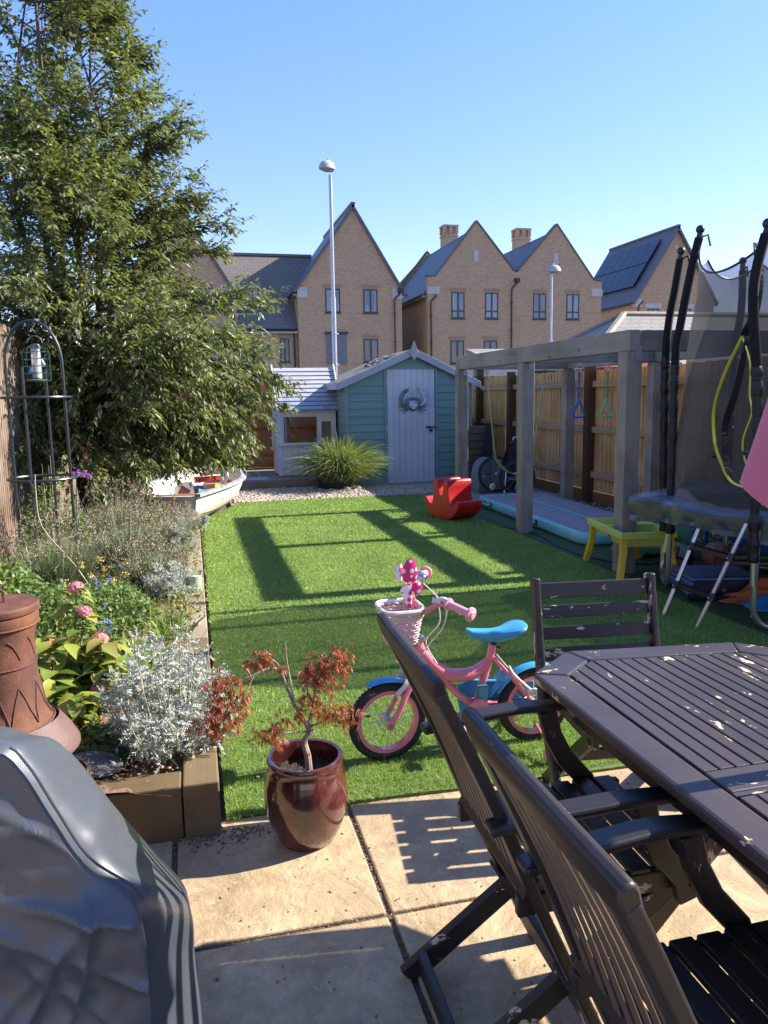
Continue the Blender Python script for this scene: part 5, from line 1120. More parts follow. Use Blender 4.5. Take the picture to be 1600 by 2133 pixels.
M_fold = pm('blue_foam_mat', (.12, .19, .33), (.10, .16, .29), 3, .55, .3, 8, bdist=.02); M_foldn = pm('navy_mat_side', (.012, .014, .03), rough=.6)
t = thing('folded_mat', 'folded blue gym mat lying under the trampoline behind the ladder', 'mat', (3.85, 5.05, 0), R(-15))
for i in range(4):
    m = MB(); K = 4; m.grid(lambda u, v: ((u-.5)*.50+.012*i, (v-.5)*.42+.006*i, .012+i*.032+.03+.018*max(0, (.5-v))*math.sin(u*3)*(i == 3)), 10, 8); m.grid(lambda u, v: ((u-.5)*.50+.012*i, (v-.5)*.42+.006*i, .012+i*.032), 2, 2); m.b2(-.25+.012*i, .25+.012*i, -.21+.006*i, .21+.006*i, .013+i*.032, .038+i*.032); obj('fold', m, M_fold, t, bevel=.008)
m = MB(); m.b2(-.2, .262, -.228, -.205, .012, .12); m.b2(.262, .29, -.2, .2, .012, .12); obj('side', m, M_foldn, t, bevel=.01)
def cloth(name, label, cat, c, sx, sy, h, mat, seed, rz=0):
    q = random.Random(seed); ph = [q.uniform(0, 6) for _ in range(6)]
    def F(u, v):
        e_ = min(u, 1-u, v, 1-v)*3.2; e_ = min(1, e_)
        x = (u-.5)*sx*(1+.12*math.sin(v*8+ph[0])); y = (v-.5)*sy*(1+.15*math.sin(u*7+ph[1]))
        z = .012+h*e_*(.45+.35*math.sin(u*7+ph[2]+v*3)*math.cos(v*6+ph[3])+.2*math.sin(u*17+v*11+ph[4]))
        return (x, y, max(z, .010))
    m = MB(); m.grid(F, 30, 26); me = m.mesh(name, (0, 0, 0), True, 60); me.materials.append(mat); o = bpy.data.objects.new(name, me); COL.objects.link(o); o.location = c; o.rotation_euler = (0, 0, rz)
    so_ = o.modifiers.new('thickness', 'SOLIDIFY'); so_.thickness = .002; tag(o, label, cat); return o
cloth('orange_cloth', 'crumpled orange nylon cloth on the turf beside the trampoline leg', 'cloth', (3.97, 4.66, .0), .52, .38, .16, pm('orange_nylon', (.50, .13, .03), (.40, .09, .05), 6, .5), 3, .3)
cloth('blue_cloth', 'bright blue cloth under the crumpled orange one', 'cloth', (4.03, 4.52, .0), .50, .42, .10, pm('blue_nylon', (.03, .22, .48), (.03, .18, .42), 6, .5), 8, .9)
m = MB(); m.tube([(3.47, 4.78, .03), (3.78, 4.66, .03)], .022, 10); solo('black_tube', m, M_foams, 'short black foam tube on the turf in front of the folded mat', 'tube', loc=(3.6, 4.7, 0), smooth=True)
m = MB(); m.tube([(4.2, 5.35, .12), (4.9, 5.1, .10)], .02, 8); m.tube([(4.2, 5.35, .17), (4.9, 5.1, .15)], .02, 8); solo('metal_rails', m, M_steel, 'spare steel rails lying behind the folded mat', 'rails', loc=(4.5, 5.2, 0), smooth=True)
# ================================================================ painted timber furniture
M_dw = {}
for ax_, nm in ((0, 'x'), (1, 'y'), (2, 'z')):
    M_dw[ax_] = wood('dark_stained_wood_'+nm, (.018, .012, .010), (.008, .006, .006), (.027, .018, .014), ax_, 26, .44, .35, peel=.65, peelcol=(.50, .40, .27), spec=.5)
M_slatw = wood('bounce_lit_brown_slat', (.125, .082, .052), (.07, .046, .03), (.14, .095, .06), 2, 26, .5, .35, peel=.69, peelcol=(.50, .40, .27), spec=.4)  # brown lightened in the colour for patio bounce light; flaked paint is wear
M_dwt = wood('dark_table_wood', (.046, .037, .037), (.024, .019, .020), (.068, .050, .046), 1, 26, .40, .3, peel=.658, peelcol=(.60, .48, .30), spec=.5)
M_dwx = wood('dark_table_wood_x', (.046, .037, .037), (.024, .019, .020), (.060, .048, .046), 0, 26, .40, .3, peel=.635, peelcol=(.60, .48, .30), spec=.5)
t = thing('garden_table', 'octagonal slatted garden table with flaking dark brown paint', 'table', (1.35, 1.2, 0))
O = [(.90, .42), (.90, 1.915), (1.075, 2.06), (1.61, 1.99), (1.80, 1.80), (1.80, .42), (1.62, .26), (1.07, .26)]
def inset(P, d):
    n = len(P); out = []
    for i in range(n):
        a, b_, c = Vector(P[i-1]), Vector(P[i]), Vector(P[(i+1) % n]); e1 = (b_-a).normalized(); e2 = (c-b_).normalized()
        n1 = Vector((e1.y, -e1.x)); n2 = Vector((e2.y, -e2.x)); k = (n1+n2); k = k/(1+n1.dot(n2)); out.append(tuple(b_+k*d))
    return out
I = inset(O, .088); zt = .75
def gapquad(a, b_, c, d, g=.0012):
    ctr = Vector(((a[0]+b_[0]+c[0]+d[0])/4, (a[1]+b_[1]+c[1]+d[1])/4)); return [tuple(Vector(p)+(ctr-Vector(p)).normalized()*g) for p in (a, b_, c, d)]
for i in range(8):
    j = (i+1) % 8; m = MB(); m.prism(gapquad(O[i], O[j], I[j], I[i]), zt-.030, zt, 'z'); obj('border_board', m, M_dwt if i in (0, 4) else M_dwx, t, w=True, bevel=.009 if i in (0, 4) else .006)
def ytop(x): # upper inner boundary
    for k in (1, 2, 3):
        (xa, ya), (xb, yb) = I[k], I[k+1]
        if xa <= x <= xb: return ya+(yb-ya)*(x-xa)/(xb-xa)
    return I[1][1] if x < I[1][0] else I[4][1]
def ybot(x):
    for k in (5, 6, 7):
        (xa, ya), (xb, yb) = I[k], I[(k+1) % 8]
        lo, hi = min(xa, xb), max(xa, xb)
        if lo <= x <= hi: return ya+(yb-ya)*(x-xa)/(xb-xa)
    return I[0][1]
x0, x1 = I[0][0]+.004, I[5][0]-.004; ns = 18; pitch = (x1-x0)/ns
m = MB(); m.b2(x0, x1, 1.205, 1.29, zt-.030, zt); cb = obj('centre_rail', m, M_dwx, t, w=True, bevel=.004)
m = MB(); m.b2(x0, x1, 1.190, 1.203, zt-.030, zt-.002); obj('centre_rail', m, M_dwx, t, w=True)
q = random.Random(4)
for i in range(ns):
    a, b_ = x0+i*pitch+.003, x0+(i+1)*pitch-.003; z = zt-.001-q.random()*.0015
    m = MB(); m.prism([(a, 1.294), (b_, 1.294), (b_, ytop(b_)-.004), (a, ytop(a)-.004)], zt-.024, z, 'z'); obj('slat', m, M_dwt, t, w=True, bevel=.002)
    m = MB(); m.prism([(a, ybot(a)+.004), (b_, ybot(b_)+.004), (b_, 1.186), (a, 1.186)], zt-.024, z, 'z'); obj('slat', m, M_dwt, t, w=True, bevel=.002)
for y in (1.70, 1.5, .95, .62):
    m = MB(); m.b2(.95, 1.75, y-.02, y+.02, zt-.075, zt-.0325); obj('batten', m, M_dw[0], t, w=True)
for x in (.97, 1.73):
    m = MB(); m.b2(x-.012, x+.012, .55, 1.78, zt-.10, zt-.034); obj('apron', m, M_dw[1], t, w=True, bevel=.003)
for y in (.62, 1.66):
    for (xa, xb) in ((1.05, 1.66), (1.66, 1.05)):
        m = MB(); yy = y+(.018 if xa < xb else -.018); m.bar((xa, yy, .0), (xb, yy, zt-.08), .03, .065, up=(0, 1, 0)) if False else m.bar((xa, yy, .0), (xb, yy, zt-.08), .065, .03, up=(0, 1, 0)); obj('leg', m, M_dw[2], t, w=True, bevel=.005)
m = MB(); m.b2(1.33, 1.39, .64, 1.64, .34, .37); obj('stretcher', m, M_dw[1], t, w=True, bevel=.004)
# slatted folding armchair : local x forward, y sideways, z up
def curve_x(z): # back line of the stile
    return .445*(1-z)+.008*math.sin(PI*min(1, max(0, (1-z)/.55)))-.008
def make_armchair(label):
    t = thing('folding_armchair', label, 'chair', (0, 0, 0), 0, 'dark slatted folding armchairs at the table')
    Z = M_dw[2]
    for s in (-1, 1):
        m = MB(); pts = [(curve_x(z), s*.222, z) for z in [.950-.95*i/16 for i in range(17)]]
        m.sweep(pts, [(-.024, -.013), (.024, -.013), (.024, .013), (-.024, .013)], up=(1, 0, .4)); obj('back_post', m, Z, t, bevel=.005)
    m = MB(); xs_ = curve_x(.955); n_ = 18
    prof = [(.0145, -.034), (.0155, .008), (.009, .021), (-.009, .021), (-.0155, .008), (-.0145, -.034)]
    m.sweep([(xs_-.0+.012*(1-(2*i/n_-1)**2)*-1, -.245+.49*i/n_, .962+.010*(1-(2*i/n_-1)**2)) for i in range(n_+1)], prof, up=(-.35, 0, 1)); obj('top_rail', m, M_dw[1], t, bevel=.005, smooth=True, ang=30)
    m = MB(); x_ = curve_x(.475); m.bar((x_, -.212, .475), (x_, .212, .475), .026, .05, up=(.5, 0, 1)); obj('lower_rail', m, M_dw[1], t, bevel=.004)
    for i in range(8):
        y = -.168+.048*i; m = MB(); pts = [(curve_x(z)-.010+.006*math.sin(PI*(z-.48)/.44), y, z) for z in [.935-.45*k/10 for k in range(11)]]
        m.sweep(pts, [(-.0108, -.0026), (.0108, -.0026), (.0108, .0026), (-.0108, .0026)], up=(1, 0, .45)); obj('back_slat', m, M_slatw, t, bevel=.002)
    for s in (-1, 1): # seat frame
        m = MB(); m.bar((.20, s*.195, .435), (.665, s*.195, .445), .024, .05); obj('seat_rail', m, M_dw[0], t, bevel=.004)
    for i in range(7):
        x = .245+.062*i; m = MB(); m.b2(x-.026, x+.026, -.205, .205, .463, .478); obj('seat_slat', m, M_dw[1], t, bevel=.004)
    for s in (-1, 1):
        m = MB(); m.bar((.045, s*.172, .0), (.655, s*.172, .455), .024, .06, up=(-1, 0, 1)); obj('rear_leg', m, M_dw[0], t, bevel=.005)
        m = MB(); m.sweep([(.115, s*.245, .655), (.25, s*.25, .672), (.40, s*.255, .682), (.53, s*.25, .676)], lambda i, u: [(-.024-.005*math.sin(u*PI), -.010), (.024+.005*math.sin(u*PI), -.010), (.024+.005*math.sin(u*PI), .010), (-.024-.005*math.sin(u*PI), .010)]); obj('armrest', m, M_dw[0], t, bevel=.006)
        m = MB(); m.sweep([(.47, s*.243, .668), (.485, s*.238, .60), (.52, s*.232, .53), (.58, s*.225, .462), (.60, s*.222, .40)], [(-.012, -.026), (.012, -.026), (.012, .026), (-.012, .026)], up=(1, 0, .3)); obj('arm_support', m, M_dw[2], t, bevel=.005)
    m = MB(); m.bar((.085, -.16, .052), (.085, .16, .052), .024, .05, up=(0, 0, 1)); obj('foot_rail', m, M_dw[1], t, bevel=.004)
    m = MB(); m.bar((curve_x(.12), -.21, .12), (curve_x(.12), .21, .12), .024, .045); obj('stretcher', m, M_dw[1], t, bevel=.004)
    m = MB()
    for s in (-1, 1): m.tube([(.31, s*.16, .245), (.31, s*.24, .245)], .007, 8); m.tube([(.60, s*.16, .44), (.60, s*.24, .44)], .006, 8)
    obj('bolt', m, M_iron, t)
    return t
A = make_armchair('dark slatted armchair nearer the lawn, its back just in front of the pink bike')
A.location = (.432, 1.605, 0); A.rotation_euler.z = R(-1)
B = copy_tree(A); B['label'] = 'nearest dark slatted armchair, its back crossing the lower right foreground'
B.location = (.440, .962, 0); B.rotation_euler.z = R(0)
B.scale = (1, 1.06, 1)
D = copy_tree(A); D['label'] = 'dark armchair mostly hidden below the table at the bottom right corner'
D.location = (1.30, -.05, 0); D.rotation_euler.z = R(90)
# far chair with horizontal slats
t = thing('garden_chair', 'dark garden chair with five level back slats at the far end of the table', 'chair', (1.505, 2.66, 0), R(-7))
for s in (-1, 1):
    m = MB(); m.sweep([(s*.235, .02, .815), (s*.235, -.03, .60), (s*.235, -.10, .36), (s*.235, -.32, .0)], [(-.014, -.030), (.014, -.030), (.014, .030), (-.014, .030)], up=(0, 1, .3)); obj('back_post', m, M_dw[2], t, bevel=.008)
    m = MB(); m.bar((s*.205, -.05, .0), (s*.205, -.50, .385), .022, .055, up=(0, 1, 1)); obj('rear_leg', m, M_dw[1], t, bevel=.005)
    m = MB(); m.bar((s*.20, -.08, .375), (s*.20, -.54, .385), .022, .045); obj('seat_rail', m, M_dw[1], t, bevel=.005)
for i in range(5):
    z = .765-.080*i; m = MB(); y = .008-.235*(.765-z)*1.0; m.bar((-.222, y, z), (.222, y, z), .016, .052 if i else .062, up=(0, .22, 1)); obj('back_slat', m, M_dw[0], t, bevel=.004)
for i in range(6):
    m = MB(); y = -.13-.075*i; m.b2(-.225, .225, y-.03, y+.03, .400, .416); obj('seat_slat', m, M_dw[0], t, bevel=.004)
m = MB(); m.bar((-.2, -.36, .26), (.2, -.36, .26), .02, .04); obj('stretcher', m, M_dw[0], t, bevel=.004)
# parasol, folded
M_pink = pm('coral_pink_canvas', (.60, .17, .22), (.54, .14, .19), 3, .9, .4, 220, sheen=.3, bdist=.004); M_pinkd = pm('canopy_lining', (.42, .02, .05), (.36, .02, .04), 3, .9)
PXx, PYy = 1.385, 1.245
t = thing('parasol', 'folded coral pink parasol standing through the garden table', 'parasol', (PXx, PYy, 0))
m = MB(); m.tube([(PXx, PYy, .04), (PXx, PYy, 2.55)], .019, 14); obj('pole', m, pm('parasol_pole', (.30, .2, .12), (.24, .15, .09), 9, .5), t, w=True, smooth=True)
m = MB(); m.lathe([(.22, 0), (.22, .03), (.06, .06), (.035, .16), (.0195, .16)], (PXx, PYy, .0), 24); obj('base', m, M_black, t, w=True, smooth=True)
def canopyF(u, v, off=0):
    a = 2*PI*u; z = 1.27+1.12*v; k = (1-v); R_ = (.045+.195*k**.95)*(1+.20*k*math.cos(a*8)+.04*math.sin(a*3+1))
    zz = z+(.04*math.cos(a*8+.4)+.03*math.sin(a*3))*k
    return (PXx+(R_-off)*math.cos(a), PYy+(R_-off)*math.sin(a), zz)
m = MB(); m.grid(lambda u, v: canopyF(u, v), 145, 24); cp_ = obj('canopy', m, M_pink, t, w=True, smooth=True, ang=80)
m = MB(); m.grid(lambda u, v: canopyF(u, v*.9, .006), 145, 16); sub('lining', m, M_pinkd, cp_, True)
m = MB(); m.ell((PXx, PYy, 2.50), .035, 12); m.lathe([(.05, 2.36), (.03, 2.46)], (PXx, PYy, 0), 12); obj('finial', m, M_dw[2], t, w=True, smooth=True)
# ================================================================ bicycle
M_pk = pm('bike_pink', (.72, .20, .25), (.66, .17, .22), 3, .25, coat=.6, spec=.5); M_pkl = pm('bike_pale_pink', (.72, .32, .36), (.68, .28, .33), 3, .4); M_cy = pm('bike_blue', (.055, .33, .60), (.045, .29, .54), 3, .28); M_wh = pm('white_plastic', (.68, .66, .60), (.6, .58, .52), 6, .4); M_chr = pm('chrome', (.6, .6, .6), rough=.15, metal=1)
BY = 2.97
t = thing('childs_bicycle', "child's pink bicycle with blue saddle, basket and stabilisers on the lawn", 'bicycle', (1.06, BY, .012))
fw = Vector((.735, BY, .180)); rw = Vector((1.40, BY, .178))
wf = wheel(t, fw, .170, .021, (-.10, 1, 0), M_pk, 20, 'front_wheel', .016)
wr = wheel(t, rw, .168, .021, (0, 1, 0), M_pk, 20, 'rear_wheel', .016)
def pipe(name, pts, r, mat=None, par=None, n=12, sm=True):
    m = MB(); m.tube(smooth_path(pts, 4) if len(pts) > 2 else pts, r, n)
    return sub(name, m, mat or M_pk, par or t, True)
m = MB(); m.tube([(fw.x-.07, BY+.02, .20), (fw.x-.105, BY+.02, .205)], .004, 6); sub('valve', m, M_black, wf)
m = MB(); m.tube([(rw.x+.0, BY-.012, .075), (rw.x+.003, BY-.02, .10)], .004, 6); sub('valve', m, M_black, wr)
pth = smooth_path([(.893, BY, .462), (.94, BY, .402), (1.00, BY, .358), (1.07, BY, .345), (1.13, BY, .355), (1.185, BY, .392)], 5)
fm = MB(); fm.tube(pth, [.022+.008*math.sin(PI*i/(len(pth)-1)) for i in range(len(pth))], 14)
fm.tube([(.872, BY, .500), (.905, BY, .415)], .023, 14); fm.tube([(1.206, BY, .468), (1.198, BY, .43), (1.128, BY, .20)], .0175, 14)
fm.tube(smooth_path([(.905, BY, .425), (.97, BY, .35), (1.05, BY, .26), (1.128, BY, .205)], 4), .016, 12)
fm.tube([(1.128, BY-.035, .205), (1.128, BY+.035, .205)], .022, 14)
for s in (-1, 1):
    fm.tube([(1.140, BY+s*.018, .205), (1.22, BY+s*.040, .19), (1.40, BY+s*.048, .168)], .0095, 10); fm.tube([(1.205, BY+s*.015, .415), (1.25, BY+s*.035, .36), (1.40, BY+s*.050, .175)], .0085, 10); fm.ell((1.405, BY+s*.050, .172), (.02, .005, .02), 10)
sub('frame', fm, M_pk, t, True)
fk = MB(); cr = Vector((.845, BY, .372))
fk.tube([(.905, BY, .418), cr], .016, 12)
for s in (-1, 1): fk.tube(smooth_path([cr+Vector((.012, 0, .005)), cr+Vector((-.002, s*.035, -.01)), (.805, BY+s*.042, .30), (.775, BY+s*.045, .235), (.737, BY+s*.045, .178)], 4), [.014]*5+[.013]*6+[.012]*6, 10); fk.ell((.735, BY+s*.048, .178), (.018, .006, .022), 10)
sub('fork', fk, M_pk, t, True)
m = MB(); m.tube([(.735, BY-.066, .18), (.735, BY+.066, .18)], .009, 8); m.tube([(1.40, BY-.075, .175), (1.40, BY+.075, .175)], .009, 8); m.tube([(.868, BY, .505), (.862, BY, .545)], .0215, 12); m.box((.882, BY-.0, .527), (.03, .035, .018)); sub('axle_and_clamp', m, M_chr, t, True)
hb = MB(); hb.tube(smooth_path([(.862, BY, .54), (.872, BY-.0, .58), (.878, BY-.01, .615), (.872, BY-.03, .64), (.888, BY-.07, .662), (.935, BY-.115, .700), (.955, BY-.15, .707)], 5), .0115, 12)
hb.tube(smooth_path([(.872, BY-.0, .60), (.868, BY+.03, .64), (.872, BY+.07, .70), (.90, BY+.12, .742), (.935, BY+.15, .752)], 5), .0115, 12); hb.tube([(.874, BY-.045, .655), (.876, BY+.05, .672)], .009, 10)
sub('handlebar', hb, M_pk, t, True)
for A_, B_, s in (((.950, BY-.145, .708), (1.018, BY-.255, .684), -1), ((.925, BY+.145, .752), (.982, BY+.235, .748), 1)):
    A_, B_ = Vector(A_), Vector(B_); d = (B_-A_).normalized(); m = MB(); m.tube([A_, A_+d*.006, A_+d*.008, A_+d*.014, A_+d*.016, B_-d*.016, B_-d*.014, B_-d*.004, B_], [.018, .026, .026, .026, .0165, .0165, .029, .029, .022], 18); m.tube([B_, B_+d*.005], [.016, .013], 14); sub('grip', m, M_pkl, t, True)
m = MB(); m.tube(smooth_path([(.925, BY-.105, .712), (.945, BY-.135, .722), (.972, BY-.155, .700), (1.00, BY-.155, .672), (1.004, BY-.150, .660)], 4), [.011]*6+[.008]*6+[.006]*5, 8); m.box((.925, BY-.11, .712), (.035, .035, .022), (0, .3, .8)); sub('brake_lever', m, M_wh, t, True)
m = MB(); m.tube(smooth_path([(.905, BY+.10, .748), (.925, BY+.08, .735), (.945, BY-.03, .71), (.925, BY-.1, .712)], 5), .003, 6)
m.tube(smooth_path([(.935, BY-.11, .705), (.968, BY-.09, .66), (.96, BY-.06, .58), (.925, BY-.03, .52), (.885, BY-.02, .47), (.83, BY-.015, .42)], 5), .003, 6)
m.tube(smooth_path([(.93, BY-.1, .70), (.95, BY-.05, .60), (.90, BY-.03, .53), (.91, BY-.028, .48), (.945, BY-.033, .42)], 5), .0028, 6)
m.tube(smooth_path([(1.215, BY-.02, .43), (1.25, BY-.03, .385), (1.30, BY-.045, .33), (1.34, BY-.05, .285), (1.375, BY-.045, .262)], 5), .003, 6)
for c_ in loose(m): sub('brake_cable', c_, M_wh, t, True)
for s in (-1, 1):
    m = MB(); m.sweep(smooth_path([(.795, BY+s*.04, .43), (.815, BY+s*.047, .39), (.80, BY+s*.05, .345), (.772, BY+s*.045, .315), (.768, BY+s*.035, .296)], 4), [(-.004, -.009), (.004, -.009), (.004, .009), (-.004, .009)]); sub('front_brake', m, M_wh, t, True)
m = MB(); m.ell((1.365, BY-.055, .262), (.026, .008, .012), 12); m.tube(arc((1.375, BY-.06, .258), .014, 0, 340, 14, 'xz'), .005, 6); m.tube(smooth_path([(1.268, BY-.03, .375), (1.285, BY-.045, .34), (1.33, BY-.052, .295), (1.365, BY-.055, .262)], 4), .006, 8); sub('rear_brake', m, M_wh, t, True)
def guard(c, r, a0, a1, w_, name):
    m = MB(); n_ = 26; pr = [(-w_/2, -.010), (-w_*.3, .002), (0, .006), (w_*.3, .002), (w_/2, -.010), (w_*.3, -.001), (0, .003), (-w_*.3, -.001)]
    def pf(i, u): k = min(1, .35+u*4, .35+(1-u)*4); return [(a*k, b_) for a, b_ in pr]
    pts = [(c.x+r*math.cos(R(a0+(a1-a0)*i/n_)), c.y, c.z+r*math.sin(R(a0+(a1-a0)*i/n_))) for i in range(n_+1)]
    # radial 'up' per ring
    P = [Vector(p) for p in pts]; vs = []; K = len(pr)
    for i, p in enumerate(P):
        rad = (p-c).normalized(); y_ = Vector((0, 1, 0))
        for a, b_ in pf(i, i/n_): vs.append(p+y_*a+rad*b_)
    m.add(vs, [(i*K+a, i*K+(a+1) % K, (i+1)*K+(a+1) % K, (i+1)*K+a) for i in range(n_) for a in range(K)]+[tuple(range(K)), tuple(n_*K+a for a in range(K))]); return sub(name, m, M_cy, t, True)
guard(fw, .188, 62, 118, .05, 'mudguard'); guard(rw, .187, 20, 158, .052, 'mudguard')
m = MB(); m.add([(1.19, BY-.012, .232), (1.19, BY+.012, .232), (1.245, BY+.022, .30), (1.245, BY-.022, .30), (1.187, BY-.012, .236), (1.187, BY+.012, .236), (1.24, BY+.022, .306), (1.24, BY-.022, .306)], [(0, 1, 2, 3), (7, 6, 5, 4), (0, 4, 5, 1), (1, 5, 6, 2), (2, 6, 7, 3), (3, 7, 4, 0)]); m.box((1.245, BY, .325), (.03, .03, .05), (0, .5, 0)); sub('mudguard_tip', m, M_cy, t)
m = MB(); pr = [(1.06, .245), (1.075, .285), (1.12, .305), (1.18, .292), (1.45, .262), (1.475, .24), (1.478, .12), (1.45, .10), (1.12, .135), (1.075, .16)]
m.prism(pr, BY+.052, BY+.066, 'y'); pr2 = [(x, z) for x, z in pr]; sub('chain_case', m, M_cy, t, bevel=.006)
m = MB(); m.box((1.15, BY-.02, .262), (.045, .03, .075)); sub('battery_box', m, pm('teal_box', (.06, .30, .36), rough=.4), t, bevel=.004)
cr_ = MB(); cr_.tube([(1.128, BY-.05, .205), (1.02, BY-.06, .155)], .008, 8); cr_.tube([(1.128, BY+.06, .205), (1.236, BY+.075, .255)], .008, 8); cr_.ell((1.128, BY-.045, .205), (.045, .006, .045), 16); sub('crank', cr_, M_pk, t, True)
for c in ((1.015, BY-.105, .152), (1.236, BY+.12, .255)):
    m = MB(); m.box(c, (.065, .075, .022)); sub('pedal', m, M_black if c[1] > BY else pm('grey_pedal', (.42, .40, .37), (.34, .32, .3), 9, .6), t, bevel=.006)
m = MB(); m.tube([(1.206, BY, .46), (1.222, BY, .53)], .0125, 12); m.tube([(1.222, BY, .458), (1.236, BY-.02, .455)], .006, 6); sub('seat_post', m, M_black, t, True)
m = MB(); n_ = 22; rg = []
for i in range(n_+1):
    u = i/n_; x = 1.085+.265*u; w_ = .021+.052*max(0, min(1, (u-.38)/.40))**1.2*(1 if u < .84 else math.sqrt(max(.0, 1-((u-.84)/.17)**2)))
    if u < .06: w_ *= math.sqrt(max(.05, 1-((.06-u)/.07)**2))
    zt_ = .552-.012*math.sin(u*PI)+.022*max(0, (u-.6))*1.2-.02*max(0, u-.9)*3; h = .030+.022*math.sin(PI*min(1, u*1.05))
    if u < .08: h *= .55+5.5*u
    if u > .93: h *= 1-(u-.93)*5
    ring = [(x, BY+w_*math.cos(a)*1.0, zt_-h*.45+(h*.45 if math.sin(a) > 0 else h*.75)*math.copysign(abs(math.sin(a))**.8, math.sin(a))) for a in [2*PI*k/16 for k in range(16)]]; rg += ring
m.add(rg, [(i*16+a, i*16+(a+1) % 16, (i+1)*16+(a+1) % 16, (i+1)*16+a) for i in range(n_) for a in range(16)]+[tuple(range(16)), tuple(n_*16+a for a in range(16))]); sub('saddle', m, pm('saddle_blue', (.05, .30, .55), (.045, .27, .50), 3, .32), t, True)
for s, x in ((-1, 1.0), (1, 1.0)):
    m = MB(); m.bar((1.40, BY+s*.07, .175), (1.395, BY+s*.10, .09), .018, .008, up=(0, 1, 0)); m.bar((1.395, BY+s*.10, .092), (1.39, BY+s*.215, .058), .016, .008, up=(1, 0, 0)); m.bar((1.37, BY+s*.075, .13), (1.388, BY+s*.19, .062), .010, .006, up=(1, 0, 0)); sp_ = sub('stabiliser_arm', m, M_pk, t)
    m = MB(); c = Vector((1.39, BY+s*.232, .054)); m.lathe([(.030, -.016), (.047, -.014), (.052, -.006), (.052, .006), (.047, .014), (.030, .016)], c, 24, Matrix.Rotation(R(90), 3, 'X')); st_ = sub('stabiliser_wheel', m, M_pkl, t, True)
    m = MB(); m.lathe([(.0001, 0), (.034, 0), (.034, .004), (.0001, .006)], c+Vector((0, s*.017, 0)), 20, Matrix.Rotation(R(90 if s < 0 else -90), 3, 'X')); sub('wheel_cap', m, pm('cream_cap', (.6, .52, .42), rough=.5), st_, True)
# basket
M_bask = pm('pale_basket_weave', (.74, .55, .55), (.68, .44, .47), 60, .7, .6, 90)
m = MB(); N_ = 64; rows = 12; cx, cy = .800, BY+.02
def bk(a, v, o=0): k = .72+.28*v; ex = .082*k+o; ey = .095*k+o; c_, s_ = math.cos(a), math.sin(a); q_ = (abs(c_)**4+abs(s_)**4)**-.25; return Vector((cx+ex*q_*c_, cy+ey*q_*s_, .515+.145*v))
for r_ in range(rows): m.tube([bk(2*PI*i/N_, (r_+.5)/rows, .003*(1 if (i//2+r_) % 2 else -1)) for i in range(N_)], .0045, 5, closed=True)
for i in range(24): m.tube([bk(2*PI*i/24, v/4, 0) for v in range(5)], .0035, 5)
m.add([bk(2*PI*i/N_, .0) for i in range(N_)], [tuple(range(N_))]); sk = sub('basket', m, M_bask, t, True)
m = MB(); m.tube([bk(2*PI*i/N_, 1.03, .004) for i in range(N_)], .009, 8, closed=True); sub('rim', m, M_wh, sk, True)
m = MB(); m.tube([bk(2*PI*i/N_, .85, .006) for i in range(N_)], .006, 6, closed=True); sub('yellow_band', m, pm('pale_yellow', (.65, .60, .30), rough=.7), sk, True)
# polka dot bow, pinwheel and bell on the bar
def dotmat(nm, bg_, dot):
    m_, n, l, b = _new(nm); v = _map(n, l, (31, .001, 31)); vo = n.new('ShaderNodeTexVoronoi'); vo.inputs['Randomness'].default_value = .35; vo.inputs['Scale'].default_value = 1; l.new(v, vo.inputs['Vector'])
    l.new(_ramp(n, l, vo.outputs['Distance'], [(.33, dot), (.36, bg_)]), b.inputs['Base Color']); b.inputs['Roughness'].default_value = .7; return m_
M_dot = dotmat('pink_polka_fabric', (.66, .02, .13), (.80, .70, .70)); M_dotw = dotmat('white_polka_fabric', (.78, .72, .72), (.66, .03, .14))
def blob(name, pts, th, mat):
    m = MB(); n_ = len(pts); c = sum((Vector(p) for p in pts), Vector())/n_
    f = [Vector(p)+Vector((0, -th, 0)) for p in pts]; b_ = [Vector(p)+Vector((0, th, 0)) for p in pts]
    m.add(f+b_+[c+Vector((0, -th*3, 0)), c+Vector((0, th*3, 0))], [(i, (i+1) % n_, 2*n_) for i in range(n_)]+[(n_+(i+1) % n_, n_+i, 2*n_+1) for i in range(n_)]+[(i, n_+i, n_+(i+1) % n_, (i+1) % n_) for i in range(n_)]); return sub(name, m, mat, t, True)
blob('bow', [(.815, BY, .775), (.806, BY, .80), (.812, BY, .835), (.83, BY, .862), (.848, BY, .872), (.860, BY, .862), (.869, BY, .835), (.872, BY, .80), (.862, BY, .772), (.84, BY, .762)], .006, M_dot)
blob('bow', [(.81, BY+.025, .765), (.788, BY+.025, .775), (.784, BY+.025, .805), (.792, BY+.025, .835), (.808, BY+.025, .85), (.82, BY+.025, .82)], .005, M_dotw)
blob('bow_tail', [(.802, BY+.01, .735), (.822, BY+.01, .765), (.85, BY+.01, .758), (.853, BY+.01, .72), (.85, BY+.01, .68), (.846, BY+.01, .648), (.832, BY+.01, .662), (.815, BY+.01, .695)], .004, M_dotw)
blob('bow', [(.85, BY-.008, .765), (.842, BY-.008, .735), (.855, BY-.008, .715), (.885, BY-.008, .722), (.893, BY-.008, .75), (.878, BY-.008, .772)], .005, M_dot)
m = MB(); m.ell((.905, BY+.06, .775), (.026, .026, .014), 16); m.lathe([(.020, -.02), (.024, -.006), (.010, -.03)], (.905, BY+.06, .775), 14); sub('bell', m, M_chr, t, True)
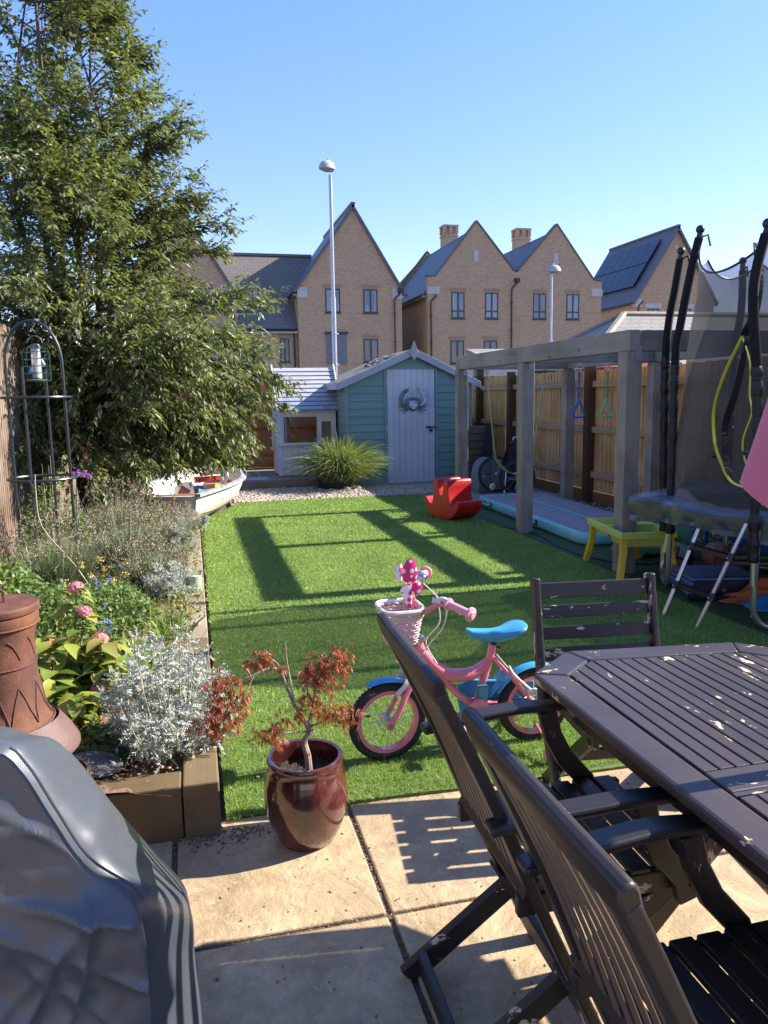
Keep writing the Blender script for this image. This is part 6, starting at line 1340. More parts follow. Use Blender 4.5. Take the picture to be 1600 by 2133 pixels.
fc = bpy.data.curves.new('size_mark', 'FONT'); fc.body = '14'; fc.size = .024; fc.extrude = .0003; fc.materials.append(M_black); fo = bpy.data.objects.new('size_mark', fc); COL.objects.link(fo); fm_ = bpy.data.meshes.new_from_object(fo); bpy.data.objects.remove(fo); fo = bpy.data.objects.new('size_mark', fm_); COL.objects.link(fo); fo.parent = t; fo.location = (1.152-t.location.x, -.0185, .290-.012); fo.rotation_euler = (R(90), R(-16), 0)
# ================================================================ glazed pot with maple
def glazemat():
    m, n, l, b = _new('oxblood_glaze'); v = _map(n, l); f = _noise(n, l, _map(n, l, (1, 1, .35)), 9, 5, .6, .6)
    l.new(_ramp(n, l, f, [(.3, (.028, .008, .008)), (.5, (.055, .012, .011)), (.68, (.12, .030, .020))]), b.inputs['Base Color']); b.inputs['Roughness'].default_value = .16; b.inputs['Coat Weight'].default_value = .8; b.inputs['Coat Roughness'].default_value = .05
    f2 = _noise(n, l, v, 120, 3); c = _ramp(n, l, f2, [(.70, (0, 0, 0)), (.76, (1, 1, 1))]); l.new(_math(n, l, 'MULTIPLY_ADD', c, .4, .16), b.inputs['Roughness']); return m
pc = (.322, 2.50, 0)
t = thing('plant_pot', 'glossy oxblood glazed plant pot on the edge of the patio', 'pot', pc)
m = MB(); m.lathe([(.088, .0), (.098, .004), (.122, .05), (.140, .11), (.147, .17), (.143, .22), (.132, .262), (.126, .280), (.131, .288), (.134, .300), (.128, .308), (.116, .306), (.112, .292), (.116, .25), (.118, .225)], n=48); obj('body', m, glazemat(), t, smooth=True, ang=60)
m = MB(); m.grid(lambda u, v: (.117*v*math.cos(2*PI*u), .117*v*math.sin(2*PI*u), .235+.008*math.sin(u*40+v*20)), 40, 8); obj('compost', m, pm('compost', (.02, .014, .010), (.05, .035, .025), 60, .95, 1, 120), t, smooth=True)
M_bark = pm('maple_bark', (.36, .27, .20), (.20, .14, .10), 40, .8, .6, 90, st=(1, 1, .3))
t = thing('japanese_maple', 'small red laceleaf maple growing in the glazed pot', 'tree', (pc[0]+.01, 2.50, .235))
br = MB()
def rel(x, z, dy=0): return (x-.332, dy, z-.235)
trunk = smooth_path([rel(.335, .235), rel(.332, .30), rel(.322, .355), rel(.345, .39), rel(.34, .42)], 4)
br.tube(trunk, [.013-.004*i/(len(trunk)-1) for i in range(len(trunk))], 8)
tips = []
for P_, r0 in (([(.34, .39, 0), (.32, .44, -.02), (.29, .50, -.02), (.27, .55, 0), (.25, .61, .01), (.21, .63, .0), (.16, .62, -.02), (.09, .60, -.03), (.03, .56, -.05)], .007),
               ([(.25, .60, .01), (.24, .64, .02), (.19, .67, .02), (.17, .68, .03)], .0035), ([(.29, .50, -.02), (.28, .58, -.03), (.27, .66, -.02), (.27, .72, 0)], .004),
               ([(.34, .42, 0), (.36, .48, .02), (.37, .54, .02), (.40, .60, .03), (.43, .66, .02), (.47, .69, .0)], .006), ([(.36, .48, .02), (.34, .54, .03), (.35, .61, .03), (.37, .66, .02)], .004),
               ([(.34, .41, 0), (.38, .43, -.03), (.42, .46, -.04), (.46, .47, -.05)], .004), ([(.335, .39, 0), (.29, .41, -.04), (.24, .42, -.05), (.20, .43, -.06)], .004), ([(.40, .60, .03), (.44, .61, .05), (.47, .62, .04)], .003), ([(.37, .54, .02), (.33, .57, -.02), (.31, .56, -.04)], .003),
               ([(.03, .56, -.05), (.01, .50, -.06), (.02, .47, -.06)], .002), ([(.16, .62, -.02), (.12, .56, -.06), (.08, .50, -.08)], .002), ([(.09, .60, -.03), (.06, .65, -.01), (.04, .66, 0)], .002)):
    sp_ = smooth_path([rel(x, z, dy) for x, z, dy in P_], 4); br.tube(sp_, [r0*(1-.75*i/(len(sp_)-1)) for i in range(len(sp_))], 6); tips.append(sp_)
obj('trunk', br, M_bark, t, smooth=True)
rng = np.random.default_rng(21); Ps, Ds, Ls = [], [], []
clusters = [(.455, .635, .0, .042, 40), (.41, .61, .02, .045, 40), (.37, .615, .02, .035, 26), (.35, .57, .02, .045, 34), (.41, .56, .0, .045, 26), (.33, .50, -.02, .035, 20), (.38, .48, -.02, .04, 22), (.44, .46, -.05, .045, 30), (.47, .45, -.05, .03, 12), (.29, .46, -.03, .035, 16), (.22, .43, -.05, .045, 32), (.18, .42, -.06, .03, 12), (.20, .665, .02, .028, 24), (.165, .65, .02, .028, 20), (.26, .63, 0, .015, 6),
            (.08, .60, -.03, .045, 34), (.04, .61, -.03, .035, 20), (.05, .54, -.05, .05, 44), (.01, .50, -.06, .045, 36), (.09, .50, -.06, .04, 26), (.03, .46, -.06, .03, 18), (.12, .56, -.04, .03, 10)]
for x, z, dy, r_, n_ in clusters:
    for _ in range(int(n_*1.35)):
        c = np.array(rel(x, z, dy))+rng.normal(size=3)*r_*.55; ax_ = np.array([rng.normal()*.5, rng.normal()*.5, -.8]); ax_ /= np.linalg.norm(ax_)
        e1 = np.cross(ax_, rng.normal(size=3)); e1 /= np.linalg.norm(e1); nn = np.cross(ax_, e1); L_ = rng.uniform(.020, .032)
        for a in (-75, -50, -25, 0, 25, 50, 75):
            Ps.append(c); Ds.append(ax_*math.cos(R(a))+e1*math.sin(R(a))); Ls.append(L_*(1-.35*abs(a)/75))
V, F = leaves(np.array(Ps), np.array(Ds), np.array(Ls), .0042, 2, .12, .3, rng=rng)
obj('leaf', npmesh('leaf', V, F), leafmat('maple_leaf', [(.22, .045, .03), (.34, .08, .045), (.44, .13, .065), (.37, .15, .065), (.27, .06, .035)], .35, .5), t).name = 'leaves'
from mathutils import noise as mnoise
# ================================================================ covered barbecue
def covermat():
    m, n, l, b = _new('grey_pvc_cover'); v = _map(n, l); f = _noise(n, l, v, 3, 5, .6); f2 = _noise(n, l, v, 55, 4, .7)
    l.new(_ramp(n, l, f, [(.3, (.045, .052, .064)), (.7, (.068, .077, .092))]), b.inputs['Base Color'])
    l.new(_math(n, l, 'MULTIPLY_ADD', f2, .22, .24), b.inputs['Roughness']); b.inputs['Specular IOR Level'].default_value = .75
    sp = n.new('ShaderNodeSeparateXYZ'); l.new(v, sp.inputs[0])
    wv = _math(n, l, 'ADD', _math(n, l, 'SINE', _math(n, l, 'MULTIPLY', sp.outputs[0], 2200)), _math(n, l, 'SINE', _math(n, l, 'MULTIPLY', sp.outputs[2], 2200)))
    h = _math(n, l, 'ADD', _math(n, l, 'MULTIPLY', wv, .005), _math(n, l, 'MULTIPLY', _noise(n, l, v, 6, 2, .4), .5)); _bump(n, l, h, .30, .02, b); return m
t = thing('barbecue_cover', 'wrinkled blue grey plastic cover over a barbecue in the lower left corner', 'cover', (-.6, 1.6, 0))
# profiles of near and far edges: (x,z) from the floor on the right up and over
near = [(-.185, .02), (-.165, .34), (-.148, .48), (-.135, .60), (-.222, .694), (-.272, .797), (-.315, .893), (-.36, .938), (-.50, .965), (-1.0, .97), (-1.15, .60), (-1.2, .02)]
far = [(-.030, .02), (-.036, .20), (-.042, .30), (-.049, .415), (-.118, .54), (-.202, .686), (-.281, .832), (-.345, .862), (-.46, .89), (-1.0, .90), (-1.12, .52), (-1.18, .02)]
def lp(P, u):
    k = u*(len(P)-1); i = min(int(k), len(P)-2); f = k-i; f = f*.35+.65*f*f*(3-2*f) if False else f
    a, b_, c, d = P[max(i-1, 0)], P[i], P[i+1], P[min(i+2, len(P)-1)]
    return tuple(.5*((2*b_[q])+(c[q]-a[q])*f+(2*a[q]-5*b_[q]+4*c[q]-d[q])*f*f+(3*b_[q]-a[q]-3*c[q]+d[q])*f**3) for q in (0, 1))
def wr(p, a=1.0):
    """soft gravity folds plus a few sharp diagonal creases"""
    v = Vector(p); n1 = mnoise.noise(Vector((v.x*4+v.z*2.5, v.y*3, v.z*4))); d = 0
    for k, (ax_, az_, c, s_) in enumerate(((.55, .83, .36, 1), (.8, .6, .10, .7), (.65, .76, .50, .6), (.9, -.43, -.52, .7), (.3, .95, .78, .7), (.9, .43, .22, 1), (.35, .93, .58, .8), (.75, -.66, -.62, .9), (.98, -.2, -.36, .7), (.5, .86, .12, .6))):
        q_ = (v.x*ax_+v.z*az_-c+.02*mnoise.noise(Vector((v.x*5, k, v.z*5))))/.016; g_ = max(0, .5+mnoise.noise(Vector((v.x*3+k*7, v.z*3, k)))*1.4)
        d += .010*s_*g_*math.exp(-abs(q_))
    return (.022*n1+d+.0015*mnoise.noise(v*26))*a
m = MB(); NU, NVv = 90, 14
def top(u, v):
    x0, z0 = lp(near, u); x1, z1 = lp(far, u); bul = .012*math.sin(PI*v)
    p = (x0+(x1-x0)*v-.0, 1.40+.21*v+.0, z0+(z1-z0)*v+bul*.3); d = wr(p)*.55*min(1, 6*min(v, 1-v)); e0 = max(0, 1-v/.18)**2*.022; e1 = max(0, 1-(1-v)/.18)**2*.02; return (p[0]+d*.5+bul*.2-(e0+e1)*.6, p[1], p[2]+d-(e0+e1)*.7)
m.grid(top, NU, NVv)
def back(u, v):
    x0, z0 = lp(far, u); p = (x0-.0125, 1.608+.35*v, z0*(1-.15*v)-.0145); return (p[0]-.02*v, p[1], max(p[2]-.10*v*v, .02))
m.grid(back, NU, 6)
def front(u, v): # sheet hanging below the near profile
    x0, z0 = lp(near, u); zz = .02+(z0-.02)*v; k = min(1, 8*v+.3, 8*(1-v))
    d = wr((x0, 1.4, zz*1.2))*2.0*k; xc = x0
    
    return (xc-.006*(1-v)-.0132*v**20, 1.40-.0-d-.012*math.sin(PI*v), zz-.0154*v**20)
m.grid(front, 150, 90)
obj('sheet', m, covermat(), t, w=True, smooth=True, ang=75)
m = MB(); m.tube([(lp(near, .27+.02*i)[0], 1.402, lp(near, .27+.02*i)[1]) for i in range(18)], .0025, 6); obj('seam', m, pm('cover_seam', (.03, .04, .055), rough=.5), t, w=True, smooth=True)
# ================================================================ chiminea
def rustmat():
    m, n, l, b = _new('rusty_iron'); v = _map(n, l); f = _noise(n, l, v, 7, 6, .65); f2 = _noise(n, l, v, 160, 3, .7)
    c = _ramp(n, l, f, [(.3, (.055, .024, .018)), (.5, (.115, .042, .023)), (.7, (.21, .08, .035))]); c = _mix(n, l, _ramp(n, l, f2, [(.4, (0, 0, 0)), (.7, (.5, .5, .5))]), c, (.09, .03, .02))
    l.new(c, b.inputs['Base Color']); b.inputs['Roughness'].default_value = .8; _bump(n, l, f2, .5, .004, b); return m
M_rust = rustmat(); cx, cy = -.665, 2.72
t = thing('chiminea', 'rusty iron chimney stove with a flat round lid beside the flower bed', 'chiminea', (cx, cy, 0))
m = MB(); m.lathe([(.17, .05), (.19, .18), (.195, .30), (.19, .39), (.175, .425), (.152, .455), (.128, .52), (.116, .60), (.112, .68), (.113, .74), (.122, .785), (.128, .80), (.132, .815), (.132, .835), (.125, .84)], (cx, cy, 0), 56); obj('body', m, M_rust, t, w=True, smooth=True, ang=50)
m = MB(); m.lathe([(.134, .842), (.137, .848), (.137, .862), (.132, .868), (.0001, .872)], (cx, cy, 0), 56); ld = obj('lid', m, M_rust, t, w=True, smooth=True)
m = MB(); m.tube([(cx-.03, cy, .87), (cx-.03, cy, .905), (cx-.015, cy, .92), (cx+.015, cy, .92), (cx+.03, cy, .905), (cx+.03, cy, .87)], .005, 8); sub('lid_handle', m, M_rust, ld, True)
m = MB()
for z, r_ in ((.665, .1145), (.46, .155), (.80, .131)): m.tube([(cx+r_*math.cos(2*PI*i/40), cy+r_*math.sin(2*PI*i/40), z) for i in range(40)], .0035, 6, closed=True)
def cr_at(z):
    P = [(.455, .156), (.52, .128), (.60, .116), (.68, .112), (.74, .113), (.785, .122)]
    for (za, ra), (zb, rb) in zip(P, P[1:]):
        if za <= z <= zb: return ra+(rb-ra)*(z-za)/(zb-za)
    return .115
for k in range(10):
    for a0, z0, a1, z1 in ((k*36, .475, k*36+18, .60), (k*36+18, .60, k*36+36, .475), (k*36+6, .76, k*36+26, .69)):
        pts = []
        for i in range(9):
            u = i/8; a = R(a0+(a1-a0)*u-70); z = z0+(z1-z0)*u+.012*math.sin(PI*u); r_ = cr_at(z)+.001; pts.append((cx+r_*math.cos(a), cy+r_*math.sin(a), z))
        m.tube(pts, .0022, 5)
obj('raised_pattern', m, M_rust, t, w=True, smooth=True)
m = MB(); m.lathe([(.222, .352), (.222, .362), (.20, .405), (.160, .462), (.156, .452), (.19, .395), (.214, .348)], (cx+.01, cy, .0), 56); obj('skirt', m, pm('dull_rust_collar', (.13, .075, .065), (.10, .055, .048), 8, .6, .3, 150), t, w=True, smooth=True, ang=50)
for a in (40, 160, 280):
    m = MB(); m.tube([(cx+.15*math.cos(R(a)), cy+.15*math.sin(R(a)), .12), (cx+.2*math.cos(R(a)), cy+.2*math.sin(R(a)), .005)], .014, 8); obj('leg', m, M_rust, t, w=True, smooth=True)
# coir mat roll and slate dish behind the cover
M_coir = pm('coir_fibre', (.13, .08, .05), (.06, .035, .022), 60, .95, 1, 160)
rng = np.random.default_rng(31)
t = thing('coir_liner', 'round brown coir basket liner under the chiminea collar at the bed corner', 'basket liner', (-.53, 2.60, .17))
m = MB(); m.lathe([(.06, .0), (.11, .04), (.135, .12), (.13, .13), (.10, .05), (.05, .015)], n=28); obj('shell', m, M_coir, t, smooth=True)
n = 2600; a = rng.uniform(0, 2*PI, n); h = rng.uniform(0, .13, n); r_ = .065+.075*np.sqrt(h/.13); P = np.stack([r_*np.cos(a), r_*np.sin(a), h], 1); D = rng.normal(size=(n, 3))+np.stack([-np.sin(a), np.cos(a), 0*a], 1)*1.5
V, F = tris(P, D, .03, .0016, rng); obj('fibres', npmesh('fibres', V, F), M_coir, t)
m = MB(); m.lathe([(.0001, .0), (.085, .008), (.105, .022), (.10, .028), (.06, .022), (.0001, .018)], (-.415, 2.84, .185), 24, Matrix.Rotation(R(10), 3, 'Y')); solo('slate_dish', m, pm('slate_grey', (.13, .125, .12), (.09, .09, .09), 14, .7, .5, 30), 'shallow grey slate dish on the soil beside the grass tuft', 'dish', loc=(-.415, 2.84, .19), smooth=True)
# ================================================================ arched plant support with bird feeder
M_obel = pm('black_green_tube', (.018, .03, .035), rough=.35, spec=.6)
ox, oy, orr = -1.075, 6.05, .235
t = thing('plant_support', 'arched dark metal plant support with three rings standing in the flower bed', 'plant support', (ox, oy, .15))
for k, ang_ in enumerate((0, 90)):
    m = MB(); pts = []; dx, dy = math.cos(R(ang_-12)), math.sin(R(ang_-12))
    for i in range(7): pts.append((ox-dx*orr*.86, oy-dy*orr*.86, .15+1.62*i/6))
    for a in range(0, 181, 12): pts.append((ox-dx*orr*.86*math.cos(R(a)), oy-dy*orr*.86*math.cos(R(a)), 1.80+.30*math.sin(R(a))))
    for i in range(7): pts.append((ox+dx*orr*.86, oy+dy*orr*.86, 1.77-1.62*i/6))
    if k == 0: m.tube(pts, .011, 8); obj('arch', m, M_obel, t, w=True, smooth=True)
    else: m.tube(pts[:7], .010, 8); obj('upright', m, M_obel, t, w=True, smooth=True); m = MB(); m.tube(pts[-7:], .010, 8); obj('upright', m, M_obel, t, w=True, smooth=True)
for z in (.385, .975, 1.56):
    m = MB(); m.tube([(ox+.0+orr*1.0*math.cos(2*PI*i/40), oy+orr*math.sin(2*PI*i/40), z) for i in range(40)], .0095, 8, closed=True); obj('ring', m, M_obel, t, w=True, smooth=True)
fx, fy = -1.055, 6.05
t = thing('bird_feeder', 'caged seed bird feeder hanging from the top of the arched support', 'bird feeder', (fx, fy, 1.70))
M_wire = pm('dark_green_wire', (.02, .07, .06), rough=.45)
m = MB(); m.tube([(0, 0, .39), (.012, 0, .375), (.0, 0, .36), (-.012, 0, .345), (.0, 0, .33), (.006, 0, .325)], .003, 6); m.tube(arc((0, 0, .245), .05, 0, 180, 12, 'xz'), .0022, 6); obj('hook', m, M_alu, t, smooth=True)
m = MB(); rr_ = .092
for z in (-.02, .03, .08, .13, .18): m.tube([(rr_*math.cos(2*PI*i/28), rr_*math.sin(2*PI*i/28), z) for i in range(28)], .0022, 5, closed=True)
for k in range(12):
    a = 2*PI*k/12; m.tube([(rr_*math.cos(a), rr_*math.sin(a), -.02), (rr_*math.cos(a), rr_*math.sin(a), .17), (rr_*.85*math.cos(a), rr_*.85*math.sin(a), .205), (.03*math.cos(a), .03*math.sin(a), .228)], .0020, 5)
obj('cage', m, M_wire, t, smooth=True)
def clearmat():
    m, n, l, b = _new('clear_tube'); b.inputs['Base Color'].default_value = (.8, .8, .78, 1); b.inputs['Roughness'].default_value = .1
    tr = n.new('ShaderNodeBsdfTransparent'); x = n.new('ShaderNodeMixShader'); x.inputs[0].default_value = .45; l.new(tr.outputs[0], x.inputs[1]); l.new(b.outputs[0], x.inputs[2]); l.new(x.outputs[0], n['Material Output'].inputs[0]); return m
m = MB(); m.lathe([(.032, -.01), (.032, .21)], n=20); obj('tube', m, clearmat(), t, smooth=True)
m = MB(); m.lathe([(.0001, -.005), (.029, -.005), (.029, .05), (.0001, .06)], n=16); obj('seed', m, pm('bird_seed', (.42, .27, .14), (.2, .13, .07), 160, .9, .6, 200), t, smooth=True)
m = MB(); m.lathe([(.0001, -.03), (.085, -.025), (.085, -.018), (.034, -.008), (.034, .0)], n=22); m.lathe([(.034, .205), (.036, .22), (.03, .235), (.0001, .24)], n=22); obj('cap', m, pm('feeder_cap', (.12, .16, .16), rough=.5), t, smooth=True)
for a, z in ((.4, .10), (3.6, .045)):
    m = MB(); c = Vector((.034*math.cos(a), .034*math.sin(a), z)); d = c.normalized(); m.tube([c-Vector((0, 0, .018)), c+Vector((math.cos(a)*.012, math.sin(a)*.012, -.005)), c+Vector((0, 0, .03))], [.012, .016, .010], 8); obj('port', m, pm('feeder_port', (.12, .30, .38), rough=.4), t, smooth=True)
# green candle pot on sleeper with grey-green leaf
t = thing('green_pot', 'pale green metal pot standing on the grey sleeper edge', 'pot', (-.035, 5.42, .20))
m = MB(); m.lathe([(.046, 0), (.05, .004), (.052, .11), (.050, .112), (.047, .11), (.045, .10), (.0001, .098)], n=28); obj('body', m, pm('pale_green_enamel', (.38, .46, .33), (.34, .42, .30), 3, .35), t, smooth=True)
m = MB(); m.lathe([(.0001, .099), (.043, .099), (.043, .104), (.0001, .105)], n=20); obj('wax', m, pm('wax', (.6, .58, .45), rough=.5), t, smooth=True)
m = MB(); m.ell((-.03, 4.55, .215), (.022, .03, .014), 12); solo('shell_stone', m, pm('pinkish_stone', (.42, .34, .30), (.34, .28, .25), 20, .7), 'small pinkish stone lying on the sleeper edge', 'stone', loc=(-.03, 4.55, .2), smooth=True)
# ================================================================ the big leafy tree
def build_tree():
    rng = np.random.default_rng(77); TX, TY = -1.08, 8.75
    t = thing('leafy_tree', 'big broad leafy tree with drooping green shoots filling the left side', 'tree', (TX, TY, .15))
    prof = [(.55, .9), (.8, 1.45), (1.2, 1.80), (1.8, 2.20), (2.4, 2.10), (2.9, 1.85), (3.3, 1.75), (3.7, 1.45), (4.3, 1.38), (4.8, 1.0), (5.4, .66), (6.0, .42), (6.6, .08)]
    zs = np.array([p[0] for p in prof]); rs = np.array([p[1] for p in prof])
    wood_ = MB(); stems = []
    for k in range(6):
        a = 2*PI*k/6+.4; top = rng.uniform(4.6, 6.3) if k else 6.5; sp_ = .34*rng.uniform(.6, 1.4)
        pts = [Vector((.07*math.cos(a), .07*math.sin(a), -.05)), Vector((.12*math.cos(a)+rng.normal()*.03, .12*math.sin(a), .7)), Vector((.25*sp_*3*math.cos(a), .25*sp_*3*math.sin(a), 1.8)), Vector((.8*sp_*1.6*math.cos(a)+rng.normal()*.1, .8*sp_*1.6*math.sin(a), 3.2)), Vector((sp_*1.7*math.cos(a), sp_*1.7*math.sin(a), top*.8)), Vector((sp_*.9*math.cos(a), sp_*.9*math.sin(a), top-.15))]
        sp = smooth_path(pts, 5); stems.append(sp); wood_.tube(sp, [.055*(1-.93*i/(len(sp)-1)) for i in range(len(sp))], 7)
    P_, D_, L_, W_ = [], [], [], []
    def shoot(a, b, lift, droop, n, r0, leafy=.0, side=0):
        """curved shoot from a towards b, leaves along it"""
        a, b = np.array(a, float), np.array(b, float); d = b-a; Ln = np.linalg.norm(d); pts = []
        for i in range(9):
            u = i/8; p = a+d*u; p[2] += lift*Ln*math.sin(PI*u*.9)-droop*(1 if a[2] < 2.4 else max(-.5, 1-(a[2]-2.4)/1.2))*Ln*u*u*u; pts.append(p)
        if r0: wood_.tube([tuple(p) for p in pts], [r0*(1-.85*i/8) for i in range(9)], 4)
        pts = np.array(pts); k = 0
        us = leafy+(1-leafy)*(np.arange(n)+rng.uniform(-.3, .3, n))/n
        seg = np.clip(us*8, 0, 7.999); i0 = seg.astype(int); f = (seg-i0)[:, None]
        p = pts[i0]*(1-f)+pts[i0+1]*f; tg = nrm(pts[i0+1]-pts[i0])
        sd = np.cross(tg, [0, 0, 1.0])+1e-6; sd = nrm(sd); sg = np.where(np.arange(n) % 2 == 0, 1., -1.)[:, None]
        dd = nrm(tg*.75+sd*sg*rng.uniform(.4, 1.0, (n, 1))+np.array([0, 0, 1.])*rng.uniform(-.75, .35, (n, 1)))
        P_.append(p+rng.normal(size=(n, 3))*.012); D_.append(dd); sz = rng.uniform(.75, 1.2, n)*(1-.35*us); L_.append(.088*sz); W_.append(.035*sz)
        return pts
    def env(z, ang): 
        r = np.interp(z, zs, rs)*(.82+.20*math.sin(ang*3+z*2.1)+.14*math.sin(ang*5-z*3.7+1)); return max(r, .15)
    # boughs
    n_b = 430
    for i in range(n_b):
        z = float(np.interp(rng.random(), [0, .4, .75, 1], [.85, 2.5, 4.3, 6.5])); ang = rng.uniform(0, 2*PI); R0 = env(z, ang)
        r = R0*rng.uniform(.55, .97)
        if math.cos(ang) < -.3 and rng.random() < .35: continue
        tgt = np.array([r*math.cos(ang), r*math.sin(ang), z])
        s_ = stems[rng.integers(0, 6)]; zz = max(.6, z-r*rng.uniform(.3, .75)); base = min(s_, key=lambda q_: abs(q_.z-zz)); 
        low = max(0, 1-z/3.0)
        pts = shoot(base, tgt, .16, .10+.28*low, int(14+26*r), .012 if r > .9 else .008, .35)
        for k in range(int(4+6*r)):
            u = rng.uniform(.35, .98); p0 = pts[min(8, int(u*8))]; out = nrm(p0-np.array([0, 0, p0[2]])+1e-6)
            dirn = nrm(out*rng.uniform(.4, 1)+rng.normal(size=3)*.55+np.array([0, 0, .75-1.15*low])); Ls_ = rng.uniform(.28, .62)*(1 if z < 4.5 else .85)
            e = p0+dirn*Ls_; 
            if math.hypot(e[0], e[1]) > env(max(e[2], .5), math.atan2(e[1], e[0]))*1.12: Ls_ *= .5
            shoot(p0, p0+dirn*Ls_, .05, .25+.35*low, int(20*Ls_/.5)+5, .0028, .05)
    # long outer sprays following the photographed outline on the right side
    for (x, z, dy) in [(2.20, 1.95, .1), (2.35, 1.80, -.3), (2.1, 2.15, -.1), (2.1, 2.55, .2), (1.95, 2.60, -.35), (1.72, 3.28, -.1), (1.65, 3.1, .3), (1.4, 3.55, -.1), (1.35, 4.30, .1), (1.22, 4.05, -.2), (.88, 4.88, .0), (1.0, 4.6, .1), (.58, 5.35, .1), (.62, 5.15, -.2), (.5, 5.7, 0), (2.05, 1.35, 0), (1.85, 1.15, -.2), (1.9, 1.0, .2), (1.6, .85, -.1), (1.45, .72, .1), (1.75, .80, -.4), (1.2, .70, -.3), (2.2, 1.6, .4), (1.95, 2.2, -.5), (1.3, .95, -.6), (1.0, .8, -.9), (.6, .85, -1.2), (.2, .8, -1.3)]:
        for q_ in range(2):
            tgt = np.array([x+.0+rng.normal()*.04, dy+rng.normal()*.08, z-.15+rng.normal()*.04]); base = tgt*np.array([.35, .35, 1])+np.array([0, 0, -.25 if z > 1.4 else .35])
            pts = shoot(base, tgt, .10, .08 if z > 2.4 else .22, 46, .009, .2)
            for k in range(16):
                u = rng.uniform(.35, .95); p0 = pts[min(8, int(u*8))]; dirn = nrm((tgt-base)/np.linalg.norm(tgt-base)*.8+rng.normal(size=3)*.5+np.array([0, 0, .25 if z > 2 else -.3])); shoot(p0, p0+dirn*rng.uniform(.2, .38), .04, .2, 13, .0022, .05)
    obj('trunk', wood_, pm('tree_bark', (.10, .075, .055), (.06, .045, .035), 12, .9, .6, 40, st=(1, 1, .2)), t, smooth=True)
    P, D, L, Wd = np.concatenate(P_), np.concatenate(D_), np.concatenate(L_), np.concatenate(W_)
    zc = np.interp(P[:, 0], [.25, .5, 1.1, 1.5, 1.75, 2.2], [.2, .62, .70, .62, .9, 1.3])
    k = P[:, 2] > zc-.06*rng.random(len(P))**3*3; P, D, L, Wd = P[k], D[k], L[k], Wd[k]
    V, F = leaves(P, D, L, Wd, 2, .28, .35, rng=rng)
    m = npmesh('leaves', V, F)
    obj('crown', m, leafmat('tree_leaf', [(.085, .105, .036), (.135, .155, .050), (.19, .205, .085), (.12, .135, .055), (.29, .29, .16)], .38, .42, .40, .28, 1.3), t)
    print('tree leaves', len(P), 'faces', len(F))
build_tree()
# ================================================================ bed plants
def foliage(name, label, cat, loc, gen, mat, stemm=None, stems=None, group=None, extra=None):
    """gen(rng) -> (V,F); a plant is one thing with leaves and stems"""
    t = thing(name, label, cat, loc, 0, group); rng = np.random.default_rng(abs(hash(label)) % 1 + int(sum(map(ord, label))) % 9973)
    V, F = gen(rng); obj('leaves', npmesh('leaves', V, F), mat, t)
    if stems: obj('stems', stems(rng), stemm, t, smooth=True)
    if extra: extra(t, rng)
    return t
M_stemg = pm('green_stem', (.10, .13, .05), (.07, .09, .04), 9, .7); M_stemb = pm('brown_stem', (.15, .10, .06), (.10, .07, .045), 9, .8); M_stemp = pm('pale_stem', (.42, .38, .30), (.3, .27, .2), 9, .8)
L_lav = leafmat('lavender_leaf', [(.11, .16, .07), (.17, .22, .11), (.22, .25, .14), (.14, .18, .08)], .15, .7)
L_lavh = leafmat('lavender_head', [(.19, .155, .10), (.27, .22, .15), (.34, .29, .21), (.22, .18, .17)], .1, .8)
def lav_gen(R0, H, n):
    def g_(rng):
        a = rng.uniform(0, 2*PI, n); r = R0*np.sqrt(rng.random(n))*.55; P = np.stack([r*np.cos(a), r*np.sin(a), rng.uniform(0, H*.35, n)], 1)
        D = np.stack([np.cos(a)*r/R0*1.1, np.sin(a)*r/R0*1.1, np.full(n, 1.)], 1)+rng.normal(size=(n, 3))*.22
        V1, F1 = blades(P, D, rng.uniform(.35, .9, n)*H*.62, .0045, .12, 2, rng)
        k = n//2; a = rng.uniform(0, 2*PI, k); r = R0*rng.random(k)**.6*.9; P = np.stack([r*np.cos(a), r*np.sin(a), rng.uniform(.1, .75, k)*H*(1.05-.5*(r/R0)**2)], 1); D = rng.normal(size=(k, 3))*.6+np.stack([np.cos(a), np.sin(a), np.full(k, .8)], 1)
        V2, F2 = leaves(P, D, rng.uniform(.02, .045, k), .006, 2, .1, .2, rng=rng); return cat2([(V1, F1), (V2, F2)])
    return g_
def lav_extra(R0, H, n, hm=None, sz=.018):
    def e_(t, rng):
        a = rng.uniform(0, 2*PI, n); r = R0*np.sqrt(rng.random(n)); tip = np.stack([r*np.cos(a)*1.1, r*np.sin(a)*1.1, H*(1.08-.45*(r/R0)**2)+rng.normal(size=n)*.03], 1); base = tip*np.array([.4, .4, .1])
        V, F = tris(base, tip-base, np.linalg.norm(tip-base, axis=1), .0035, rng); obj('stalks', npmesh('stalks', V, F), M_stemp if hm is None else M_stemg, t)
        PP = np.repeat(tip, 9, 0)+rng.normal(size=(n*9, 3))*np.array([.005, .005, .011]); D = rng.normal(size=(n*9, 3)); V, F = leaves(PP, D, rng.uniform(.5, 1, n*9)*sz, sz*.5, 2, 0, .3, rng=rng); obj('flower_heads', npmesh('flower_heads', V, F), hm or L_lavh, t)
    return e_
GL = 'lavender bushes in the raised bed'
for i, (x, y, R0, H, n, lab) in enumerate([(-.98, 5.75, .34, .55, 2600, 'faded lavender bush inside and beside the arched support'), (-.55, 6.35, .38, .52, 3000, 'wide grey green lavender bush with faded brown heads in mid bed'), (-.72, 7.4, .40, .60, 2800, 'taller faded lavender bush under the tree behind the others'), (-.28, 7.0, .30, .42, 2000, 'low lavender bush near the sleeper edge short of the boat'), (-.35, 5.75, .26, .34, 1800, 'small faded lavender bush between the yellow seed heads and the sleeper')]):
    foliage('lavender_bush', lab, 'plant', (x, y, .16), lav_gen(R0, H, n), L_lav, group=GL, extra=lav_extra(R0, H, 240))
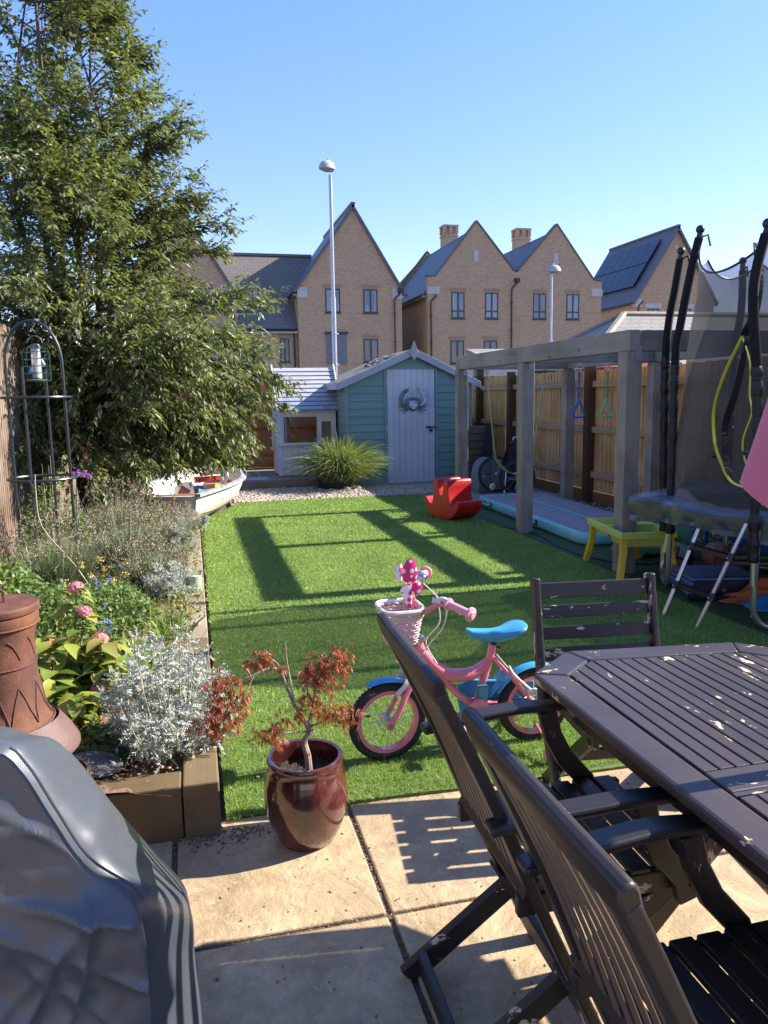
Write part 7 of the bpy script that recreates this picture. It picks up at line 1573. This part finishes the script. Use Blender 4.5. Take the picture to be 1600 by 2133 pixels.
# dusty millers
L_silv = leafmat('silver_leaf', [(.38, .40, .38), (.50, .52, .49), (.30, .33, .30), (.44, .45, .40)], .15, .85, .2)
def silver(label, x, y, R0, H, n, seed, dead=0):
    t = thing('dusty_miller', label, 'plant', (x, y, .17), 0, 'silver leaved dusty miller plants'); rng = np.random.default_rng(seed); st = MB(); Ps, Ds, Ls = [], [], []
    for k in range(n):
        a = rng.uniform(0, 2*PI); r = R0*math.sqrt(rng.random()); z = H*(.55+.5*rng.random())*(1.1-.55*(r/R0)**2)
        tip = Vector((r*math.cos(a), r*math.sin(a), z)); b0 = Vector((tip.x*.15, tip.y*.15, 0)); mid = Vector((tip.x*.75, tip.y*.75, z*.45)); sp = smooth_path([b0, mid, tip], 5); st.tube(sp, [.0045*(1-.6*i/(len(sp)-1)) for i in range(len(sp))], 5)
        for i, p in enumerate(sp):
            u = i/(len(sp)-1)
            if u < .3: continue
            for _ in range(3 if u < .75 else 4):
                d = np.array([rng.normal(), rng.normal(), rng.normal()*.6+(.35 if u > .75 else -.1)]); d /= np.linalg.norm(d); Lf = rng.uniform(.045, .075)*(1.1-.4*u); side = np.cross(d, rng.normal(size=3)); side /= np.linalg.norm(side)
                c = np.array(p)
                Ps.append(c); Ds.append(d); Ls.append((Lf, .004))
                for q_ in range(1, 6):
                    for s in (-1, 1):
                        Ps.append(c+d*Lf*q_/6.0); Ds.append(d*.7+side*s*.8); Ls.append((Lf*.36*(1-.5*abs(q_/6-.5)), .0058))
                        
    for _ in range(dead):
        a = rng.uniform(0, 2*PI); r = R0*rng.uniform(.3, 1); Ps.append(np.array([r*math.cos(a), r*math.sin(a), rng.uniform(0, .06)])); Ds.append(rng.normal(size=3)); Ls.append((.04, .01))
    Ls = np.array(Ls); V, F = leaves(np.array(Ps), np.array(Ds), Ls[:, 0], Ls[:, 1], 2, .15, .2, rng=rng); obj('leaves', npmesh('leaves', V, F), L_silv, t); obj('stems', st, M_stemp, t, smooth=True); return t
silver('large silver white dusty miller at the front corner of the bed beside the pot', -.135, 2.96, .27, .46, 66, 41, 60)
silver('silver dusty miller trailing beside the pale green pot', -.20, 5.35, .19, .24, 34, 42)
silver('farthest silver dusty miller spilling over the edge toward the boat', -.10, 8.15, .24, .27, 40, 43)
silver('dusty miller in the middle of the bed edge between the pot and the boat', -.18, 6.9, .18, .26, 26, 44)
# hydrangea
L_hyd = leafmat('hydrangea_leaf', [(.07, .13, .025), (.13, .20, .03), (.22, .27, .04), (.32, .33, .06), (.10, .16, .03), (.36, .30, .08)], .3, .45)
M_pinkf = leafmat('pink_floret', [(.60, .16, .25), (.70, .26, .34), (.62, .30, .30), (.72, .34, .42)], .25, .6)
def hyd(label, loc, heads, R0, H, nst, seed, fsc=1.0):
    t = thing('hydrangea', label, 'plant', loc); rng = np.random.default_rng(seed); st = MB(); Ps, Ds, Ls = [], [], []
    ends = [Vector(h)-Vector(loc) for h in heads]
    for k in range(nst):
        a = rng.uniform(0, 2*PI); r = R0*math.sqrt(rng.random()); ends.append(Vector((r*math.cos(a), r*math.sin(a), H*rng.uniform(.45, .95)*(1.05-.4*(r/R0)**2))))
    for e in ends:
        b0 = Vector((e.x*.2, e.y*.2, 0)); sp = smooth_path([b0, Vector((e.x*.7, e.y*.7, e.z*.5)), e], 5); st.tube(sp, [.006*(1-.55*i/(len(sp)-1)) for i in range(len(sp))], 6)
        for i in range(3, len(sp)):
            for s in range(2):
                az = rng.uniform(0, 2*PI); d = np.array([math.cos(az), math.sin(az), rng.uniform(-.2, .5)]); Ps.append(np.array(sp[i])); Ds.append(d); Lf = rng.uniform(.07, .12)*fsc; Ls.append((Lf, Lf*.62))
    Ls = np.array(Ls); V, F = leaves(np.array(Ps), np.array(Ds), Ls[:, 0], Ls[:, 1], 4, .4, .22, N=rng.normal(size=(len(Ps), 3))*.3+np.array([0, 0, 1.]), rng=rng, prof=[.05, .75, 1.0, .68, .02]); obj('leaves', npmesh('leaves', V, F), L_hyd, t); obj('stems', st, M_stemb, t, smooth=True)
    for h in heads:
        c = np.array(h)-np.array(loc); n = 260; d = nrm(rng.normal(size=(n, 3))+np.array([0, 0, .5])); P = c+d*np.array([.036, .036, .026]); V, F = leaves(P, nrm(np.cross(d, rng.normal(size=(n, 3)))), .017, .014, 2, -.1, .2, N=d, rng=rng); obj('flower_head', npmesh('flower_head', V, F), M_pinkf, t)
    return t
hyd('yellowing hydrangea with pink flower heads next to the rusty chiminea', (-.60, 3.42, .16), [(-.585, 3.9, .63), (-.545, 3.8, .53), (-.655, 3.5, .47), (-.445, 3.5, .48), (-.43, 3.3, .33)], .33, .40, 44, 51)
# leafy ground cover
L_gc = leafmat('groundcover_leaf', [(.06, .11, .025), (.10, .17, .04), (.16, .23, .06), (.20, .27, .09), (.09, .13, .04)], .3, .5)
def gcover(R0, H, n, L=.035, w=.5):
    def g_(rng):
        a = rng.uniform(0, 2*PI, n); r = np.sqrt(rng.random(n)); z = H*rng.random(n)**.55*(1.05-.75*r**2); P = np.stack([R0[0]*r*np.cos(a), R0[1]*r*np.sin(a), z], 1); D = rng.normal(size=(n, 3))+np.array([0, 0, .3]); Lf = rng.uniform(.6, 1.3, n)*L
        return leaves(P, D, Lf, Lf*w, 3, .3, .2, rng=rng)
    return g_
def sticks(R0, H, n, r_=.0025):
    def s_(rng):
        m = MB()
        for _ in range(n):
            a = rng.uniform(0, 2*PI); r = math.sqrt(rng.random()); x, y = R0[0]*r*math.cos(a), R0[1]*r*math.sin(a); m.tube([(x*.5, y*.5, 0), (x*.85, y*.85, H*.5), (x, y, H*(1-.5*r*r))], [r_, r_*.8, r_*.4], 4)
        return m
    return s_
foliage('shrubby_plant', 'pale green leafy plant at the far left in front of the batten fence', 'plant', (-1.18, 4.85, .15), gcover((.34, .5), .46, 5200, .04), L_gc, M_stemb, sticks((.34, .5), .44, 40))
foliage('shrubby_plant', 'mid green bushy plant behind the hydrangea', 'plant', (-.78, 4.5, .15), gcover((.30, .38), .36, 4200, .032), L_gc, M_stemb, sticks((.3, .38), .34, 30))
M_bluef = leafmat('blue_flower', [(.10, .13, .55), (.18, .22, .65)], .2, .6)
def blues(pts, c0, r_=.012, mat=None, n=14, nm='flowers'):
    def e_(t, rng):
        if n >= 40:
            for p in pts:
                P = np.repeat(np.array([p])-np.array(c0), n, 0)+rng.normal(size=(n, 3))*r_; V, F = leaves(P, rng.normal(size=P.shape), .014, .012, 2, 0, .2, rng=rng); obj('seed_head' if nm != 'flowers' else 'flower_head', npmesh(nm, V, F), mat, t)
            return
        P = np.repeat(np.array(pts)-np.array(c0), n, 0)+rng.normal(size=(len(pts)*n, 3))*r_; V, F = leaves(P, rng.normal(size=P.shape), .014, .012, 2, 0, .2, rng=rng); obj(nm, npmesh(nm, V, F), mat or M_bluef, t)
    return e_
c0 = (-.52, 4.75, .15)
foliage('plumbago', 'leafy plant dotted with small blue flowers in the middle of the bed', 'plant', c0, gcover((.27, .36), .28, 3600, .03), L_gc, M_stemb, sticks((.27, .36), .28, 40), extra=blues([(-.62, 4.9, .44), (-.60, 4.8, .42), (-.57, 4.85, .41), (-.53, 4.5, .38), (-.50, 4.3, .34), (-.48, 4.2, .32), (-.35, 4.6, .28), (-.42, 4.2, .22), (-.64, 4.7, .42), (-.3, 4.3, .2), (-.55, 5.0, .42)], c0))
c0 = (-.62, 5.25, .15)
M_yelf = leafmat('dry_yellow_head', [(.50, .36, .12), (.60, .46, .20), (.42, .30, .12)], .2, .8)
foliage('sedum', 'plant with dry yellowish seed heads in front of the lavender', 'plant', c0, gcover((.30, .30), .20, 2400, .028), L_gc, M_stemb, sticks((.3, .3), .25, 30), extra=blues([(-.78, 5.5, .42), (-.70, 5.3, .38), (-.62, 5.4, .40), (-.55, 5.2, .36), (-.48, 5.35, .36), (-.66, 5.55, .44), (-.85, 5.2, .36), (-.42, 5.1, .30), (-.5, 5.6, .4)], c0, .012, M_yelf, 40, 'dry_bloom'))
# strappy leaves
L_strap = leafmat('strap_leaf', [(.09, .17, .025), (.14, .24, .04), (.20, .28, .06), (.30, .32, .12)], .3, .4)
def strap(R0, H, n, w=.014, b_=.35, lean=.6):
    def g_(rng):
        a = rng.uniform(0, 2*PI, n); r = R0*np.sqrt(rng.random(n))*.4; P = np.stack([r*np.cos(a), r*np.sin(a), 0*a], 1); D = np.stack([np.cos(a)*rng.uniform(.05, lean, n), np.sin(a)*rng.uniform(.05, lean, n), np.ones(n)], 1); return blades(P, D, rng.uniform(.6, 1.1, n)*H, w, b_, 6, rng)
    return g_
foliage('strappy_plant', 'clump of arching bright green strap leaves behind the big dusty miller', 'plant', (-.30, 3.75, .16), strap(.22, .36, 90), L_strap)
foliage('strappy_plant', 'second clump of green strap leaves nearer the sleeper edge', 'plant', (-.16, 4.35, .16), strap(.18, .26, 80, .010), L_strap)
foliage('grass_tuft', 'low dark green fine grass tuft on the bare soil at the front of the bed', 'plant', (-.345, 2.93, .165), strap(.10, .10, 900, .0022, .5, 1.6), leafmat('fine_grass', [(.04, .09, .025), (.07, .13, .04), (.10, .16, .06)], .2, .5))
foliage('green_weed', 'low pale green weed on bare soil beside the chiminea collar', 'plant', (-.44, 3.10, .165), gcover((.13, .10), .09, 260, .032, .6), L_gc)
foliage('green_mound', 'soft low green mound beside the grey sleeper', 'plant', (-.20, 4.75, .16), strap(.14, .13, 800, .003, .5, 1.3), leafmat('soft_grass', [(.14, .22, .05), (.20, .28, .08)], .3, .5))
# tall seeded plants near the fence
c0 = (-1.15, 6.75, .15)
foliage('budleia', 'tall leggy plant with pale seed heads behind the arched support', 'plant', c0, gcover((.30, .35), .75, 2200, .03), L_gc, M_stemp, sticks((.25, .3), .95, 16), extra=blues([(-1.0, 6.6, 1.08), (-.98, 6.55, 1.0), (-1.03, 6.6, .95), (-1.1, 6.7, .9), (-1.05, 6.5, .85)], c0, .016, leafmat('pale_seed', [(.45, .42, .25), (.38, .36, .2)], .2, .8), 50, 'dry_bloom'))
c0 = (-.87, 6.2, .15); M_purp = leafmat('purple_flower', [(.30, .12, .42), (.42, .20, .5)], .2, .6)
foliage('verbena', 'wiry stem with a purple flower cluster at the right of the arched support', 'plant', c0, gcover((.08, .08), .7, 60, .04, .2), L_gc, M_stemg, lambda rng: (lambda m: (m.tube([(0, 0, 0), (-.02, 0, .5), (.02, -.1, .83)], .004, 5), m.tube([(-.02, 0, .5), (.07, 0, .7), (.10, -.05, .82)], .003, 5), m)[-1])(MB()), extra=blues([(-.86, 6.1, .99), (-.83, 6.1, 1.0), (-.80, 6.12, .985), (-.77, 6.15, .97)], c0, .014, M_purp, 40))
c0 = (-.68, 8.1, .15); M_coral = leafmat('coral_flower', [(.62, .20, .20), (.70, .30, .28)], .2, .6)
foliage('honeysuckle', 'bright leafy climber with coral pink flowers at the foot of the tree', 'plant', c0, gcover((.35, .3), .75, 2400, .05, .5), leafmat('bright_leaf', [(.10, .20, .02), (.18, .30, .04), (.07, .13, .02)], .35, .4), M_stemb, sticks((.3, .3), .9, 20), extra=blues([(-1.0, 7.7, 1.08), (-.98, 7.7, 1.0), (-.95, 7.7, .93), (-.93, 7.7, 1.12), (-.62, 7.9, .75), (-.5, 7.9, .6)], c0, .011, M_coral, 40))
c0 = (-.42, 8.0, .15); M_orf = leafmat('orange_flower', [(.75, .30, .03), (.8, .42, .06)], .2, .6)
foliage('marigold_plant', 'spiky green plant with small orange flowers in front of the boat', 'plant', c0, gcover((.22, .25), .45, 1500, .04, .3), L_gc, M_stemg, sticks((.2, .25), .5, 30), extra=blues([(-.45, 7.9, .55), (-.35, 7.9, .57), (-.38, 7.8, .45), (-.3, 7.9, .38), (-.25, 7.8, .5), (-.5, 7.8, .5), (-.2, 7.9, .56)], c0, .010, M_orf, 14))
foliage('bay_shrub', 'young shrub with upright light green leaves left of the boat', 'plant', (-.62, 8.7, .15), gcover((.22, .22), .42, 420, .07, .4), leafmat('bay_leaf', [(.14, .24, .03), (.22, .32, .05), (.09, .16, .02)], .35, .35), M_stemg, sticks((.2, .2), .42, 10, .004))
foliage('dead_stems', 'bare pale curved stems rising from the front of the arched support', 'plant', (-.95, 5.5, .15), lambda rng: tris(rng.normal(size=(30, 3))*.1+np.array([0, 0, .1]), rng.normal(size=(30, 3)), .05, .006, rng), L_lavh, M_stemp, lambda rng: (lambda m: (m.tube(smooth_path([(.25, 0, .05), (.12, 0, .28), (-.06, 0, .55), (-.08, 0, .8), (-.075, 0, .9)]), .005, 5), m.tube([(-.08, 0, .8), (-.11, 0, .86)], .003, 4), m.tube([(-.14, .1, 0), (-.19, .1, .4)], .004, 4), m)[-1])(MB()))
# mixed low growth knitting the bed together and spilling over its edge
rng = np.random.default_rng(99)
def bedpts(n, x0, x1, y0, y1): return np.stack([rng.uniform(x0, x1, n), rng.uniform(y0, y1, n), rng.uniform(.16, .26, n)], 1)
P = np.concatenate([bedpts(8200, -1.4, -.08, 4.0, 9.0), bedpts(1500, -.16, .02, 4.6, 9.2), bedpts(500, -1.0, -.2, 3.2, 4.2)]); k = mn = np.array([mnoise.noise(Vector((p[0]*3, p[1]*2, 0))) for p in P]) > -.12; P = P[k]; n = len(P)
V1, F1 = leaves(P, rng.normal(size=(n, 3))+np.array([0, 0, .5]), rng.uniform(.018, .04, n), rng.uniform(.008, .02, n), 3, .2, .2, rng=rng)
P = bedpts(2600, -1.4, -.04, 4.0, 9.0); P[:, 2] = .16; n = len(P); V2, F2 = blades(P, rng.normal(size=(n, 3))*.35+np.array([.05, 0, 1.]), rng.uniform(.12, .34, n), .004, .3, 3, rng)
V, F = cat2([(V1, F1), (V2, F2)]); o = obj('ground_cover', npmesh('ground_cover', V, F), leafmat('mixed_green', [(.10, .15, .03), (.17, .22, .05), (.26, .28, .08), (.36, .32, .14), (.13, .18, .07), (.42, .36, .22)], .3, .6, .3), None); tag(o, 'tangled low weeds and grasses filling the raised flower bed', 'ground cover', kind='stuff')
# clump at deck: ornamental grass in dark pot
t = thing('plant_pot', 'dark bucket pot holding the ornamental grass in front of the playhouse', 'pot', (2.30, 12.62, .0))
m = MB(); m.lathe([(.24, 0), (.25, .02), (.31, .42), (.33, .44), (.31, .45), (.29, .42), (.0001, .40)], n=32, sx=1.2); obj('body', m, pm('dark_pot', (.022, .03, .032), rough=.5), t, smooth=True)
t = thing('ornamental_grass', 'fountain shaped ornamental grass between the playhouse and the shed', 'plant', (2.38, 12.6, .20)); rng = np.random.default_rng(61)
n = 4400; a = rng.uniform(0, 2*PI, n); r = .21*np.sqrt(rng.random(n)); lean = rng.random(n)**1.25*1.25; P = np.stack([r*np.cos(a), r*np.sin(a), rng.uniform(-.15, .15, n)], 1); D = np.stack([np.cos(a)*lean, np.sin(a)*lean, np.ones(n)], 1)
V, F = blades(P, D, rng.uniform(.35, 1.12, n)*1.12, .0075, .50, 7, rng); obj('blades', npmesh('blades', V, F), leafmat('miscanthus', [(.07, .12, .03), (.13, .19, .045), (.20, .27, .08), (.36, .38, .20), (.10, .16, .04), (.46, .42, .26)], .3, .4), t)
# stones round the grass
rng = np.random.default_rng(8)
for i, (x, y, s_, lb) in enumerate([(2.42, 12.30, .055, 'large pale cobble at the foot of the ornamental grass'), (2.16, 12.28, .045, 'rounded cobble left of the grass clump'), (2.62, 12.34, .06, 'pinkish cobble at the right foot of the grass clump'), (1.98, 12.3, .04, 'small brown cobble near the deck edge')]):
    m = MB(); m.ell((x, y, s_*.5), (s_*1.2, s_*.9, s_*.7), 12); solo('cobble', m, pm('cobble_stone', (.40, .33, .28), (.3, .26, .23), 12, .8), lb, 'stone', 'cobbles around the grass', loc=(x, y, 0), smooth=True)
# fallen leaves and petals on the turf
rng = np.random.default_rng(14); n = 60; P = np.stack([rng.uniform(.08, .55, n), rng.uniform(2.75, 5.5, n), np.full(n, .035)], 1); P[:25, 0] = rng.uniform(.08, .3, 25); P[:25, 1] = rng.uniform(2.72, 3.4, 25)
V, F = leaves(P, rng.normal(size=(n, 3))*np.array([1, 1, .15]), rng.uniform(.008, .018, n), .009, 2, 0, .2, rng=rng); o = obj('fallen_petals', npmesh('fallen_petals', V, F), leafmat('petal', [(.55, .50, .44), (.5, .4, .33), (.35, .2, .1)], .1, .8), None); tag(o, 'scattered pale petals and leaf bits on the near turf edge', 'petals', kind='stuff')
